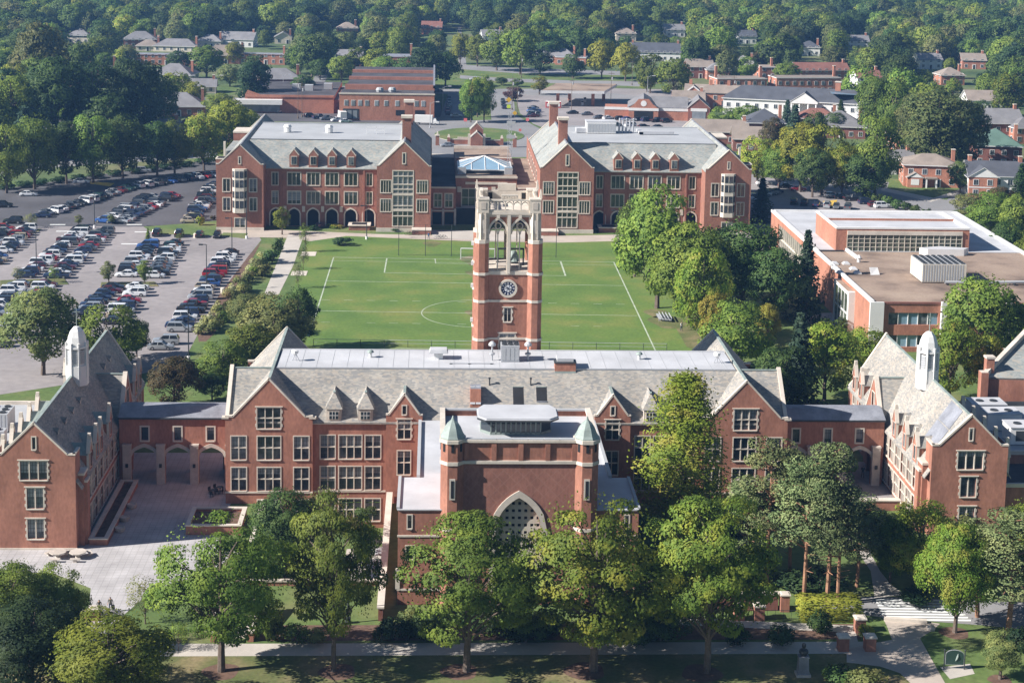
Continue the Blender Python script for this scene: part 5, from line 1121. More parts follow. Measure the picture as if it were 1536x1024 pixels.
HS=[ # px,py(front base),w,d,h
(208,72,20,12,5,'dark grey roofed house among upper left trees behind the long flat brick block','hip','brick_dark','greyroof'),
(221,77,14,9,3,'low cream house with a pale tan roof left of the blue gabled bungalow','hip','cream','tanroof'),
(264,78,26,11,3.2,'bungalow with a blue gable end and two brick chimneys','hip','cream','greyroof'),
(314,72,15,10,4,'small cream house with a light grey hip roof','hip','cream','greyroof'),
(356,71,22,12,4.5,'white house with a broad grey gable roof and brick chimney on the upper left rise','gable','white','greyroof'),
(424,66,11,9,4,'little grey gabled house half hidden in trees above the shops','front','cream','greyroof'),
(250,98,34,10,5,'long flat roofed brick block below the blue gabled bungalow','flat','brick_orange','lead'),
(332,96,24,14,4.5,'brick house with a pale hip roof beside the yellow tree','hip','brick_orange','tanroof'),
(394,97,26,9,5,'low flat roofed brick block right of the yellow tree','flat','brick_orange','lead'),
(259,132,20,13,6,'two storey house with a grey hip roof above the left street lamps','hip','cream','greyroof'),
(300,140,14,9,3,'small grey roofed house right of the hip roofed one above the street lamps','gable','cream','greyroof'),
(417,144,20,12,7.5,'two storey dark brick house with a grey hip roof behind the pharmacy','hip','brick_dark','greyroof'),
(150,130,14,11,8,'brick house with twin tall chimneys deep in the left trees','flat','brick_orange','darkroof'),
(258,175,26,14,4,'low house with a wide grey roof beside the left street','hip','brick_orange','greyroof'),
(290,213,17,13,4.2,'house with a rust red hip roof and tall chimney behind the car park trees','hip','brick_orange','redroof'),
(236,215,15,10,4.5,'white house with a grey gable roof next to the rust red roofed one','gable','white','greyroof'),
(95,212,14,9,4,'brick house with small chimneys almost lost in the trees by the car park','gable','brick_orange','greyroof'),
(597,112,16,16,8.5,'two storey red brick apartment house beside the avenue trees','flat','brick','lead'),
(525,100,14,10,5,'orange brick house left of the two storey apartment house','gable','brick_orange','greyroof'),
(830,95,28,11,4,'house with purple grey roof and brick chimney behind the boulevard trees','hip','brick_orange','greyroof'),
(858,98,18,9,4,'low brick house with white windows beside the purple grey roof','flatw','brick_orange','lead'),
(985,92,30,14,5,'long house with a dark brown roof and two chimneys above the garage','gable','white','charroof'),
(1035,168,14,10,5,'orange brick house with pale dormer right behind the garage','gable','brick_orange','tanroof'),
(1050,118,14,10,6,'brown roofed house left of the brick apartments','gable','brick_dark','tanroof'),
(1110,140,26,12,6.5,'brown roofed brick apartments rear block with rows of chimneys','flatw','brick_orange','tanroof'),
(1118,104,11,8,4,'white gabled garage beside the russet tree','front','white','greyroof'),
(1150,118,10,12,5.5,'small brick house with broad white eaves near the russet tree','flatw','brick_orange','tanroof'),
(1232,120,30,10,5,'red roofed row house at the top right above the white columned building','gable','brick_orange','redroof'),
(1210,140,34,11,7,'brick apartments with white cornice behind the white columned building','flatw','brick_orange','tanroof'),
(1150,215,15,13,7.5,'dark roofed brick house with a white glazed upper porch','hip','brick_dark','charroof'),
(1138,228,18,11,4.5,'tan gable roofed house just right of the far residence hall','gable','brick_dark','tanroof'),
(1082,216,22,11,4.5,'tan roofed house with a pale gable behind the far residence hall','gable','brick_dark','tanroof'),
(1229,193,17,10,4,'house with a red hip roof below the white columned building','hip','brick_orange','redroof'),
(1266,208,19,15,4.5,'house with a wide pale grey hip roof below the white columned building','hip','brick_dark','greyroof'),
(1340,210,14,11,5,'brick gable with a grey roof left of the giant olive trees','front','brick_dark','greyroof'),
(1360,228,10,9,6,'orange brick house end beside the giant olive trees','hip','brick_orange','tanroof'),
(1345,262,13,10,4,'low house with a grey roof left of the orange brick corner house','gable','white','greyroof'),
(1478,166,16,11,4.5,'white house with a tan roof and chimney above the grey roofed duplex','gable','white','tanroof'),
(1503,213,17,14,7,'grey roofed duplex with a white end wall at the right','gable','brick_dark','greyroof'),
(1541,216,12,10,6,'white porch house cut by the right edge above the green roof','hip','brick_orange','greyroof'),
(1502,250,17,15,7,'two storey brick house with a green hip roof','hip','brick_dark','greenroof'),
(1078,120,13,10,5,'brick house with a grey hip roof in the trees above the brick apartments','hip','brick_orange','greyroof'),
(1302,132,13,10,5,'small red roofed house among the trees right of the red roofed row house','gable','white','redroof'),
(1395,104,14,10,5,'grey roofed house showing through the high trees at the upper right','gable','white','greyroof'),
(1428,128,13,10,5,'tan hip roofed house above the giant olive trees','hip','brick_orange','tanroof'),
(1288,74,14,10,5,'white house with a grey roof far up among the trees, upper right','gable','white','greyroof'),
(1216,84,13,10,5,'charcoal roofed white house above the red roofed row house','hip','white','charroof'),
(1012,56,14,10,5,'far white gabled house above the dark brown roofed long house','gable','white','greyroof'),
(1462,104,14,10,5,'tan roofed brick house high among trees near the right edge','gable','brick_orange','tanroof'),
(938,62,14,10,5,'far tan roofed house above the yellowing boulevard trees','hip','cream','tanroof'),
(738,66,14,10,5,'far grey roofed house right of the tree lined avenue','gable','white','greyroof'),
(648,52,14,10,5,'far red roofed house left of the tree lined avenue','gable','brick_orange','redroof'),
(118,66,14,10,5,'far grey roofed house deep in the upper left trees','hip','cream','greyroof'),
(520,54,14,10,5,'far tan roofed house above the orange brick house','hip','brick_orange','tanroof'),
(1120,66,13,10,5,'far white house with a charcoal roof above the white gabled garage','gable','white','charroof'),
]
for i,h in enumerate(HS):
    px,py,w,d,hh,lab,rf_,wl,rm=h; w*=.86; hh*=.93; house(px,py,w,d,hh,lab,rf_,wl,rm,R.uniform(-.2,.15),None,2 if 'chimneys' in lab else 1)
# feature buildings --------------------------------------------------
# big orange brick house and its white neighbour
h=house(1401,281,15.5,12,6.4,'two storey orange brick house with tan hip roof and white porch on the corner lawn','hip','brick_orange','tanroof',-.16,2.6,1)
b=MB(); b.box(-6.9,-8.0,0,-2.6,-6.02,3.0,'brick_orange'); b.face([(-7.1,-8.1,3),(-2.4,-8.1,3),(-4.75,-8.1,4.4)],'white'); 
for s in (-1,1): b.slab([(-4.75,-8.3,4.5),(-4.75,-6.02,4.5),(-4.75+s*2.5,-6.02,2.95),(-4.75+s*2.5,-8.3,2.95)],.12,'tanroof','white')
b.box(-5.9,-8.06,.8,-3.6,-8.0,2.5,'white'); link('bay',b.mesh('bay'),h); b=MB(); b.box(-1.8,-8.2,2.6,1.6,-6.02,3.0,'tanroof'); b.box(-1.7,-8.1,0,-1.3,-7.8,2.6,'white'); b.box(1.1,-8.1,0,1.5,-7.8,2.6,'white'); link('porch',b.mesh('porch'),h)
h=house(1500,297,16,12,6.2,'white and brick house with a charcoal roof and a broad white front gable','gable','white','charroof',-.12,3.4,2)
b=MB(); b.box(-8.2,-7.4,0,-.6,-6.02,5.9,'brick_orange'); b.face([(-8.7,-7.5,5.9),(-.1,-7.5,5.9),(-4.4,-7.5,8.6)],'white')
for s in (-1,1): b.slab([(-4.4,-7.8,8.7),(-4.4,-1,8.7),(-4.4+s*4.5,-1,5.85),(-4.4+s*4.5,-7.8,5.85)],.15,'charroof','white')
b.box(-8.25,-7.45,2.9,-.55,-7.38,3.2,'white'); link('front_gable',b.mesh('front_gable'),h)
for x in (-6.4,-2.6):
    for z in (.9,3.7): link('window',_wm[('hw',)],h,(x,-7.4,z))
# white columned building
p=G(1228,200); wc=thing('columned_house','long white two storey building with a columned portico and dark grey roof','building',(p.x,620,0),None,-.32)
b=MB(); b.box(-27,-7,0,27,7,8,'white'); link('wall',b.mesh('wall'),wc); b=MB(); c=[(-27.6,-7.6,8),(27.6,-7.6,8),(27.6,7.6,8),(-27.6,7.6,8)]; A,B_=(-21,0,12.4),(21,0,12.4)
for f in ([c[0],c[1],B_,A],[c[1],c[2],B_],[c[2],c[3],A,B_],[c[3],c[0],A]): b.face(f,'charroof')
b.box(-27.6,-7.6,7.7,27.6,7.6,7.99,'white'); link('roof',b.mesh('roof'),wc)
b=MB(); b.face([(-1.5,-9.6,8),(8.5,-9.6,8),(3.5,-9.6,11.4)],'white'); 
for s in (-1,1): b.slab([(3.5,-9.8,11.5),(3.5,-1,11.5),(3.5+s*5.3,-5,7.95),(3.5+s*5.3,-9.8,7.95)],.15,'charroof','white')
b.box(-1.5,-9.6,7.4,8.5,-7.05,7.99,'white'); link('pediment',b.mesh('pediment'),wc)
for x in (-1,1.9,5.1,8): b=MB(); b.lathe((x,-9.1),[(.42,0),(.34,7.4)],10,'white'); link('column',b.mesh('column'),wc)
for i in range(15):
    for z in (1.2,4.8):
        x=-25+3.55*i
        if -1.6<x<8.6: continue
        link('window',_wm[('hw',)],wc,(x,-7.05,z))
for y in (-4,0,4):
    for z in (1.2,4.8): link('window',_wm[('hw',)],wc,(27.03,y,z),math.pi/2)
b=MB(); b.box(14,-1,9,16,1,15,'brick_orange'); b.box(13.8,-1.2,15,16.2,1.2,15.3,'stone'); link('chimney',b.mesh('chimney'),wc)
p=G(1318,192); b=MB(); b.box(p.x-7,p.y,0,p.x+7,p.y+16,7.5,'lightroof','darkroof'); b.box(p.x-6,p.y+3,7.5,p.x+1,p.y+9,9,'white'); solid('white_annex',b,'pale flat roofed rear wing at the right end of the white columned building','building')
b=MB(); p=G(1268,143,11); b.slab([(p.x-5,p.y,11.5),(p.x+4,p.y,11.2),(p.x+5,p.y+8,11),(p.x-4,p.y+8,11.6)],.1,'tarp_blue' if 'tarp_blue' in MT else 'glass_blue'); solid('blue_tarpaulin',b,'bright blue tarpaulin on the roof behind the white columned building','tarpaulin')
# brick apartments with white gables
p=G(1092,165); ap=thing('brick_apartments','orange brick apartments with two white edged front gables and a brown roof','building',(p.x,p.y+6,0),None,-.2)
b=MB(); b.box(-16,-6,0,16,6,6.5,'brick_orange'); b.box(-16.2,-6.2,6.2,16.2,6.2,6.6,'white'); link('wall',b.mesh('wall'),ap)
b=MB()
for s in (-1,1): b.slab([(-16.4,0,9.3),(16.4,0,9.3),(16.4,s*6.5,6.6),(-16.4,s*6.5,6.6)],.15,'tanroof')
rr_=link('roof',b.mesh('roof'),ap)
for x in (-14,-6,1,9): b=MB(); b.box(x-.6,-.6,7,x+.6,.6,11,'brick_orange'); link('chimney',b.mesh('chimney'),rr_)
for x in (-12.5,14):
    b=MB(); b.box(x-3.4,-8.4,0,x+3.4,-6.02,6.3,'brick_orange'); b.face([(x-3.4,-8.4,6.3),(x+3.4,-8.4,6.3),(x,-8.4,9)],'brick_orange')
    for s in (-1,1): b.slab([(x,-8.6,9.3),(x,-2,9.3),(x+s*3.9,-2,6.2),(x+s*3.9,-8.6,6.2)],.2,'tanroof','white'); b.bar((x,-8.65,9.2),(x+s*3.9,-8.65,6.2),.15,.5,'white')
    link('gable',b.mesh('gable'),ap)
for x in (-8,-4,0,4,8):
    for z in (1,4): link('window',_wm[('hw',)],ap,(x,-6.05,z))
b=MB(); b.box(-1.4,-7.6,0,1.4,-6.05,3.2,'white'); b.face([(-1.8,-7.7,3.2),(1.8,-7.7,3.2),(0,-7.7,4.4)],'white'); link('porch',b.mesh('porch'),ap)
# shops
p=G(577,181); s1=thing('shop_block','red brick two storey shop block with stepped dark roofs and a row of small windows','building',(p.x,p.y,0)); W_=36
b=MB(); b.box(-W_/2+1.5,0,0,W_/2,14,9.5,'brick_orange'); b.box(-W_/2+1.3,-.2,9.5,W_/2+.2,.3,10,'stone'); b.box(-15,14.02,0,18,95,10.4,'brick_orange','darkroof'); 
for y,k in ((14.1,'brick_orange'),(43,'brick_orange'),(70,'brick_orange')): b.box(-15.2,y,10.4,18.2,y+2.5,11.5,k,'redroof')
b.box(17.5,14.1,10.4,18.2,95,11.6,'lead'); link('wall',b.mesh('wall'),s1); b=MB(); b.box(-W_/2+1.7,.3,9.5,W_/2-.2,13.9,9.7,'darkroof'); link('roof',b.mesh('roof'),s1)
for i,x in enumerate((-14,-11.5,-9,-6.5,-3,.5,4.5,8,11.5,14)):
    b=MB(); b.box(-.75,-.08,0,.75,0,2.1,'white'); b.box(-.6,-.12,.12,.6,-.07,1.95,'glass_blind'); link('window',b.mesh('window'),s1,(x,0,5.3))
b=MB(); b.box(-15.2,-.1,.5,-9.5,0,4.2,'dmetal'); b.box(-13.5,-.14,.6,-12,-.09,3.6,'glass_blind'); b.box(-11.5,-.14,.6,-10,-.09,3.6,'glass_blind'); link('shop_door',b.mesh('shop_door'),s1)
b=MB(); b.box(4,-.1,2,8.5,0,3.9,'dark'); b.box(11,-.1,2,14.5,0,3.9,'dark'); link('shop_window',b.mesh('shop_window'),s1)
for x,y in ((-2,6),(2.5,7)): b=MB(); b.lathe((x,y),[(1.2,9.7),(1.5,10.6),(1.1,11.4),(0,11.5)],10,'lightroof'); link('roof_vent',b.mesh('roof_vent'),s1)
p=G(447,172); s2=thing('pharmacy','low orange brick pharmacy with white shopfront canopy and dark flat roof','building',(p.x,p.y,0)); 
b=MB(); b.box(-20,4,0,13,60,6.0,'brick_orange','darkroof'); b.box(-20,3.7,6,13,4.3,6.8,'brick_orange'); b.box(-20.3,20,6,-19.6,60,7.4,'brick_orange'); b.face([(-20,3.9,6.8),(-14,3.9,6.8),(-19,3.9,8.6)],'brick_orange'); link('wall',b.mesh('wall'),s2)
b=MB(); b.box(-23,1,3.4,-6,4,5.2,'white'); b.box(-22,3.8,.4,-7,3.98,3.4,'glass_blind'); link('shopfront',b.mesh('shopfront'),s2)
b=MB(); b.box(13.02,6,0,24,50,5.0,'brick_dark','darkroof'); b.box(15,5,0,21,6,4.2,'white'); link('rear_store',b.mesh('rear_store'),s2)
for x,y in ((-3,30),(2,28),(9,34)): b=MB(); b.box(x-1.6,y-1.6,6,x+1.6,y+1.6,8.2,'lightroof'); link('roof_unit',b.mesh('roof_unit'),s2)
# filling station and garage
c0,c1,c2,c3=G(818,152,6),G(885,152,6),G(922,138,6),G(880,134,6)
p=G(860,160); gs=thing('filling_station','filling station canopy with a rusty brown top and white fascia','canopy',(p.x,p.y,0))
x0,y0=-12,2
b=MB(); b.slab([(-13,-2,6.5),(12,-2,6.5),(20,26,6.5),(-5,26,6.5)],1.1,'brownroof','white'); link('canopy',b.mesh('canopy'),gs)
for x,y in ((-6,3),(8,3),(0,20),(14,20)): b=MB(); b.box(x-.6,y-.6,0,x+.6,y+.6,5.35,'brick_orange'); link('pillar',b.mesh('pillar'),gs)
for x,y in ((-1,5),(4,5),(6,16)): b=MB(); b.box(x-.5,y-.4,0,x+.5,y+.4,1.9,'white'); b.box(x-.45,y-.45,1.2,x+.45,y-.39,1.8,'dark'); link('fuel_pump',b.mesh('fuel_pump'),gs)
p=G(830,162); b=MB()
MT['red']=paint('red_paint',(.45,.045,.05)); MT['blue']=paint('blue_paint',(.03,.07,.25))
b.box(p.x-3,p.y,0,p.x+3,p.y+3,2.4,'red','white'); b.box(p.x-2.6,p.y-.05,.5,p.x+2.6,p.y,1.8,'white'); solid('ice_kiosk',b,'red and white kiosk at the left end of the filling station','kiosk')
p=G(975,182); ga=thing('garage','brick garage with a curved front gable, white bands and a grey hip roof','building',(p.x,p.y,0),None,-.12)
b=MB(); b.box(-17,6,0,-8,16,4.2,'brick_orange'); b.box(-8,2,0,3,16,4.6,'brick_orange'); b.face([(-8,1.98,4.6),(3,1.98,4.6),(1,1.98,6),(-.6,1.98,8),(-4.4,1.98,8),(-6,1.98,6)],'brick_orange'); b.box(3.02,4,0,14,16,4.6,'brick_orange'); b.box(-6,1.9,.1,1,2.0,3.4,'dark'); b.box(14.02,2,0,22,16,5.2,'brick_dark'); b.face([(14,1.99,5.2),(22,1.99,5.2),(18,1.99,8.6)],'brick_dark'); link('wall',b.mesh('wall'),ga)
b=MB(); b.box(-8.1,1.85,3.6,3.1,1.97,4.6,'white'); b.box(-17.1,5.85,3.3,-8.02,5.98,4.3,'white'); b.box(3.1,3.85,3.5,14,3.98,4.7,'white'); b.box(15.5,1.85,1.0,20.5,1.95,4.0,'glass_blind'); b.box(15,1.8,3.9,21,1.96,5.0,'white'); link('white_band',b.mesh('white_band'),ga)
b=MB(); A,B_=(-2.5,2.2,8.1),(-2.5,22,8.1)
for s in (-1,1): b.slab([A,B_,(-2.5+s*6,22,4.7),(-2.5+s*6,2.2,4.7)],.15,'greyroof')
b.slab([(3,3.8,4.75),(14,3.8,4.75),(14,10,8.3),(0,10,8.3)],.15,'greyroof'); b.slab([(3,16.4,4.75),(14,16.4,4.75),(14,10,8.3),(0,10,8.3)],.15,'greyroof')
for s in (-1,1): b.slab([(18,1.8,8.75),(18,16.4,8.75),(18+s*4.3,16.4,5.1),(18+s*4.3,1.8,5.1)],.15,'greyroof','stone')
link('roof',b.mesh('roof'),ga); b=MB(); b.lathe((0,0),[(1.1,-.1),(1.1,.02),(0,.03)],16,'white'); q=link('roundel',b.mesh('roundel'),ga,(-2.5,1.92,6.3)); q.rotation_euler=(math.pi/2,0,0)
b=MB(); p=G(1008,180); b.box(p.x-4,p.y,0,p.x+1,p.y+3,2.8,'brick_orange'); b.box(p.x-3.6,p.y-.03,.2,p.x-.2,p.y,2.2,'wood'); solid('bin_store',b,'small brick bin store in front of the garage','shed')
# ================================================================== street furniture and small things
def lamp(px,py,h,lab,kind='park',k='dmetal'):
    p=G(px,py); b=MB()
    b.lathe((p.x,p.y),[(.3,0),(.3,.7),(0,.72)],8,'white' if kind=='park' else k); b.tube([(p.x,p.y,.6),(p.x,p.y,h)],[.12,.08],k,6)
    if kind=='park': b.box(p.x-1.3,p.y-.08,h-.05,p.x,p.y+.08,h+.08,k); b.box(p.x-1.5,p.y-.2,h-.12,p.x-.7,p.y+.2,h+.12,k)
    elif kind=='street': b.tube([(p.x,p.y,h-.4),(p.x+1.2,p.y,h+.2),(p.x+2.4,p.y,h+.3)],[.07,.06,.06],k,5); b.box(p.x+2.0,p.y-.25,h+.15,p.x+3.2,p.y+.25,h+.45,'whiteroof')
    elif kind=='globe': b.lathe((p.x,p.y),[(.1,h-.1),(.32,h+.1),(.36,h+.45),(.2,h+.7),(.05,h+.95),(0,h+1)],8,k)
    elif kind=='utility': b.box(p.x-1.2,p.y-.08,h-.9,p.x+1.2,p.y+.08,h-.75,k); b.box(p.x-.9,p.y-.08,h-2.1,p.x+.9,p.y+.08,h-1.95,k); b.lathe((p.x+.4,p.y),[(.3,h-3.4),(.3,h-2.3),(0,h-2.25)],8,'metal')
    solid('street_lamp' if kind in('park','street','globe') else 'utility_pole',b,lab,'street lamp' if kind!='utility' else 'utility pole')
for px,py,h,lab in ((310,436,9.5,'black car park lamp post beside the red cars of the hedge row'),(283,540,9.5,'nearest black car park lamp post, by the two silver cars'),(142,342,9,'black car park lamp post at the head of the middle double row'),(55,412,9,'black car park lamp post in the left double row'),(348,380,8,'black lamp post by the head of the hedge row'),(370,358,11,'black lamp post before the oriel of the near car park hall'),(550,359,8,'slim black lamp post on the walk before the big glazed gable, car park side'),(925,366,8,'slim black lamp post on the walk before the hall behind the trees')): lamp(px,py,h,lab)
lamp(522,934,5.2,'black garden lamp by the front planting bed under the trees','globe') if False else lamp(522,934,5.2,'black globe garden lamp standing in the front planting bed','globe')
for px,py,h,lab in ((281,148,9,'grey street lamp at the left of the pharmacy lawn'),(323,150,9.5,'grey street lamp nearest the pharmacy lawn centre'),(363,146,9,'grey street lamp beside the pharmacy lawn, right of two others'),(425,146,9,'grey street lamp behind the pharmacy roof'),(645,192,9,'grey street lamp by the white box truck'),(664,170,10,'tall grey street lamp at the corner of the left avenue lane'),(971,147,9,'grey street lamp behind the garage gable')): lamp(px,py,h,lab,'street','metal')
for px,py,h,lab in ((447,178,15,'twin crossarm utility pole in front of the pharmacy wall, taller one'),(453,176,13,'utility pole close beside the taller pole before the pharmacy'),(768,165,13,'utility pole by the yellow warning sign'),(776,172,11,'utility pole behind the yellow warning sign'),(857,168,14,'utility pole before the filling station canopy'),(916,160,14,'utility pole between filling station and garage'),(1013,150,13,'utility pole behind the garage roof ridge'),(1100,157,12,'utility pole before the brick apartments'),(782,117,11,'utility pole on the boulevard lawn'),(948,128,11,'utility pole at the road bend above the garage')): lamp(px,py,h,lab,'utility','wood')
def sign(px,py,lab,k,h=2.6,w=.9,shape='sq'):
    p=G(px,py); o=thing('road_sign',lab,'road sign',(p.x,p.y,0)); b=MB(); b.tube([(0,0,0),(0,0,h)],[.05,.05],'metal',5); link('post',b.mesh('post'),o); b=MB()
    a=math.pi/4 if shape=='dia' else 0; c=[(w/2*math.cos(a+math.pi/2*i+math.pi/4)*1.4,-.06,h+w/2*math.sin(a+math.pi/2*i+math.pi/4)*1.4) for i in range(4)]; b.face(c,k); b.face([(x,y+.04,z) for x,y,z in c],'metal'); link('sign_panel',b.mesh('sign_panel'),o)
MT['amber']=nmat('amber_sign',(.75,.45,.03),.5,.05,1); MT['lime']=nmat('lime_sign',(.6,.75,.05),.5,.05,1); MT['pink']=nmat('coral_sign',(.8,.2,.2),.5,.05,1)
sign(763,162,'amber diamond warning sign with a lime plate on the right verge','amber',3.2,1.6,'dia'); sign(763,166,'lime green plate below the amber warning sign','lime',1.6,1.4); sign(772,177,'amber diamond sign nearest the roundabout','amber',1.8,1.3,'dia'); sign(698,190,'coral red sign at the end of the grass median','pink',2.4,1.2); sign(791,192,'red stop sign by the corner of the far hall','pink',3.0,1.1); sign(780,202,'small red sign at the right end of the grass oval','pink',1.6,.9)
# goal and ball stop
p,q=G(691,388.5),G(742,389.5); b=MB(); gh_=2.44
for P in (p,q): b.bar((P.x,P.y,0),(P.x,P.y,gh_),.2,.2,'white'); b.bar((P.x,P.y,gh_),(P.x,P.y+1.6,0),.06,.06,'white')
b.bar((p.x,p.y,gh_),(q.x,q.y,gh_),.2,.2,'white'); b.bar((p.x,p.y+1.6,.06),(q.x,q.y+1.6,.06),.08,.08,'white'); solid('football_goal',b,'white football goal at the far end of the field behind the clock tower','goal')
st=thing('ball_stop_fence','tall dark posts of the ball stop fence along the far field edge','fence',(15,369,0)); xs=[G(x,383.5+(x-598)*.012) for x in (598,638,677,716,756,795,834)]
for P in xs: b=MB(); b.tube([(P.x,P.y,0),(P.x,P.y,7.2)],[.07,.07],'dmetal',5); part('post',b,st)
b=MB()
for z in (.3,3.6,7.1): b.tube([(P.x,P.y,z) for P in xs],[.025]*7,'dmetal',4)
part('wire',b,st)
fe=thing('field_fence','low wire fence along the near edge of the field behind the flat roof','fence',(10,288,0))
b=MB(); a_,c_=G(470,519),G(1000,526)
for i in range(16): P=a_.lerp(c_,i/15); b.tube([(P.x,P.y,0),(P.x,P.y,1.3)],[.05,.05],'dmetal',4)
b.tube([(a_.x,a_.y,1.3),(c_.x,c_.y,1.3)],[.04,.04],'metal',4); b.tube([(a_.x,a_.y,.7),(c_.x,c_.y,.7)],[.03,.03],'metal',4); part('rail',b,fe)
for i,(px,py) in enumerate(((988,478),(993,478.5),(998,479),(1003,479.5))):
    p=G(px,py); b=MB(); b.box(p.x-.25,p.y-2.2,.42,p.x+.25,p.y+2.2,.5,'metal'); b.box(p.x+.25,p.y-2.2,.7,p.x+.32,p.y+2.2,.95,'metal')
    for y in (-1.6,1.6): b.box(p.x-.2,p.y+y-.05,0,p.x+.3,p.y+y+.05,.42,'metal')
    solid('team_bench',b,('leftmost','second from left','third from left','rightmost')[i]+' of the four grey team benches beside the field','bench','team benches beside the field')
# plaza tables
for px,lab in ((87,'concrete picnic table nearer the gable, left of the pair'),(117,'concrete picnic table casting a shadow, right of the pair')):
    p=G(px,836); o=thing('picnic_table',lab,'table',(p.x,p.y,0)); b=MB(); b.prism([(1.05*math.cos(math.pi*i/4+.39),1.05*math.sin(math.pi*i/4+.39)) for i in range(8)],.7,.8,'stone_old'); link('table_top',b.mesh('table_top'),o); b=MB(); b.lathe((0,0),[(.35,0),(.25,.7)],8,'stone_old'); link('pedestal',b.mesh('pedestal'),o)
    for i in range(3):
        a=2*math.pi*i/3+.5; b=MB(); b.obox((1.45*math.cos(a),1.45*math.sin(a)),.22,.6,.36,.46,a,'stone_old'); b.obox((1.45*math.cos(a),1.45*math.sin(a)),.15,.2,0,.36,a,'stone_old'); link('seat',b.mesh('seat'),o)
for i,(px,py,lab) in enumerate(((198,762,'round dark planter tub farthest along the shaded plaza'),(187,781,'middle round dark planter tub on the shaded plaza'),(180,797,'round dark planter tub nearest the sunny plaza edge'))):
    p=G(px,py); b=MB(); b.lathe((p.x,p.y),[(.45,0),(.62,.3),(.65,.6),(.5,.6),(.5,.5),(0,.5)],14,'stone_old'); solid('planter_tub',b,lab,'planter')
for px,py,lab in ((322,742,'dark cafe table with chairs in the corner of the shaded plaza'),(330,738,'second dark cafe table against the main hall in the plaza corner')):
    p=G(px,py); o=thing('cafe_table',lab,'table',(p.x,p.y,0)); b=MB(); b.lathe((0,0),[(.05,0),(.05,.72),(.5,.72),(.5,.76),(0,.76)],10,'dmetal'); link('table_top',b.mesh('table_top'),o)
    for a in (.4,2.4,4.4):
        b=MB(); c=(.9*math.cos(a),.9*math.sin(a)); b.obox(c,.22,.22,.42,.46,a,'dmetal'); b.obox((1.1*math.cos(a),1.1*math.sin(a)),.03,.22,.46,.9,a,'dmetal'); 
        for u in (-.18,.18):
            for v in (-.18,.18): b.obox((c[0]+u,c[1]+v),.02,.02,0,.42,0,'dmetal')
        link('chair',b.mesh('chair'),o)
# garden umbrellas
for i,(px,py) in enumerate(((563,806),(563,823),(556,843),(556,862))):
    p=G(px,py,-1.2); o=thing('patio_umbrella',('white patio umbrella nearest the main hall','second white patio umbrella out from the main hall','third white patio umbrella out from the main hall','white patio umbrella farthest from the main hall')[i]+' beside the garden wall','umbrella',(p.x,p.y,-3.49)); b=MB(); b.tube([(0,0,0),(0,0,2.5)],[.04,.04],'metal',6); link('pole',b.mesh('pole'),o)
    b=MB(); n=8
    for k in range(n):
        a,c=2*math.pi*k/n,2*math.pi*(k+1)/n; m=(a+c)/2; P=lambda r,t,z:(r*math.cos(t),r*math.sin(t),z)
        b.face([P(.02,a,2.65),P(1.4,a,2.12),P(1.3,m,2.16)],'white'); b.face([P(.02,a,2.65),P(1.3,m,2.16),P(1.4,c,2.12)],'white'); b.face([P(1.4,a,2.12),P(1.3,m,2.16),P(1.3,m,1.98),P(1.4,a,1.94)],'white'); b.face([P(1.3,m,2.16),P(1.4,c,2.12),P(1.4,c,1.94),P(1.3,m,1.98)],'white')
    link('canopy',b.mesh('canopy'),o); b=MB(); b.lathe((0,0),[(.7,.68),(.7,.74),(0,.74)],12,'metal'); link('table_top',b.mesh('table_top'),o)
# front steps with brick cheek walls, piers, statue, notice board
for nm,(x0,y0),lab in (('cheek_wall',(-18.9,169.3),'sloping brick cheek wall with a stone cap, right side of the front steps'),('cheek_wall',(-22.8,169.3),'sloping brick cheek wall with a stone cap, left side of the front steps')):
    o=thing('cheek_wall',lab,'wall',(x0,y0,0)); b=MB(); L=7.5
    pts=[(0,0),(L,0),(L,2.3),(0,.95)]
    for x in (-.32,.32): b.face([(x,a,z) for a,z in pts],'brick')
    b.face([(-.32,0,0),(.32,0,0),(.32,0,.95),(-.32,0,.95)],'brick'); b.face([(-.32,L,0),(.32,L,0),(.32,L,2.3),(-.32,L,2.3)],'brick'); link('wall_body',b.mesh('wall_body'),o); b=MB(); b.bar((0,-.1,1.03),(0,L+.1,2.4),.85,.16,'stone'); link('coping',b.mesh('coping'),o)
b=MB()
for i in range(7): b.box(-22.4,170.2+.9*i,0,-19.3,171.1+.9*i+.02,.13*(i+1),'stone_old')
struct('front_steps',b)
b=MB()
for px,py,r_ in ((332,1007,1.9),(507,1007,1.9),(690,1007,1.9),(878,1006,2.1),(1052,1009,2.1),(1432,949,1.6),(1500,1019,1.2)):
    p=G(px,py); b.face([(p.x+r_*(1+.12*math.sin(3*t+px))*math.cos(t),p.y+r_*math.sin(t),.012) for t in [2*math.pi*i/20 for i in range(20)]],'mulch')
struct('mulch_rings',b)
flat('planting_bed','mulch',[(-18,169.6),(47,169.6),(47,173.5),(-18,173.5)],.008,False)
def pier(px,py,h,lab,w=.55):
    p=G(px,py); o=thing('brick_pier',lab,'pier',(p.x,p.y,0)); b=MB(); b.box(-w,-w,0,w,w,h,'brick'); link('shaft',b.mesh('shaft'),o); b=MB(); b.box(-w-.1,-w-.1,h,w+.1,w+.1,h+.14,'stone'); b.obox((0,0),w,w,h+.14,h+.24,0,'stone',tx=.8,ty=.8); link('cap',b.mesh('cap'),o); return p
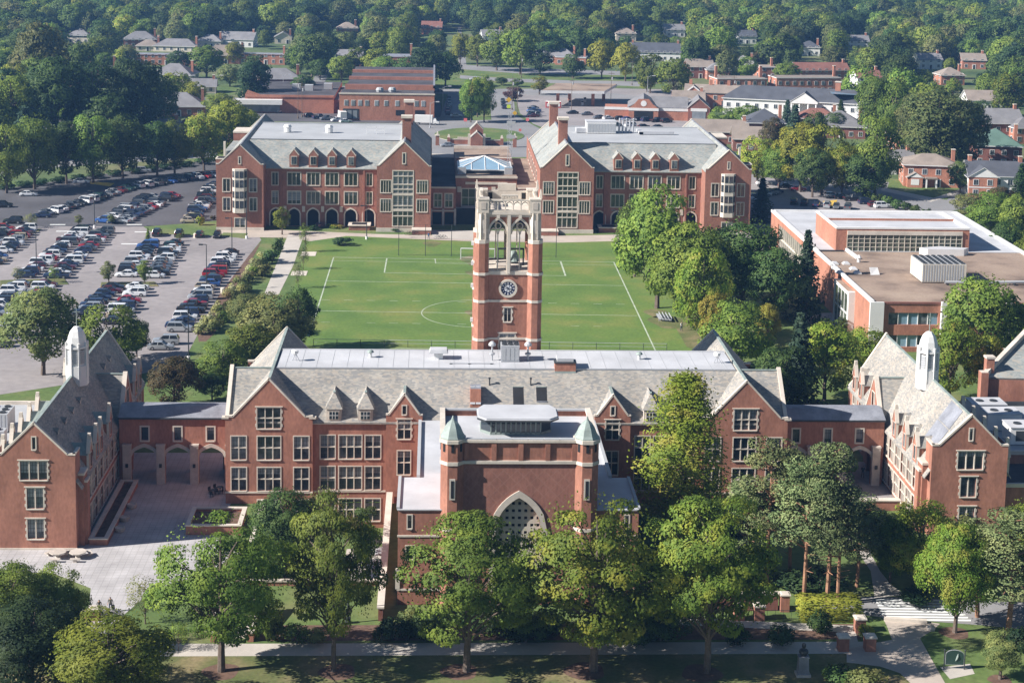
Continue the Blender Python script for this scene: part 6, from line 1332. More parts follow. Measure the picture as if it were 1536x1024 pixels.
pa=pier(1289,946,1.5,'brick pier with a stone cap beside the yellow hedge'); pb=pier(1304,974,1.5,'front right brick pier at the end of the black railing'); pier(1264,974,1.5,'front left brick pier facing the railing across the walk'); pier(1176,915,1.9,'stone capped brick pier standing by the pine trunks',.5); pier(1108,928,1.6,'brick pier under the front tree, left of two'); pier(1138,928,1.6,'brick pier under the front tree, right of two'); pier(142,928,1.2,'stone capped brick pier beside the two walkers',.6)
b=MB()
for z in (.35,1.15): b.bar((pa.x,pa.y,z),(pb.x,pb.y,z),.05,.05,'dmetal')
for i in range(14): P=pa.lerp(pb,i/13); b.bar((P.x,P.y,.1),(P.x,P.y,1.25),.03,.03,'dmetal')
solid('railing',b,'short black railing between the two right front brick piers','railing')
p=G(120,928); b=MB(); b.box(p.x-3.4,p.y-.25,0,p.x+1.2,p.y+.25,.85,'brick'); b.box(p.x-3.5,p.y-.35,.85,p.x+1.2,p.y+.35,1.0,'stone'); solid('low_wall',b,'low brick wall with a pale cap left of the two walkers','wall')
p=G(1150,914); b=MB(); b.box(p.x-7,p.y-.3,0,p.x+1.2,p.y+.3,1.9,'brick_dark'); b.box(p.x-7.1,p.y-.4,1.9,p.x+1.3,p.y+.4,2.05,'stone'); solid('low_wall',b,'brick garden wall half hidden behind the front tree near the pines','wall')
p=G(1050,930); b=MB()
for i in range(30):
    x=p.x-6+.9*i; b.bar((x,p.y,0),(x,p.y,1.2),.03,.03,'dmetal')
for z in (.2,1.15): b.bar((p.x-6,p.y,z),(p.x+20,p.y,z),.04,.04,'dmetal')
solid('railing',b,'long black iron railing before the lawn by the pines','railing')
p=G(1204,1012); o=thing('bust_monument','dark bronze bust on a tapering stone pedestal on the front lawn','statue',(p.x,p.y,0)); b=MB(); b.obox((0,0),.75,.6,0,.25,0,'stone_old'); b.obox((0,0),.58,.45,.25,2.0,0,'lead',tx=.85,ty=.85); b.obox((0,0),.55,.45,2.0,2.12,0,'lead'); link('pedestal',b.mesh('pedestal'),o)
b=MB(); b.lathe((0,0),[(.12,2.12),(.3,2.2),(.5,2.55),(.46,2.75),(.2,2.88),(.14,3.0)],10,'dmetal'); b.lathe((0,-.03),[(.12,2.98),(.2,3.08),(.23,3.25),(.2,3.42),(.1,3.5),(0,3.52)],10,'dmetal'); b.obox((0,-.24),.04,.06,3.15,3.28,0,'dmetal'); link('bust',b.mesh('bust'),o)
p=G(1431,1003); o=thing('notice_sign','black arched garden sign on two posts with a blank dark panel','sign',(p.x,p.y,0),None,-.1); 
for x in (-1.05,1.05): b=MB(); b.tube([(x,0,0),(x,0,2.0)],[.06,.06],'dmetal',6); b.lathe((x,0),[(.06,2.0),(.11,2.1),(0,2.22)],8,'dmetal'); link('post',b.mesh('post'),o)
b=MB(); pts=[(-.92,.55),(.92,.55),(.92,1.6)]+[(.92*math.cos(math.pi*i/10),1.6+.5*math.sin(math.pi*i/10)) for i in range(1,10)]+[(-.92,1.6)]; 
MT['signgreen']=nmat('dark_green_enamel',(.03,.06,.05),.35,.1,2)
b.face([(x,-.05,z) for x,z in pts],'signgreen'); b.face([(x,.05,z) for x,z in pts],'signgreen')
for (a0,z0),(a1,z1) in zip(pts,pts[1:]+pts[:1]): b.bar((a0,0,z0),(a1,0,z1),.1,.07,'metal',up=(0,1,0))
link('sign_panel',b.mesh('sign_panel'),o); b=MB(); b.tube([(.1,-.07,.95),(.22,-.07,1.2),(.3,-.07,1.45),(.33,-.07,1.75)],[.03,.09,.1,.02],'copper',6); link('emblem',b.mesh('emblem'),o)
flat('sign_pad','concrete',[(1410,1000),(1455,995),(1462,1010),(1425,1018)],.018)
p=G(1396,944); b=MB(); b.lathe((p.x,p.y),[(.5,0),(.55,.25),(.35,.5),(0,.55)],7,'stone_old'); solid('boulder',b,'pale boulder at the corner of the brick path by the crosswalk','rock')
b=MB(); P=[G(1326,930),G(1390,934)]; b.bar((P[0].x,P[0].y,.2),(P[1].x,P[1].y,.2),.5,.4,'stone'); solid('stone_kerb',b,'long low stone block between the crosswalk and the brick path','kerb')
# right plaza steps
b=MB(); b.box(50,208.4,0,62,209.3,1.3,'brick'); b.box(49.9,208.3,1.3,62.1,209.4,1.46,'stone'); solid('plaza_wall',b,'low brick wall with a stone cap at the foot of the pines wing plaza','wall')
# bicycles rack, litter bins
for px,py,lab in ((293,357,'buff litter bin at the car park hall corner'),(334,440,'buff litter bin beside the hedge row of cars')):
    p=G(px,py); b=MB(); b.lathe((p.x,p.y),[(.4,0),(.42,1.0),(.46,1.02),(.3,1.15),(0,1.15)],10,'cream'); solid('litter_bin',b,lab,'bin')
def bike(px,py,lab,gr):
    p=G(px,py); b=MB()
    for x in (-.5,.5):
        for i in range(10):
            a,c=2*math.pi*i/10,2*math.pi*(i+1)/10; b.bar((p.x+x+.33*math.cos(a),p.y,.34+.33*math.sin(a)),(p.x+x+.33*math.cos(c),p.y,.34+.33*math.sin(c)),.05,.05,'rubber',up=(0,1,0))
    b.bar((p.x-.5,p.y,.34),(p.x-.1,p.y,.85),.05,.05,'dmetal'); b.bar((p.x-.1,p.y,.85),(p.x+.4,p.y,.85),.05,.05,'dmetal'); b.bar((p.x+.5,p.y,.34),(p.x+.4,p.y,1.0),.05,.05,'dmetal'); b.bar((p.x-.15,p.y,.3),(p.x+.4,p.y,.8),.05,.05,'dmetal'); b.box(p.x-.2,p.y-.1,.9,p.x+.05,p.y+.1,.97,'rubber'); b.bar((p.x+.4,p.y-.25,1.02),(p.x+.4,p.y+.25,1.02),.04,.04,'dmetal')
    solid('bicycle',b,lab,'bicycle',gr)
for i in range(4): bike(612+4*i,352.5+.3*(i%2),'bicycle parked in the rack by the big glazed gable','bicycles by the glazed gable')
for i in range(3): bike(656+5*i,358.5,'bicycle parked on the forecourt before the link building','bicycles on the forecourt')
# ================================================================== vegetation
LEAF={
 'green':((0.091,0.146,0.029),(0.160,0.231,0.040),(0.271,0.332,0.059)),
 'mixed':((0.079,0.127,0.023),(0.137,0.199,0.030),(0.275,0.287,0.045)),
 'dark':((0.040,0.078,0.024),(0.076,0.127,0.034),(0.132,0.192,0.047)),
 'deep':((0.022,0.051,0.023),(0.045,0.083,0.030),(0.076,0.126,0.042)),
 'bright':((0.123,0.198,0.027),(0.239,0.325,0.042),(0.393,0.360,0.075)),
 'yellow':((0.131,0.171,0.027),(0.255,0.270,0.038),(0.360,0.360,0.056)),
 'olive':((0.094,0.126,0.042),(0.169,0.194,0.064),(0.282,0.279,0.094)),
 'gold':((0.225,0.180,0.038),(0.360,0.306,0.048),(0.360,0.360,0.075)),
 'rust':((.05,.05,.02),(.085,.07,.03),(.13,.09,.04)),
 'pine':((0.076,0.105,0.042),(0.146,0.184,0.072),(0.260,0.284,0.119)),
 'spruce':((0.030,0.062,0.038),(0.057,0.094,0.056),(0.094,0.142,0.085)),
 'plum':((0.076,0.036,0.048),(0.140,0.073,0.085),(0.207,0.117,0.113)),
 'straw':((0.301,0.234,0.094),(0.360,0.360,0.150),(0.360,0.360,0.226)),
}
for k,(a,b_,c) in LEAF.items(): MT['leaf_'+k]=leafmat('foliage_'+k,a,b_,c,trans=.15 if k in('pine','spruce') else .36)
NRM=[]
def leaf(v,f,c,n,s,rr):
    t=n.cross(Vector((rr.uniform(-1,1),rr.uniform(-1,1),rr.uniform(-1,1))))
    if t.length<1e-3: return
    t.normalize(); u=n.cross(t); t=t*s*.62; u=u*s*.42; i=len(v); NRM.extend([n]*4)
    v+= [c-t,c-u*.9+t*.15,c+t,c+u*.9+t*.1]; f.append((i,i+1,i+2,i+3))
def rdir(rr):
    z=rr.uniform(-1,1); a=rr.uniform(0,2*math.pi); r=math.sqrt(1-z*z); return Vector((r*math.cos(a),r*math.sin(a),z))
SPEC={} # kind -> (height, crown radius) of the template
def build_tree(kind,seed,nl,ls):
    """crown (vertices, faces), limbs as tube list; sizes in metres"""
    rr=random.Random(seed*977+13); v=[];f=[]; tubes=[]
    if kind in ('broad','oval','locust','sparse'):
        Ht,cr,zb=(14.,5.6,2.0) if kind=='broad' else (14.,3.8,2.6) if kind=='oval' else (13.5,6.4,3.2) if kind=='locust' else (7,3.0,1.8)
        zc=(Ht+zb)/2; rz=(Ht-zb)/2; blobs=[]
        nb=dict(broad=60,oval=48,locust=64,sparse=26)[kind]
        tries=0
        while len(blobs)<nb and tries<5000:
            tries+=1; d=rdir(rr); q=rr.random()**.33
            if kind=='locust':
                p=Vector((d.x*cr*q,d.y*cr*q,zc+d.z*rz*q)); br=rr.uniform(.9,1.7)
            else: p=Vector((d.x*cr*q*.92,d.y*cr*q*.92,zc+d.z*rz*q*.92)); br=rr.uniform(1.0,1.9)*(1 if kind!='oval' else .8)
            # narrower towards the base
            k=(p.z-zb)/(Ht-zb)
            if k<.3 and p.xy.length>cr*(.45+1.6*k): continue
            if k>.75 and p.xy.length>cr*(1.55-k*.95): continue
            if noise.noise(p*.23+Vector((seed*3.1,0,0)))<-.22: continue
            if any((p-o).length<.62*(br+ob)*.6 for o,ob in blobs): continue
            blobs.append((p,br))
        if kind=='sparse': blobs=[(p,b*.8) for p,b in blobs]
        tot=sum(b*b for _,b in blobs)
        for p,b in blobs:
            out=Vector((p.x/cr,p.y/cr,(p.z-zc)/rz)); n=int(nl*b*b/tot)
            fl=.55 if kind=='locust' else .8
            for _ in range(n):
                d=(rdir(rr)+out*.55+Vector((0,0,.25))).normalized(); r=b*(.45+.65*rr.random()**.5)
                c=p+Vector((d.x*r*1.12,d.y*r*1.12,d.z*r*fl)); 
                nrm=(d*.75+rdir(rr)*.5+Vector((0,0,.3))).normalized(); leaf(v,f,c,nrm,ls*rr.uniform(.65,1.3),rr)
        # stray sprays round the outline
        for _ in range(int(nl*.05)):
            d=rdir(rr); q=rr.uniform(.95,1.08); c=Vector((d.x*cr*q,d.y*cr*q,zc+d.z*rz*q))
            if c.z>zb+1.5: leaf(v,f,c,rdir(rr),ls*rr.uniform(.5,1),rr)
        tr_=[Vector((0,0,-.3)),Vector((.05,.02,zb*.6)),Vector((.12,-.05,zb+1)),Vector((.1,.1,zc)),Vector((0,0,Ht*.88))]
        w=.34 if kind!='sparse' else .12; tubes.append((tr_,[w*1.25,w,w*.85,w*.55,w*.15]))
        for p,b in sorted(blobs,key=lambda x:x[0].z)[::2]:
            z0=min(max(zb*.8,p.z-rr.uniform(2,5)),Ht*.7); a=Vector((.1*z0/Ht,0,z0)); m=a.lerp(p,.5)+Vector((0,0,.4)); tubes.append(([a,m,p],[w*.36,w*.24,w*.08]))
        SPEC[kind]=(Ht,cr+.8)
    elif kind in ('spruce','redwood'):
        Ht,cr=(15.,3.4) if kind=='spruce' else (18.,4.3); SPEC[kind]=(Ht,cr)
        nlev=26 if kind=='spruce' else 30; per=nl//(nlev*9)
        for i in range(nlev):
            k=i/(nlev-1); z=1.0+(Ht-1.2)*k; R_=cr*((1-k)**(.9 if kind=='spruce' else .55))*rr.uniform(.82,1.1)+.12; nbr=9
            if kind=='redwood' and k<.12: R_*=.55+3.5*k
            for j in range(nbr):
                a=2*math.pi*(j+rr.random())/nbr+i; Rb=R_*rr.uniform(.65,1.12); dr=-.28 if kind=='spruce' else .12
                if kind=='redwood' and rr.random()<.12: continue
                for _ in range(per):
                    t=rr.random()**.6; sp=.16+.28*(1-t)*R_*.5+ (.35 if kind=='redwood' else 0)
                    c=Vector((math.cos(a)*Rb*t,math.sin(a)*Rb*t,z+dr*Rb*t+.12*R_*t*t))+Vector((rr.gauss(0,sp),rr.gauss(0,sp),rr.gauss(0,sp*.7)))
                    d=Vector((math.cos(a),math.sin(a),.5)); leaf(v,f,c,(d*.5+rdir(rr)*.7+Vector((0,0,.3))).normalized(),ls*rr.uniform(.6,1.2),rr)
        tubes.append(([Vector((0,0,-.3)),Vector((0,0,Ht*.5)),Vector((0,0,Ht*.97))],[.3,.2,.03]))
    elif kind=='pine':
        Ht,cr=15.,3.6; SPEC[kind]=(Ht,cr); pads=[]
        for i in range(38):
            z=Ht*(.44+.55*(i/37)); k=(z/Ht-.44)/.56; R_=cr*(1.0-.72*k)*rr.uniform(.45,1.05); a=rr.uniform(0,6.28); pads.append(Vector((R_*math.cos(a),R_*math.sin(a),z)))
        for p in pads:
            b=rr.uniform(.75,1.35)
            for _ in range(nl//38):
                d=rdir(rr); c=p+Vector((d.x*b*1.15,d.y*b*1.15,d.z*b*.55)); leaf(v,f,c,(d*.4+rdir(rr)*.8+Vector((0,0,.4))).normalized(),ls*rr.uniform(.6,1.2),rr)
            a0=Vector((0,0,p.z-rr.uniform(.3,1.2))); tubes.append(([a0,a0.lerp(p,.55)+Vector((0,0,.15)),p],[.1,.07,.03]))
        for _ in range(7):
            z=rr.uniform(Ht*.2,Ht*.45); a=rr.uniform(0,6.28); tubes.append(([Vector((0,0,z)),Vector((math.cos(a)*1.3,math.sin(a)*1.3,z+.2))],[.06,.02]))
        tubes.append(([Vector((0,0,-.3)),Vector((.1,0,Ht*.3)),Vector((-.08,.05,Ht*.65)),Vector((0,0,Ht*.97))],[.24,.2,.14,.03]))
    elif kind=='shrub':
        SPEC[kind]=(2.0,1.5); nb=12
        for i in range(nb):
            d=rdir(rr); p=Vector((d.x*.9,d.y*.9,.95+d.z*.55)); 
            for _ in range(nl//nb):
                d=(rdir(rr)+Vector((0,0,.3))).normalized(); c=p+d*rr.uniform(.35,.62)
                if c.z<.03: c.z=.05
                leaf(v,f,c,(d+rdir(rr)*.6).normalized(),ls*rr.uniform(.6,1.2),rr)
        for i in range(5):
            a=1.25*i; tubes.append(([Vector((0,0,-.1)),Vector((.5*math.cos(a),.5*math.sin(a),1.1))],[.05,.02]))
    elif kind=='hedge':
        SPEC[kind]=(2.0,1.0)
        for _ in range(nl):
            c=Vector((rr.uniform(-1,1),rr.uniform(-1,1),rr.uniform(0,2))); s=rr.randrange(5)
            if s==0: c.z=2
            elif s in(1,2): c.y=-1 if s==1 else 1
            else: c.x=-1 if s==3 else 1
            c=c+rdir(rr)*.1*(1+noise.noise(c*1.7)); d=Vector((c.x if s>2 else 0,c.y if s in(1,2) else 0,1 if s==0 else .2)); leaf(v,f,c,(d+rdir(rr)*.5).normalized(),ls*rr.uniform(.6,1.2),rr)
        tubes.append(([Vector((0,0,-.1)),Vector((0,0,1.7))],[.12,.05]))
    return v,f,tubes
LOD={'near':{'broad':(20000,.28),'oval':(11000,.27),'locust':(21000,.26),'pine':(10500,.22),'spruce':(12000,.30),'redwood':(24000,.24),'sparse':(1400,.22),'shrub':(1500,.2),'hedge':(2600,.16)},
     'mid':{'broad':(9000,.42),'oval':(4000,.42),'locust':(7000,.45),'pine':(3600,.5),'spruce':(4200,.5),'redwood':(5000,.5),'sparse':(900,.3),'shrub':(500,.34),'hedge':(900,.26)},
     'far':{'broad':(3400,.66),'oval':(1900,.6),'locust':(2600,.7),'spruce':(2000,.6)}}
_tm={}
def tree_mesh(kind,lod,seed,mat,bark='bark'):
    key=(kind,lod,seed)
    if key not in _tm:
        nl,ls=LOD[lod][kind]; NRM.clear(); v,f,tb=build_tree(kind,seed+len(kind)*7,nl,ls); me=bpy.data.meshes.new('crown'); me.from_pydata(v,[],f); b=MB()
        me.polygons.foreach_set('use_smooth',[True]*len(f)); H0=SPEC[kind][0]; ax_=Vector((0,0,H0*.5)); me.normals_split_custom_set_from_vertices([tuple((n_*.55+((p_-ax_)*Vector((1,1,.7))).normalized()*.75).normalized()) for n_,p_ in zip(NRM,v)])
        for p,r in tb: b.tube(p,r,bark,7 if lod=='near' else 5)
        _tm[key]=(me,b)
        _tm[(key,bark)]=b.mesh('trunk')
    if (key,bark) not in _tm:
        m2=_tm[(key,'bark')].copy(); m2.materials[0]=MT[bark]; _tm[(key,bark)]=m2
    if (key,mat) not in _tm:
        me=_tm[key][0].copy(); me.materials.append(MT['leaf_'+mat]); _tm[(key,mat)]=me
        if lod=='far' and kind=='broad': me['wood']=mat
    return _tm[(key,mat)],_tm[(key,bark)]
NT=0
def plant(P,h,r,kind,lod,seed,mat,label,cat='tree',group=None,bark='bark',name=None,sy=None,rot=None):
    cm,tm=tree_mesh(kind,lod,seed,mat,bark); H0,R0=SPEC[kind]
    o=thing(name or {'spruce':'spruce_tree','pine':'pine_tree','redwood':'conifer_tree','shrub':'shrub','hedge':'clipped_hedge'}.get(kind,'leafy_tree'),label,cat,P,group,R.uniform(0,6.28) if rot is None else rot)
    o.scale=(r/R0,(sy or r)/R0,h/H0); link('crown',cm,o); link('trunk',tm,o); return o
def ptree(px,by,ty,wp,kind,mat,label,lod='near',z=0.,seed=None,bark='bark',cat='tree',name=None):
    p=G(px,by,z); top=at(px,ty,p.y); s=F/((p-Vector((0,0,H))).dot(FW)); global NT; NT+=1
    return plant(p,max(1.5,(top.z-z)),wp/s/2,kind,lod,(NT if seed is None else seed)%3,mat,label,cat,None,bark,name)
# ---- front row and garden
for a in [
 (332,1006,776,218,'locust','green','leftmost big honey locust of the front row, on the lawn by the brick steps'),
 (500,1006,752,150,'locust','green','second front row honey locust from the left, near the black globe lamp'),
 (700,1006,778,222,'locust','green','low drooping dark honey locust before the left part of the auditorium block'),
 (890,1005,748,250,'locust','mixed','yellowing honey locust standing in front of the great pointed arch'),
 (1060,1008,750,212,'locust','mixed','yellow topped honey locust of the front row nearest the pines'),
 (1022,812,566,172,'redwood','bright','tall bright green conical tree between the small gable and the right main gable'),
 (1205,905,690,104,'pine','pine','pine with the brightest orange trunk beside the yellow hedge'),
 (1240,906,668,108,'pine','pine','tallest middle pine with an orange trunk in the grove'),
 (1256,907,730,92,'pine','pine','right hand pine of the three lit trunks in the grove'),
 (1150,880,664,104,'pine','pine','pine at the left of the grove, dark trunk against the main hall'),
 (1184,872,680,90,'pine','pine','pine standing behind the brightest orange trunk, near the arcade'),
 (1118,876,722,96,'pine','pine','lowest pine at the left edge of the grove'),
 (1285,880,748,90,'pine','pine','pine at the right edge of the grove by the garden path'),
 (1432,948,785,120,'broad','bright','bright maple standing beside the crosswalk'),
 (1380,884,752,125,'broad','bright','broad bright tree before the left corner of the pines wing'),
 (1335,872,775,70,'broad','green','small green tree at the foot of the pines wing beside the garden path'),
 (1512,948,772,140,'pine','pine','large dusky pine at the right edge beside the crosswalk'),
 (1466,925,790,110,'pine','pine','dusky pine between the bright maple and the right edge pine'),
 (1545,905,745,110,'broad','green','broad green tree cut by the right edge above the dusky pines'),
 (430,905,735,125,'broad','dark','dark rounded tree in the sunken garden by the main hall',-3.4),
 (490,860,720,90,'sparse','olive','thin light tree against the lower windows of the main hall',-3.4),
 (165,1082,924,205,'broad','yellow','yellow green tree at the lower left cut by the bottom edge'),
 (20,990,846,150,'broad','green','dark thick tree filling the left edge below the plaza'),
 (88,975,848,96,'broad','green','dark thick tree right beside the low wall and the two walkers'),
 (50,1050,900,180,'broad','deep','very dark shaded tree in the bottom left corner'),  # deep foliage colour stands in for the shade in this corner
 (218,935,868,66,'sparse','olive','nearly bare little tree on the plaza edge left of the big honey locust'),
 (268,975,930,34,'sparse','bright','small young pale tree beside the walk under the leftmost honey locust'),
 (1500,1018,944,66,'oval','olive','small pale grey green tree at the lower right corner'),
 (955,880,770,100,'broad','dark','shaded tree right of the auditorium block behind the yellowing locust'),
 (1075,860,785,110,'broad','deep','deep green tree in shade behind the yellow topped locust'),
 (1000,960,868,120,'broad','dark','low dark tree behind the front walk between the two yellow locusts'),
 (788,962,835,100,'broad','green','green tree hiding the foot of the great pointed arch'),
 (930,955,890,110,'broad','green','low green tree under the yellowing honey locust by the walk'),
 (1320,850,765,60,'broad','dark','dark small tree at the low plaza wall right of the grove'),
]:
    px,by,ty,wp,k,m,lab=a[:7]; ptree(px,by,ty,wp,k,m,lab,'near',a[7] if len(a)>7 else 0.,bark='pinebark' if k=='pine' else 'bark')
def shrubp(px,py,wp,hp,mat,label,lod='near',kind='shrub',cat='shrub',z=0.):
    p=G(px,py,z); s=F/((p-Vector((0,0,H))).dot(FW)); return plant(p,hp/s,wp/s/2,kind,lod,R.randrange(3),mat,label,cat)
for px,py,w,h,m,lab in [
 (412,958,46,42,'green','rounded green shrub right of the brick cheek wall'),(446,962,44,30,'dark','dark low shrub at the foot of the globe lamp'),(474,962,40,20,'olive','low pale shrub left of the second locust trunk'),(596,958,60,36,'deep','dark shrub under the end of the garden wall'),(572,962,34,24,'dark','small dark shrub on the walk edge by the garden wall end'),(640,955,60,36,'deep','dark shrub before the low left flank of the auditorium'),(750,955,70,40,'deep','dark shrub right of the auditorium doorway path'),(812,955,60,36,'dark','dark shrub behind the walk below the pointed arch'),
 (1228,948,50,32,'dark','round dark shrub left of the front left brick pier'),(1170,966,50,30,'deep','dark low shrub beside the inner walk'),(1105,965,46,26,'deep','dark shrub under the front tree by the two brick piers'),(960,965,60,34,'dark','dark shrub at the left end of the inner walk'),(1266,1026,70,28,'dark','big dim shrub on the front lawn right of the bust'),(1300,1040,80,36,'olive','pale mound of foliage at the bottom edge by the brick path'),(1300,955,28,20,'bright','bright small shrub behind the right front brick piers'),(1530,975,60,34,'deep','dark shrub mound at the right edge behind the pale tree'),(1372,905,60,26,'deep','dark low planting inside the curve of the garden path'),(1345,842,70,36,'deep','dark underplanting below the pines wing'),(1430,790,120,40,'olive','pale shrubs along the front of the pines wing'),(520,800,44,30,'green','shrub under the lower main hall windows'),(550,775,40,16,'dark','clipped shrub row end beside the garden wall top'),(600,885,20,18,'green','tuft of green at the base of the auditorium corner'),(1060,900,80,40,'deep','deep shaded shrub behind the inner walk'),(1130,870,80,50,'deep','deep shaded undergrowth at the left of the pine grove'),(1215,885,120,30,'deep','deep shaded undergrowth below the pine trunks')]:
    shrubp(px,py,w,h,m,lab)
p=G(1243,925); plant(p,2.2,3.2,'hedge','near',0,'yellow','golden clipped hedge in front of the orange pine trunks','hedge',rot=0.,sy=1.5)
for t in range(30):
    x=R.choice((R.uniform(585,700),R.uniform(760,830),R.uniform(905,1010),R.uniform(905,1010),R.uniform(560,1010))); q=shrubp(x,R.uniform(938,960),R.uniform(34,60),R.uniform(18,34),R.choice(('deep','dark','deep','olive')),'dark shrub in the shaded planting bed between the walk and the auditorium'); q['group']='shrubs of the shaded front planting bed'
# ---- between the halls, field and car park
for a in [
 (65,562,432,130,'broad','olive','open crowned tree before the car park above the annex chillers'),(160,565,458,118,'broad','green','rounded tree right behind the white cupola of the plaza wing'),(205,535,478,44,'broad','dark','small dark tree between the plaza wing roof and the two silver cars'),
 (262,614,536,88,'broad','rust','rust brown tree behind the left arcade'),(335,585,510,84,'broad','green','green tree close behind the left gable of the main hall'),(378,565,486,90,'broad','green','green tree on the corner lawn below the straw coloured bed'),(318,600,560,50,'broad','dark','low dark tree behind the left arcade roof'),
 (412,545,442,118,'broad','olive','wide grey green tree by the near left corner of the field'),(448,525,430,66,'broad','dark','darker tree touching the left line of the field'),(372,505,440,60,'broad','olive','olive tree among the straw coloured planting'),
 (985,462,278,134,'broad','green','tallest leafy tree at the right of the field before the far hall'),(952,415,296,72,'broad','green','narrower leafy tree at the left side of the field grove'),(1032,482,335,130,'broad','green','leafy tree in the middle of the field grove'),(1052,512,372,92,'broad','bright','bright tree with visible trunk beside the team benches'),(1112,470,328,130,'broad','dark','dark tree before the right end of the far hall'),(1162,485,372,104,'broad','dark','dark dense tree left of the tall spruce'),(1207,482,346,66,'spruce','spruce','tall dark spruce against the library side'),
 (1070,532,436,52,'broad','gold','golden orange tree behind the bright field tree'),(1150,522,455,42,'broad','gold','orange yellow tree left of the chapel terrace'),(1102,556,450,116,'broad','green','green tree right above the right gable of the main hall'),(1196,612,470,84,'spruce','spruce','dusky conifer right behind the right end of the main hall'),(1236,600,486,110,'broad','bright','bright dappled tree behind the right arcade'),(1172,618,520,96,'broad','dark','dark tree shading the ground behind the right arcade'),
 (1296,572,490,86,'broad','bright','bright yellow green tree behind the pines wing roof'),(1424,605,482,92,'broad','bright','bright tree right of the pines wing cupola'),(1474,600,500,64,'broad','yellow','yellow green tree before the slate gable at the right'),(1466,548,412,128,'broad','green','big green tree before the right part of the library'),(1525,548,455,70,'broad','green','green tree at the right edge before the library'),
 (1142,334,268,48,'spruce','spruce','dark conifer at the right corner of the far hall'),(423,352,310,30,'oval','yellow','small yellow topped maple at the corner of the car park hall'),(458,378,338,22,'sparse','green','thin young tree beside the field path, farthest'),(455,404,366,20,'sparse','olive','thin young tree beside the field path, second'),(447,432,392,20,'sparse','olive','thin young tree beside the field path, nearest'),
 (163,426,392,26,'oval','olive','round young tree on the car park island, left of two'),(217,426,391,24,'oval','green','round young tree on the car park island, right of two'),(26,424,400,22,'sparse','olive','sparse young tree on the left car park island'),(82,424,400,20,'sparse','green','sparse young tree at the head of the left car park island'),(46,342,318,24,'sparse','olive','thin young tree on the middle car park island'),(118,338,322,14,'oval','olive','tiny round tree on the upper car park edge'),(167,336,322,14,'oval','olive','tiny round tree beside the upper car park cars'),(222,362,342,12,'spruce','green','slim young evergreen by the head of the right double row'),(270,362,350,14,'sparse','green','thin young tree among the parallel parked cars'),
]:
    px,by,ty,wp,k,m,lab=a[:7]; ptree(px,by,ty,wp,k,m,lab,'mid')
for px,py,w,h,m,lab in [(515,368,36,13,'deep','dark rounded shrub mound at the top of the field'),(418,378,24,22,'dark','dark shrub at the head of the mulch bed'),(408,395,30,22,'dark','second dark shrub along the mulch bed'),(396,415,30,22,'olive','olive shrub lower along the mulch bed'),(300,338,16,14,'bright','bright shrub at the car park hall corner'),(1250,502,56,28,'dark','clipped round bush before the library corner'),(470,345,20,8,'dark','low clipped shrub left of the hall arcade'),(480,342,16,9,'plum','plum coloured shrub before the hall arcade'),(500,342,30,6,'bright','bright low bed before the hall arcade'),(594,345,40,7,'dark','clipped hedge under the big glazed gable, car park side'),(320,330,10,8,'rust','russet small shrub at the car park hall corner')]: shrubp(px,py,w,h,m,lab,'mid')
i=0
for t in range(13):
    k=t/12; x=392-(392-305)*k; y=388+(500-388)*k
    for dx in (0,13):
        i+=1; shrubp(x+dx+R.uniform(-4,4),y+R.uniform(-3,4),22+8*k,13+6*k,'straw' if (dx==0 and R.random()<.75) else R.choice(('olive','olive','green')),'tuft of straw and olive planting in the bed beside the hedge row of cars','mid')['group']='tufts in the straw coloured bed'
for t in range(8): 
    x=1302+14.5*t; y=300+4.6*t; q=shrubp(x,y,22,16,'dark','section of the dark hedge beside the library car park','mid','shrub','hedge'); q['group']='hedge beside the library car park'
for t in range(12):
    x=8+27*t; y=284-3.4*t; q=shrubp(x,y,32,9,'deep','section of the dark hedge between the street and the upper car park','mid','shrub','hedge'); q['group']='hedge along the upper car park'
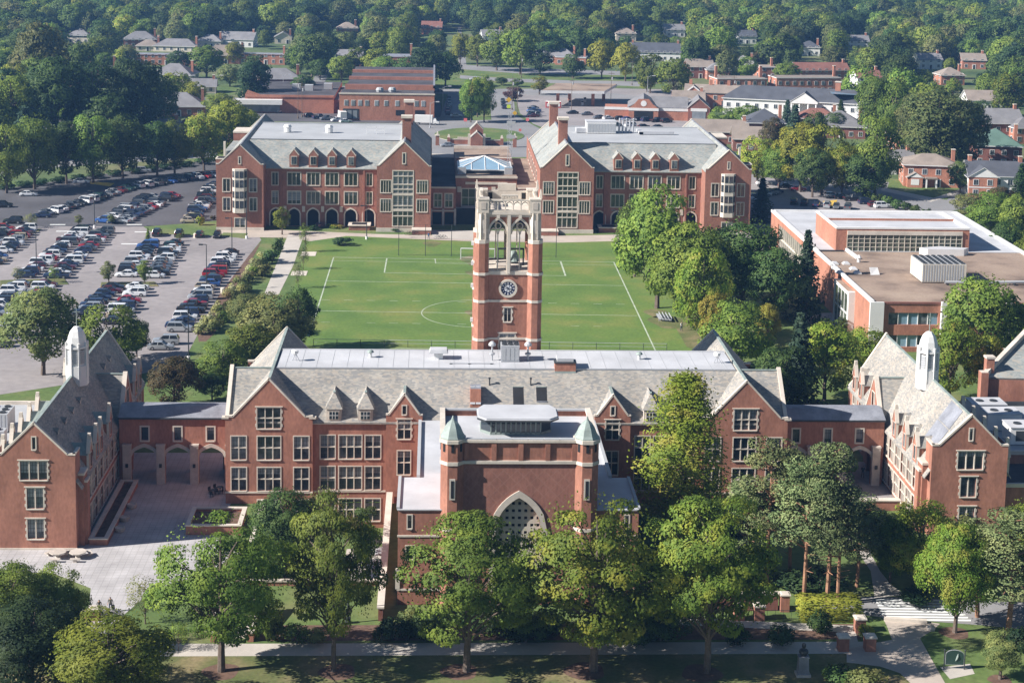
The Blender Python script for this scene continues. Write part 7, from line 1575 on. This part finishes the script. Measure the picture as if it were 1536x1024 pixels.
# ---- second ring: street rows and gardens
RING=[
 (10,290,186,78,'broad','green'),(52,284,172,84,'broad','green'),(100,276,182,66,'broad','dark'),(140,274,170,76,'broad','green'),(184,268,172,72,'broad','dark'),(236,264,182,64,'broad','dark'),(262,262,180,60,'broad','green'),(306,256,168,70,'broad','bright'),(344,246,150,76,'broad','yellow'),(372,240,164,50,'broad','bright'),
 (18,225,110,104,'broad','green'),(84,222,86,116,'broad','dark'),(140,220,92,108,'broad','deep'),(196,216,84,112,'broad','deep'),(236,205,110,70,'broad','dark'),(262,165,108,66,'broad','bright'),(290,168,122,48,'broad','yellow'),(60,165,34,92,'broad','olive'),(20,175,95,60,'broad','yellow'),(120,155,62,60,'broad','dark'),(330,180,140,50,'broad','green'),
 (1136,276,204,64,'broad','bright'),(1168,284,214,58,'broad','green'),(1200,288,184,80,'broad','yellow'),(1232,292,186,84,'broad','yellow'),(1262,296,214,52,'broad','bright'),(1218,296,222,66,'broad','dark'),(1312,294,172,84,'broad','green'),(1296,298,226,84,'broad','dark'),(1158,246,176,40,'broad','rust'),(1190,232,158,52,'spruce','spruce'),(1222,232,166,46,'broad','dark'),(1120,202,158,56,'broad','green'),(1085,200,160,48,'broad','green'),
 (1404,262,132,126,'broad','olive'),(1442,258,150,84,'broad','olive'),(1372,240,140,70,'broad','olive'),(1440,290,240,44,'broad','dark'),(1420,262,200,60,'broad','olive'),(1340,225,120,60,'broad','green'),(1310,215,110,64,'broad','green'),(1530,300,246,40,'spruce','dark'),(1485,352,286,76,'broad','green'),(1525,372,290,70,'broad','green'),(1455,330,290,56,'broad','olive'),(1510,415,330,66,'broad','dark'),(1545,430,350,60,'broad','green'),(1500,330,280,50,'broad','rust'),
 (706,184,118,38,'broad','green'),(726,183,112,38,'broad','green'),(716,176,116,36,'broad','yellow'),(770,152,130,34,'broad','plum'),(809,142,113,30,'oval','yellow'),(752,128,116,22,'broad','dark'),(776,130,118,20,'broad','dark'),
 (640,132,70,60,'broad','deep'),(668,130,78,52,'broad','dark'),(612,130,85,50,'broad','dark'),(690,96,48,32,'broad','yellow'),(716,100,52,40,'broad','yellow'),(745,106,44,56,'broad','green'),(780,112,40,62,'broad','green'),(810,114,75,44,'broad','deep'),(860,118,80,40,'broad','dark'),(902,118,58,46,'broad','yellow'),(938,122,64,46,'broad','yellow'),(975,140,80,50,'broad','green'),(970,138,108,30,'broad','bright'),(1010,150,88,54,'broad','green'),
 (565,118,72,46,'broad','yellow'),(578,124,84,52,'broad','green'),(512,126,84,40,'broad','green'),(536,112,70,40,'broad','green'),(480,120,88,34,'broad','dark'),(455,150,112,36,'broad','dark'),(385,128,82,48,'broad','dark'),(352,96,62,34,'broad','yellow'),(310,118,68,60,'broad','green'),(345,130,96,40,'broad','olive'),(380,160,90,60,'broad','deep'),(270,118,76,44,'broad','dark'),(455,100,50,44,'broad','olive'),
 (1252,205,168,40,'broad','dark'),(1180,192,150,30,'spruce','spruce'),(1260,192,150,30,'spruce','dark'),(1140,170,128,40,'broad','olive'),(1090,128,76,40,'broad','olive'),(1120,120,84,34,'broad','green'),(1142,108,74,26,'broad','rust'),(1180,130,94,42,'broad','green'),(1290,180,98,60,'broad','green'),(1510,176,108,60,'broad','mixed'),(1480,160,110,40,'broad','green'),(1470,205,150,40,'broad','dark'),(1455,235,180,40,'broad','bright'),
]
import collections
LAND=[('shop block',G(577,181)),('pharmacy',G(447,172)),('filling station',G(870,160)),('garage',G(975,182)),('gatehouse',G(715,220)),('white columned building',G(1228,195)),('brick apartments',G(1085,160)),('twin chimney house',G(150,130)),('blue gabled bungalow',G(264,78)),('rust red roofed house',G(290,213)),('orange brick corner house',G(1401,281)),('green roofed house',G(1502,250)),('grey roofed duplex',G(1503,213)),('upper car park',G(120,290)),('library car park',G(1250,300)),('apartment house',G(597,112)),('purple grey roofed house',G(830,95)),('dark roofed long house',G(985,92)),('red roofed row house',G(1232,120)),('tan gabled house',G(1138,228)),('white house above the duplex',G(1478,166)),('small grey gabled house',G(424,66))]
ORD=['nearest','second nearest','third nearest','fourth nearest','fifth nearest','sixth nearest','seventh nearest','eighth nearest','ninth nearest','tenth nearest','eleventh nearest','twelfth nearest','thirteenth nearest','fourteenth nearest','fifteenth nearest','sixteenth nearest']+['%dth nearest'%i for i in range(17,90)]
TONE={'green':'mid green','dark':'dark green','deep':'deep green','bright':'bright green','yellow':'yellowing','mixed':'yellow green','olive':'olive green','gold':'golden','rust':'russet','spruce':'dark conical','plum':'plum coloured'}
PEND=[] # (P,h,r,kind,lod,seed,mat)
for n,(px,by,ty,wp,k,m) in enumerate(RING):
    p=G(px,by); top=at(px,ty,p.y); s=F/((p-Vector((0,0,H))).dot(FW)); PEND.append((p,top.z,wp/s/2,k,'mid' if p.y<620 and k!='x' else 'far',n%3,m))
# ---- woodland of the suburbs: jittered grid; open places and house fronts are kept clear
OPEN=[(560,92,1010,136),(600,128,845,236),(772,130,1066,200),(368,118,668,190),(318,236,1130,262),(400,124,440,150),(330,122,436,142),(1036,120,1132,168),(1165,128,1296,204),(-50,240,330,300),(1110,262,1440,330),(1340,232,1450,300),(1455,240,1540,305),(681,44,704,104),(1470,200,1536,250),(1478,160,1540,215)]
HV=[]
for px,py,w,d,hh,*_ in HS:
    g=G(px,py); s=F/((g-Vector((0,0,H))).dot(FW)); yb=py-hh*.72*s*.95; yt=py-(hh+3.5)*s*.95-3; HV.append((px-w*s*.42,yt,px+w*s*.42,yb,g.y))
def clear(P,h,r):
    bx_,by_=proj((P.x,P.y,0)); tx_,ty_=proj((P.x,P.y,h)); s=F/((P-Vector((0,0,H))).dot(FW)); x0,x1=bx_-r*s*.8,bx_+r*s*.8
    for a,b2,c,d in OPEN:
        if x1>a and x0<c and ty_<d and by_>b2+2: return False
    for a,b2,c,d,Y in HV:
        if P.y<Y+8 and x1>a and x0<c and ty_<d and by_>b2: return False
    return True
y=470.; WOOD=[]
while y<1900:
    sp=11. if y<760 else 10.5+ (y-760)*.006
    xl,xr=G(0,0).x,0
    a=ray(0,0); c=ray(1536,0); x=a.x/a.y*y-130; x1=c.x/c.y*y+130
    while x<x1:
        P=Vector((x+R.uniform(-.42,.42)*sp,y+R.uniform(-.42,.42)*sp,0)); h=R.uniform(10,22)*(1. if noise.noise(P*.01)>-.1 else .85); r=h*R.uniform(.36,.52)
        x+=sp
        if noise.noise(P*.018+Vector((5,2,0)))<-.42 or R.random()<.10: continue
        if not clear(P,h,r): continue
        if any((P-q[0]).xy.length<.55*(r+q[2]) for q in PEND if abs(q[0].y-P.y)<14): continue
        kk='spruce' if R.random()<.05 else ('oval' if R.random()<.12 else 'broad'); mm='spruce' if kk=='spruce' else R.choices(('green','dark','deep','olive','bright','yellow','gold','rust'),(34,34,12,12,4,5,.4,.4))[0]
        WOOD.append((P,h,r,kk,'far',R.randrange(3),mm))
    y+=sp*.92
WOOD.sort(key=lambda t:t[0].y); NIND=max(0,205-len(PEND)); INF=[t for t in WOOD if -10<proj(t[0])[0]<1546]; IND=INF[:NIND]; ID=set(id(t) for t in IND); REST=[t for t in WOOD if id(t) not in ID]
for _ in range(150):
    P=Vector((R.uniform(130,330),R.uniform(150,470),0))
    if proj(P)[0]>1600: REST.append((P,R.uniform(9,18),R.uniform(4,7),'broad','far',0,'green'))
for _ in range(60):
    P=Vector((R.uniform(-300,-90),R.uniform(150,270),0))
    if proj(P)[0]<-70: REST.append((P,R.uniform(9,18),R.uniform(4,7),'broad','far',0,'green'))
cnt=collections.defaultdict(list)
for t in PEND+IND:
    l=min(LAND,key=lambda q:(q[1]-t[0]).length); cnt[(TONE[t[6]]+(' young' if t[1]<6 else ' tall' if t[1]>17 else ''),l[0])].append((( l[1]-t[0]).length,t))
for (tone,l),ts in cnt.items():
    ts.sort(key=lambda q:q[0])
    for i,(_,t) in enumerate(ts): plant(t[0],t[1],t[2],t[3],t[4],t[5],t[6],'%s tree, %s of its kind to the %s'%(tone,ORD[i],l),'tree','suburban trees')
# far wood: one mass, instanced over points
protos=[o for o in COL.objects if o.name.startswith('crown') and o.data.get('wood')]
seen={}
for o in protos: seen.setdefault(o.data.name,o)
W8=dict(green=4,dark=4,deep=1,olive=2,bright=1,rust=0,gold=0,plum=0,yellow=0,mixed=1)
PR=[o for n_,o in seen.items() for _ in range(W8.get(o.data['wood'],1))]
print('PROTOS',len(seen),len(PR))
me=bpy.data.meshes.new('woodland'); me.from_pydata([tuple(t[0]) for t in REST],[],[])
[me.attributes.new(n_,t_,'POINT') for n_,t_ in (('sc','FLOAT_VECTOR'),('rz','FLOAT_VECTOR'),('ix','INT'))]; at_s,at_r,at_i=[me.attributes[n_] for n_ in ('sc','rz','ix')]
for i,t in enumerate(REST):
    H0,R0=SPEC['broad']; at_s.data[i].vector=(t[2]/R0,t[2]/R0,t[1]/H0); at_r.data[i].vector=(0,0,R.uniform(0,6.28))
    at_i.data[i].value=R.randrange(len(PR))
wo=link('woodland',me); wo['kind']='stuff'; wo['label']='dense suburban woodland reaching to the top of the photo'
ng=bpy.data.node_groups.new('scatter_trees','GeometryNodeTree'); ng.interface.new_socket('Geometry',in_out='INPUT',socket_type='NodeSocketGeometry'); ng.interface.new_socket('Geometry',in_out='OUTPUT',socket_type='NodeSocketGeometry')
N=ng.nodes; L=ng.links; gi=N.new('NodeGroupInput'); go=N.new('NodeGroupOutput'); ip=N.new('GeometryNodeInstanceOnPoints'); gj=N.new('GeometryNodeGeometryToInstance')
for ob in PR:
    oi=N.new('GeometryNodeObjectInfo'); oi.inputs['Object'].default_value=ob; oi.inputs['As Instance'].default_value=True; L.new(oi.outputs['Geometry'],gj.inputs[0])
def attr(n,t):
    q=N.new('GeometryNodeInputNamedAttribute'); q.data_type=t; q.inputs['Name'].default_value=n; return next(o for o in q.outputs if o.enabled)
L.new(gi.outputs[0],ip.inputs['Points']); JG=N.new('GeometryNodeJoinGeometry')
for l_ in list(gj.inputs[0].links): L.new(l_.from_socket,JG.inputs[0])
N.remove(gj); L.new(JG.outputs[0],ip.inputs['Instance']); ip.inputs['Pick Instance'].default_value=True
L.new(attr('ix','INT'),ip.inputs['Instance Index']); L.new(attr('sc','FLOAT_VECTOR'),ip.inputs['Scale']); L.new(attr('rz','FLOAT_VECTOR'),ip.inputs['Rotation']); L.new(ip.outputs[0],go.inputs[0])
md=wo.modifiers.new('scatter','NODES'); md.node_group=ng
print('TREES',len(PEND),len(IND),len(REST))

for o in COL.objects:
    if len(str(o.get('label','')).split())>16: print('LONG',o.name,o['label'])
# ================================================================== vehicles
PAINT={'white':(.72,.73,.74),'silver':(.42,.44,.46),'grey':(.14,.15,.165),'black':(.012,.012,.014),'dark blue':(.018,.03,.075),'blue':(.03,.09,.28),'red':(.30,.015,.025),'maroon':(.10,.012,.018),'tan':(.40,.34,.25),'green':(.02,.06,.05)}
for k,c in PAINT.items(): MT['car_'+k]=paint('car_paint_'+k.replace(' ','_'),c,.28,.35 if k in('silver','grey') else 0.,.7)
MT['carglass']=nmat('car_glass',(.02,.024,.03),.06,.1,1,spec=.7); MT['lamp_red']=nmat('tail_lamp',(.35,.02,.02),.3,.1,1); MT['lamp_clear']=nmat('head_lamp',(.75,.76,.78),.15,.05,1,spec=.7)
MT['rim']=nmat('wheel_rim',(.38,.39,.40),.35,.1,1,metal=.6)
def loft(b,secs,k):
    """secs: [(x,[(y,z)...])] half sections mirrored in y"""
    rings=[[(x,y,z) for y,z in s]+[(x,-y,z) for y,z in s[::-1]] for x,s in secs]
    for a,c in zip(rings,rings[1:]):
        n=len(a)
        for i in range(n-1): b.face([a[i],a[i+1],c[i+1],c[i]],k)
        b.face([a[-1],a[0],c[0],c[-1]],k)
    b.face(rings[0],k); b.face(rings[-1][::-1],k)
BODY={ # length profile of the shoulder (x,z,halfwidth); cabin: base x0,x1, roof x0,x1, roof z
 'sedan':([(-2.32,.62,.74),(-2.25,.86,.82),(-1.55,.95,.88),(-.6,.95,.9),(.75,.93,.9),(1.6,.84,.86),(2.15,.74,.78),(2.34,.56,.66)],(-1.75,1.05,-1.0,.25,1.44)),
 'hatchback':([(-2.0,.6,.76),(-1.95,.95,.82),(-1.2,1.0,.86),(.6,.98,.86),(1.4,.88,.83),(1.85,.76,.76),(2.02,.56,.64)],(-1.92,1.05,-1.5,.3,1.5)),
 'suv':([(-2.35,.7,.8),(-2.3,1.08,.88),(-1.4,1.12,.93),(.8,1.1,.93),(1.7,1.02,.9),(2.2,.92,.84),(2.36,.65,.72)],(-2.26,1.05,-1.95,.35,1.76)),
 'pickup':([(-2.75,.7,.86),(-2.72,1.08,.92),(-.9,1.08,.95),(.9,1.1,.95),(1.9,1.06,.92),(2.5,.98,.88),(2.7,.66,.76)],(-.85,1.25,-.6,.55,1.82)),
 'van':([(-2.5,.6,.86),(-2.48,1.1,.94),(-1.5,1.15,.97),(1.0,1.12,.97),(1.9,1.0,.92),(2.35,.84,.84),(2.5,.56,.7)],(-2.45,1.55,-2.3,.75,1.85)),
}
_cm={}
def car_parts(kind,col):
    key=(kind,col)
    if key in _cm: return _cm[key]
    prof,(c0,c1,r0,r1,rz)=BODY[kind]; k='car_'+col; b=MB()
    loft(b,[(x,[(w*.93,.22),(w,.38),(w*1.0,z*.72),(w*.94,z),(w*.5,z+.035)]) for x,z,w in prof],k)
    zb=max(z for _,z,_ in prof); w=max(q[2] for q in prof); wb,wr=w*.86,w*.66
    # roof panel and pillars in body colour
    loft(b,[(r0-.05,[(wr,rz-.05),(wr*.8,rz)]),(r0+.25,[(wr+.03,rz-.03),(wr*.8,rz+.03)]),(r1-.15,[(wr+.03,rz-.03),(wr*.8,rz+.03)]),(r1+.06,[(wr,rz-.05),(wr*.8,rz-.01)])],k)
    for sg in (-1,1):
        for xa,xb in ((c0,r0),(c1,r1),((c0+c1)/2-.1,(r0+r1)/2)): b.bar((xa,sg*wb*1.005,zb-.02),(xb,sg*wr*1.02,rz-.03),.06,.06,k)
        b.box(prof[-1][0]-.32,min(sg*.5,sg*.72),prof[-2][1]-.2,prof[-1][0]-.06,max(sg*.5,sg*.72),prof[-2][1]-.06,'lamp_clear'); b.box(prof[0][0]-.02,min(sg*.48,sg*.76),prof[1][1]-.2,prof[0][0]+.12,max(sg*.48,sg*.76),prof[1][1]-.04,'lamp_red')
        b.box(.62,min(sg*(w),sg*(w+.16)),zb-.02,.8,max(sg*(w),sg*(w+.16)),zb+.13,k)
    if kind=='pickup': b.box(-2.6,-.78,1.09,-.95,.78,1.125,'dark')
    body=b.mesh('car_body'); b=MB()
    A=[(c0,-wb,zb),(c1,-wb,zb),(c1,wb,zb),(c0,wb,zb)]; B_=[(r0,-wr,rz-.04),(r1,-wr,rz-.04),(r1,wr,rz-.04),(r0,wr,rz-.04)]
    for i in range(4): j=(i+1)%4; b.face([A[i],A[j],B_[j],B_[i]],'carglass')
    gl=b.mesh('window_glass'); b=MB(); r_=.33 if kind in('sedan','hatchback') else .38
    n=12
    for i in range(n):
        a,c=2*math.pi*i/n,2*math.pi*(i+1)/n; P=lambda r,t,y:(r*math.cos(t),y,r*math.sin(t)+r_)
        b.face([P(r_,a,-.1),P(r_,c,-.1),P(r_,c,.1),P(r_,a,.1)],'rubber')
        for y in (-.1,.1): b.face([P(r_*.62,a,y),P(r_*.62,c,y),P(r_,c,y),P(r_,a,y)],'rubber'); b.face([P(0,a,y*.8),P(r_*.62,c,y*.9),P(r_*.62,a,y*.9)],'rim')
    wh=b.mesh('wheel'); L=prof[-1][0]-prof[0][0]; _cm[key]=(body,gl,wh,L*.29,w-.08); return _cm[key]
def car(P,rot,kind,col,label,group,full=True):
    bd,gl,wh,wx,wy=car_parts(kind,col); o=tag(link('parked_car' if kind not in('pickup','van') else 'parked_'+kind,bd,None,P,rot),label,{'suv':'car','sedan':'car','hatchback':'car'}.get(kind,kind),group)
    link('window_glass',gl,o)
    if full:
        for x in (-wx,wx):
            for y in (-wy,wy): link('wheel',wh,o,(x,y,0))
    else:
        for y in (-wy,wy): link('wheel',_pair(kind,wh,wx),o,(0,y,0))
    return o
def _pair(kind,wh,wx):
    key=('pair',kind)
    if key in _cm: return _cm[key]
    v=[];f=[];m=[]; n=len(wh.vertices)
    for i,x in enumerate((-wx,wx)): v+=[(q.co.x+x,q.co.y,q.co.z) for q in wh.vertices]; f+=[tuple(j+i*n for j in p.vertices) for p in wh.polygons]; m+=[p.material_index for p in wh.polygons]
    me=bpy.data.meshes.new('wheels'); me.from_pydata(v,[],f)
    for q in wh.materials: me.materials.append(q)
    me.polygons.foreach_set('material_index',m); _cm[key]=me; return me
ORDW=['first','second','third','fourth','fifth','sixth','seventh','eighth','ninth','tenth','eleventh','twelfth','thirteenth','fourteenth','fifteenth','sixteenth','seventeenth','eighteenth','nineteenth','twentieth']+['twenty '+x for x in ('first','second','third','fourth','fifth','sixth','seventh','eighth','ninth')]+['thirtieth']
COLS=(['white']*15+['silver']*12+['grey']*18+['black']*22+['dark blue']*22+['blue']*5+['red']*3+['maroon']*3+['tan']*3+['green']*2)
KINDS_=['sedan']*42+['suv']*30+['hatchback']*16+['pickup']*6+['van']*6
NC=0
def row(p,q,desc,rot=0.,sp=2.75,forced=(),skip=.04,end='far'):
    global NC
    A,B_=G(*p),G(*q); L=(B_-A).length; n=max(1,int(L/sp)+1)
    for i in range(n):
        f=dict(forced).get(i)
        if f is None and R.random()<skip: continue
        k,c=f or (R.choice(KINDS_),R.choice(COLS))
        P=A.lerp(B_,i/max(1,n-1)); P+=Vector((R.uniform(-.25,.25),R.uniform(-.12,.12),.02)); NC+=1
        car(P,rot+R.choice((0,math.pi))+R.uniform(-.03,.03),k,c,'%s %s, %s from the %s end of %s'%(c,k,ORDW[min(i,29)],end,desc),'parked cars',P.y<345)
W_='white'
row((343,382),(268,497),'the row beside the straw planting',0,2.75,{0:('sedan','black'),1:('sedan',W_),2:('suv',W_),3:('sedan',W_),4:('suv',W_),7:('van','red'),8:('suv','red'),17:('sedan','red'),18:('pickup','black'),20:('suv','dark blue')})
row((249,516),(241,524),'the two silver cars by the corner lawn',0,2.75,{0:('suv','silver'),1:('sedan','silver')},0)
row((225,368),(190,415),'the middle block, left column',0,2.75,{0:('hatchback','blue'),5:('suv',W_),6:('sedan',W_)})
row((262,368),(233,417),'the middle block, right column')
row((170,434),(128,472),'the round tree block, left column',0,2.75,{1:('sedan','maroon')}); row((208,434),(172,486),'the round tree block, right column',0,2.75,{2:('suv',W_),4:('sedan','red')})
row((125,346),(38,416),'the second block, left side',0,2.75,{1:('suv','black'),2:('van',W_),12:('sedan','red'),16:('sedan',W_)}); row((157,350),(84,417),'the second block, right side',0,2.75,{3:('sedan','red'),4:('suv',W_)})
row((26,430),(-16,480),'the lower left block, left column',0,2.75,{1:('suv',W_),2:('suv',W_),6:('van',W_)}); row((68,430),(30,478),'the lower left block, right column',0,2.75,{0:('sedan','maroon'),1:('suv',W_)}); row((24,484),(-12,520),'the cars behind the open tree')
row((41,346),(-10,396),'the leftmost block, right column',0,2.75,{3:('suv','red')}); row((8,346),(-30,385),'the leftmost block, left column',0,2.75,{0:('suv','red')})
row((228,298),(155,334),'the upper block, left column',-.35); row((258,296),(182,334),'the upper block, right column',-.35,2.75,{0:('sedan','red')})
row((320,265),(206,281),'the upper rear row',-.75,2.9,{0:('sedan',W_),1:('hatchback','red'),2:('suv',W_),9:('suv',W_),10:('van',W_)},0); row((196,283),(72,322),'the upper rear row, shaded stretch',-.6,2.9,(),.06,'right'); row((62,326),(20,335),'the upper left turning',0,4.8,{0:('sedan','dark blue'),1:('suv','black')},0)
row((320,280),(286,334),'the row at the hall wall',0,2.75,{3:('suv','black'),9:('sedan',W_)})
row((314,302),(306,310),'the pair at the hall corner',0,2.75)
row((236,353),(300,355),'the short file facing the drive',math.pi/2,4.6,{0:('suv','black'),1:('suv','black'),2:('hatchback','black'),3:('sedan','black')},0,'left'); row((326,356),(326.5,356.5),'the lone black car on the drive',math.pi/2,3,{0:('hatchback','black')},0)
for px,py,c,k,lab in ((122,275,W_,'sedan','white sedan alone on the rear of the upper car park'),(43,294,W_,'sedan','white sedan in tree shade at the left of the upper car park'),(215,259,'silver','suv','silver suv on the rear edge of the upper car park'),(5,311,'black','suv','black suv at the left edge of the upper car park')): car(G(px,py)+Vector((0,0,.02)),.1,k,c,lab,'parked cars',False)
# library and garage yards, streets
for px,py,c,k,lab in ((1146,277,W_,'sedan','white sedan at the hedge of the library car park'),(1179,282,'black','sedan','black sedan left of the bright red car'),(1197,286,'red','sedan','bright red sedan in the library car park'),(1247,296,'silver','hatchback','silver hatchback before the dark hedge, first in line'),(1262,298,'black','sedan','black sedan second before the dark hedge'),(1280,301,'black','pickup','black pickup before the dark hedge'),(1300,306,'dark blue','suv','dark blue suv before the dark hedge'),(1313,310,'maroon','hatchback','maroon hatchback before the dark hedge'),(1324,312,W_,'suv','white suv at the end of the hedge line')): car(G(px,py)+Vector((0,0,.02)),.12,k,c,lab,'cars in the library car park',False)
row((1192,306),(1272,314),'the shaded library car park row',math.pi/2*.8,2.8,(),0,'left'); row((1128,300),(1162,290),'the cars by the dark conifer',.2,3.2,(),.1,'left')
row((898,178),(1000,184),'the front line of the garage yard',.5,3.4,(),.06,'left'); row((905,188),(985,193),'the near line of the garage yard',.5,4.4,{3:('sedan','black')},.2,'left'); row((858,171),(880,173),'the file by the filling station',.2,5,{0:('sedan','black'),1:('sedan','grey')},0,'left'); row((800,164),(800,176),'the file by the green hedge',.2,3,{0:('sedan','grey'),1:('sedan','silver'),2:('suv','silver')},0)
row((674,151),(672,172),'the left avenue lane file',math.pi/2,6.5,{0:('suv','black'),1:('sedan','blue'),2:('sedan','dark blue'),3:('suv','silver')},0); row((684,176),(684,176.5),'the roundabout mouth',.1,5,{0:('sedan','silver')},0); row((754,153),(756,163),'the right avenue lane',math.pi/2,9,{0:('sedan','grey'),1:('suv','black')},0)
row((672,220),(672.5,220.5),'the drop off by the gatehouse',.2,3,{0:('sedan','silver')},0); row((409,167),(424,169),'the pharmacy forecourt',.9,3.2,(),0,'left'); row((466,176),(518,184),'the pharmacy yard',.5,4.2,{0:('suv','black'),1:('pickup','dark blue'),2:('pickup','grey')},0,'left'); row((840,132),(850,133),'the filling station boulevard',.1,6,{0:('pickup','dark blue')},0); row((712,121),(735,122),'the boulevard by the yellow tree',.1,14,{0:('suv',W_),1:('van',W_)},0,'left'); row((655,138),(735,139),'the cross road',.05,16,(),0,'left'); row((1050,163),(1090,166),'the apartments drive',.1,6,(),.2,'left')
def truck(P,rot,L,lab,k='white',nm='box_truck'):
    o=thing(nm,lab,'truck',P,None,rot); b=MB(); b.box(-L/2,-1.2,.9,L/2-2.1,1.2,3.4,k); link('cargo_box',b.mesh('cargo_box'),o); b=MB(); loft(b,[(L/2-2.0,[(1.05,.5),(1.1,1.5),(.95,2.5)]),(L/2-.9,[(1.05,.5),(1.1,1.5),(.9,2.35)]),(L/2-.5,[(1.05,.5),(1.1,1.4),(1.0,1.5)]),(L/2+.3,[(1.0,.5),(1.05,1.15),(.9,1.25)])],k); link('cab',b.mesh('cab'),o)
    b=MB(); b.face([(L/2-.88,-.88,2.3),(L/2-.88,.88,2.3),(L/2-.47,1.0,1.52),(L/2-.47,-1.0,1.52)],'carglass'); link('windscreen',b.mesh('windscreen'),o)
    w=car_parts('suv','white')[2]
    for x in (-L/2+1.4,L/2-1):
        for y in (-1.05,1.05): link('wheel',w,o,(x,y,0))
truck(G(640,187),-.12,8.5,'white box truck parked beside the shop block'); truck(G(513,180),math.pi/2+.2,8.,'white box truck backed against the shop block loading yard')
# ================================================================== people
def person(P,rot,shirt,legs,skin_,hair,label,stride=.25,arm=.2,h=1.75,bag=None):
    s=h/1.75; me=bpy.data.meshes.new('person'); V=[(0,0,.98),(0,.01,1.2),(0,.0,1.42),(0,-.01,1.53),(0,-.03,1.64),(0,-.03,1.73)]; E_=[(0,1),(1,2),(2,3),(3,4),(4,5)]; rad_=[.15,.14,.15,.055,.095,.08]
    for sg in (-1,1):
        i=len(V); st=stride*sg; V+= [(sg*.1,0,.92),(sg*.11,-st*.45,.5),(sg*.11,-st*.9+(.12 if st<0 else 0),.09),(sg*.12,-st*.9-.14+(.1 if st<0 else 0),.04)]; E_+= [(0,i),(i,i+1),(i+1,i+2),(i+2,i+3)]; rad_+= [.105,.075,.05,.045]
        i=len(V); a=-st*arm*3; V+= [(sg*.2,0,1.42),(sg*.25,a*.3+.03,1.15),(sg*.25,a-.08,.92),(sg*.24,a-.1,.82)]; E_+= [(2,i),(i,i+1),(i+1,i+2),(i+2,i+3)]; rad_+= [.065,.05,.038,.04]
    me.from_pydata([(x*s,y*s,z*s) for x,y,z in V],E_,[]); o=bpy.data.objects.new('person',me); COL.objects.link(o)
    m=o.modifiers.new('skin','SKIN'); 
    for q,r in zip(me.skin_vertices[0].data,rad_): q.radius=(r*s,r*s*.85)
    me.skin_vertices[0].data[0].use_root=True
    sub=o.modifiers.new('sub','SUBSURF'); sub.levels=2; sub.render_levels=2
    bpy.context.view_layer.update(); ev=o.evaluated_get(bpy.context.evaluated_depsgraph_get()); nm=bpy.data.meshes.new_from_object(ev); o.modifiers.clear(); o.data=nm; nm.materials.clear()
    for k in (legs,shirt,skin_,hair,'rubber'): nm.materials.append(MT[k])
    for p in nm.polygons:
        z=p.center.z/s; x=abs(p.center.x/s)
        p.material_index=4 if z<.09 else 0 if z<.97 and x<.19 else 2 if (z<1.12 and x>.19) else 1 if z<1.48 else (3 if z>1.68 or p.center.y/s>.03 else 2); p.use_smooth=True
    o.location=P; o.rotation_euler=(0,0,rot); tag(o,label,'person')
    if bag:
        b=MB(); b.obox((0,0),.17,.1,0,.48,0,bag,tx=.8,ty=.8); b.bar((-.1,0,.45),(0,0,.6),.03,.03,bag); b.bar((.1,0,.45),(0,0,.6),.03,.03,bag); q=Matrix.Rotation(rot,3,'Z')@Vector((.3*s*bag_side(label),.0,.32*s)); solid('hand_bag',b,'dark bag carried by the '+('left' if bag_side(label)<0 else 'right')+' hand walker on the plaza edge','bag').location=Vector(P)+q
    return o
def bag_side(l): return -1 if 'left of' in l else 1
for k,c in dict(cloth_dark=(.03,.035,.04),cloth_olive=(.10,.095,.07),cloth_white=(.6,.6,.6),cloth_blue=(.05,.16,.42),cloth_denim=(.05,.07,.12),skin=(.42,.25,.17),hair=(.03,.02,.015),cloth_red=(.35,.05,.04)).items(): MT[k]=nmat(k,c,.85,.15,6)
person(G(149,921),.2,'cloth_olive','cloth_dark','skin','hair','person walking with a dark bag, left of the pair below the plaza',.28,bag='cloth_dark'); person(G(166,917),-.1,'cloth_olive','cloth_denim','skin','hair','person walking with a dark bag, right of the pair below the plaza',-.28,bag='cloth_dark')
person(G(643,359),.4,'cloth_blue','cloth_denim','skin','hair','person in a bright blue top on the hall forecourt',.2); person(G(363,345),1.2,'cloth_white','cloth_denim','skin','hair','person in a white top by the car park hall corner',.2); person(G(1294,716),.1,'cloth_dark','cloth_dark','skin','hair','person in dark clothes under the right hand arch',.12); person(G(1022,496),.6,'cloth_white','cloth_denim','skin','hair','person in a white top under the bright field tree',.1)
# ================================================================== air
b=MB(); b.box(-1100,-60,-1.2,1500,2300,85,'white'); hz=link('haze',b.mesh('haze')); hz['kind']='stuff'
m=bpy.data.materials.new('haze_air'); m.use_nodes=True; t=m.node_tree; t.nodes.remove(t.nodes['Principled BSDF']); v=t.nodes.new('ShaderNodeVolumePrincipled'); v.inputs['Color'].default_value=(.25,.52,1,1); v.inputs['Density'].default_value=.00016; v.inputs['Anisotropy'].default_value=.2; t.links.new(v.outputs[0],t.nodes['Material Output'].inputs['Volume'])
hz.data.materials.clear(); hz.data.materials.append(m)
print('CARS',NC)

for o in COL.objects:
    if len(str(o.get('label','')).split())>16: print('LONG',o.name,o['label'])
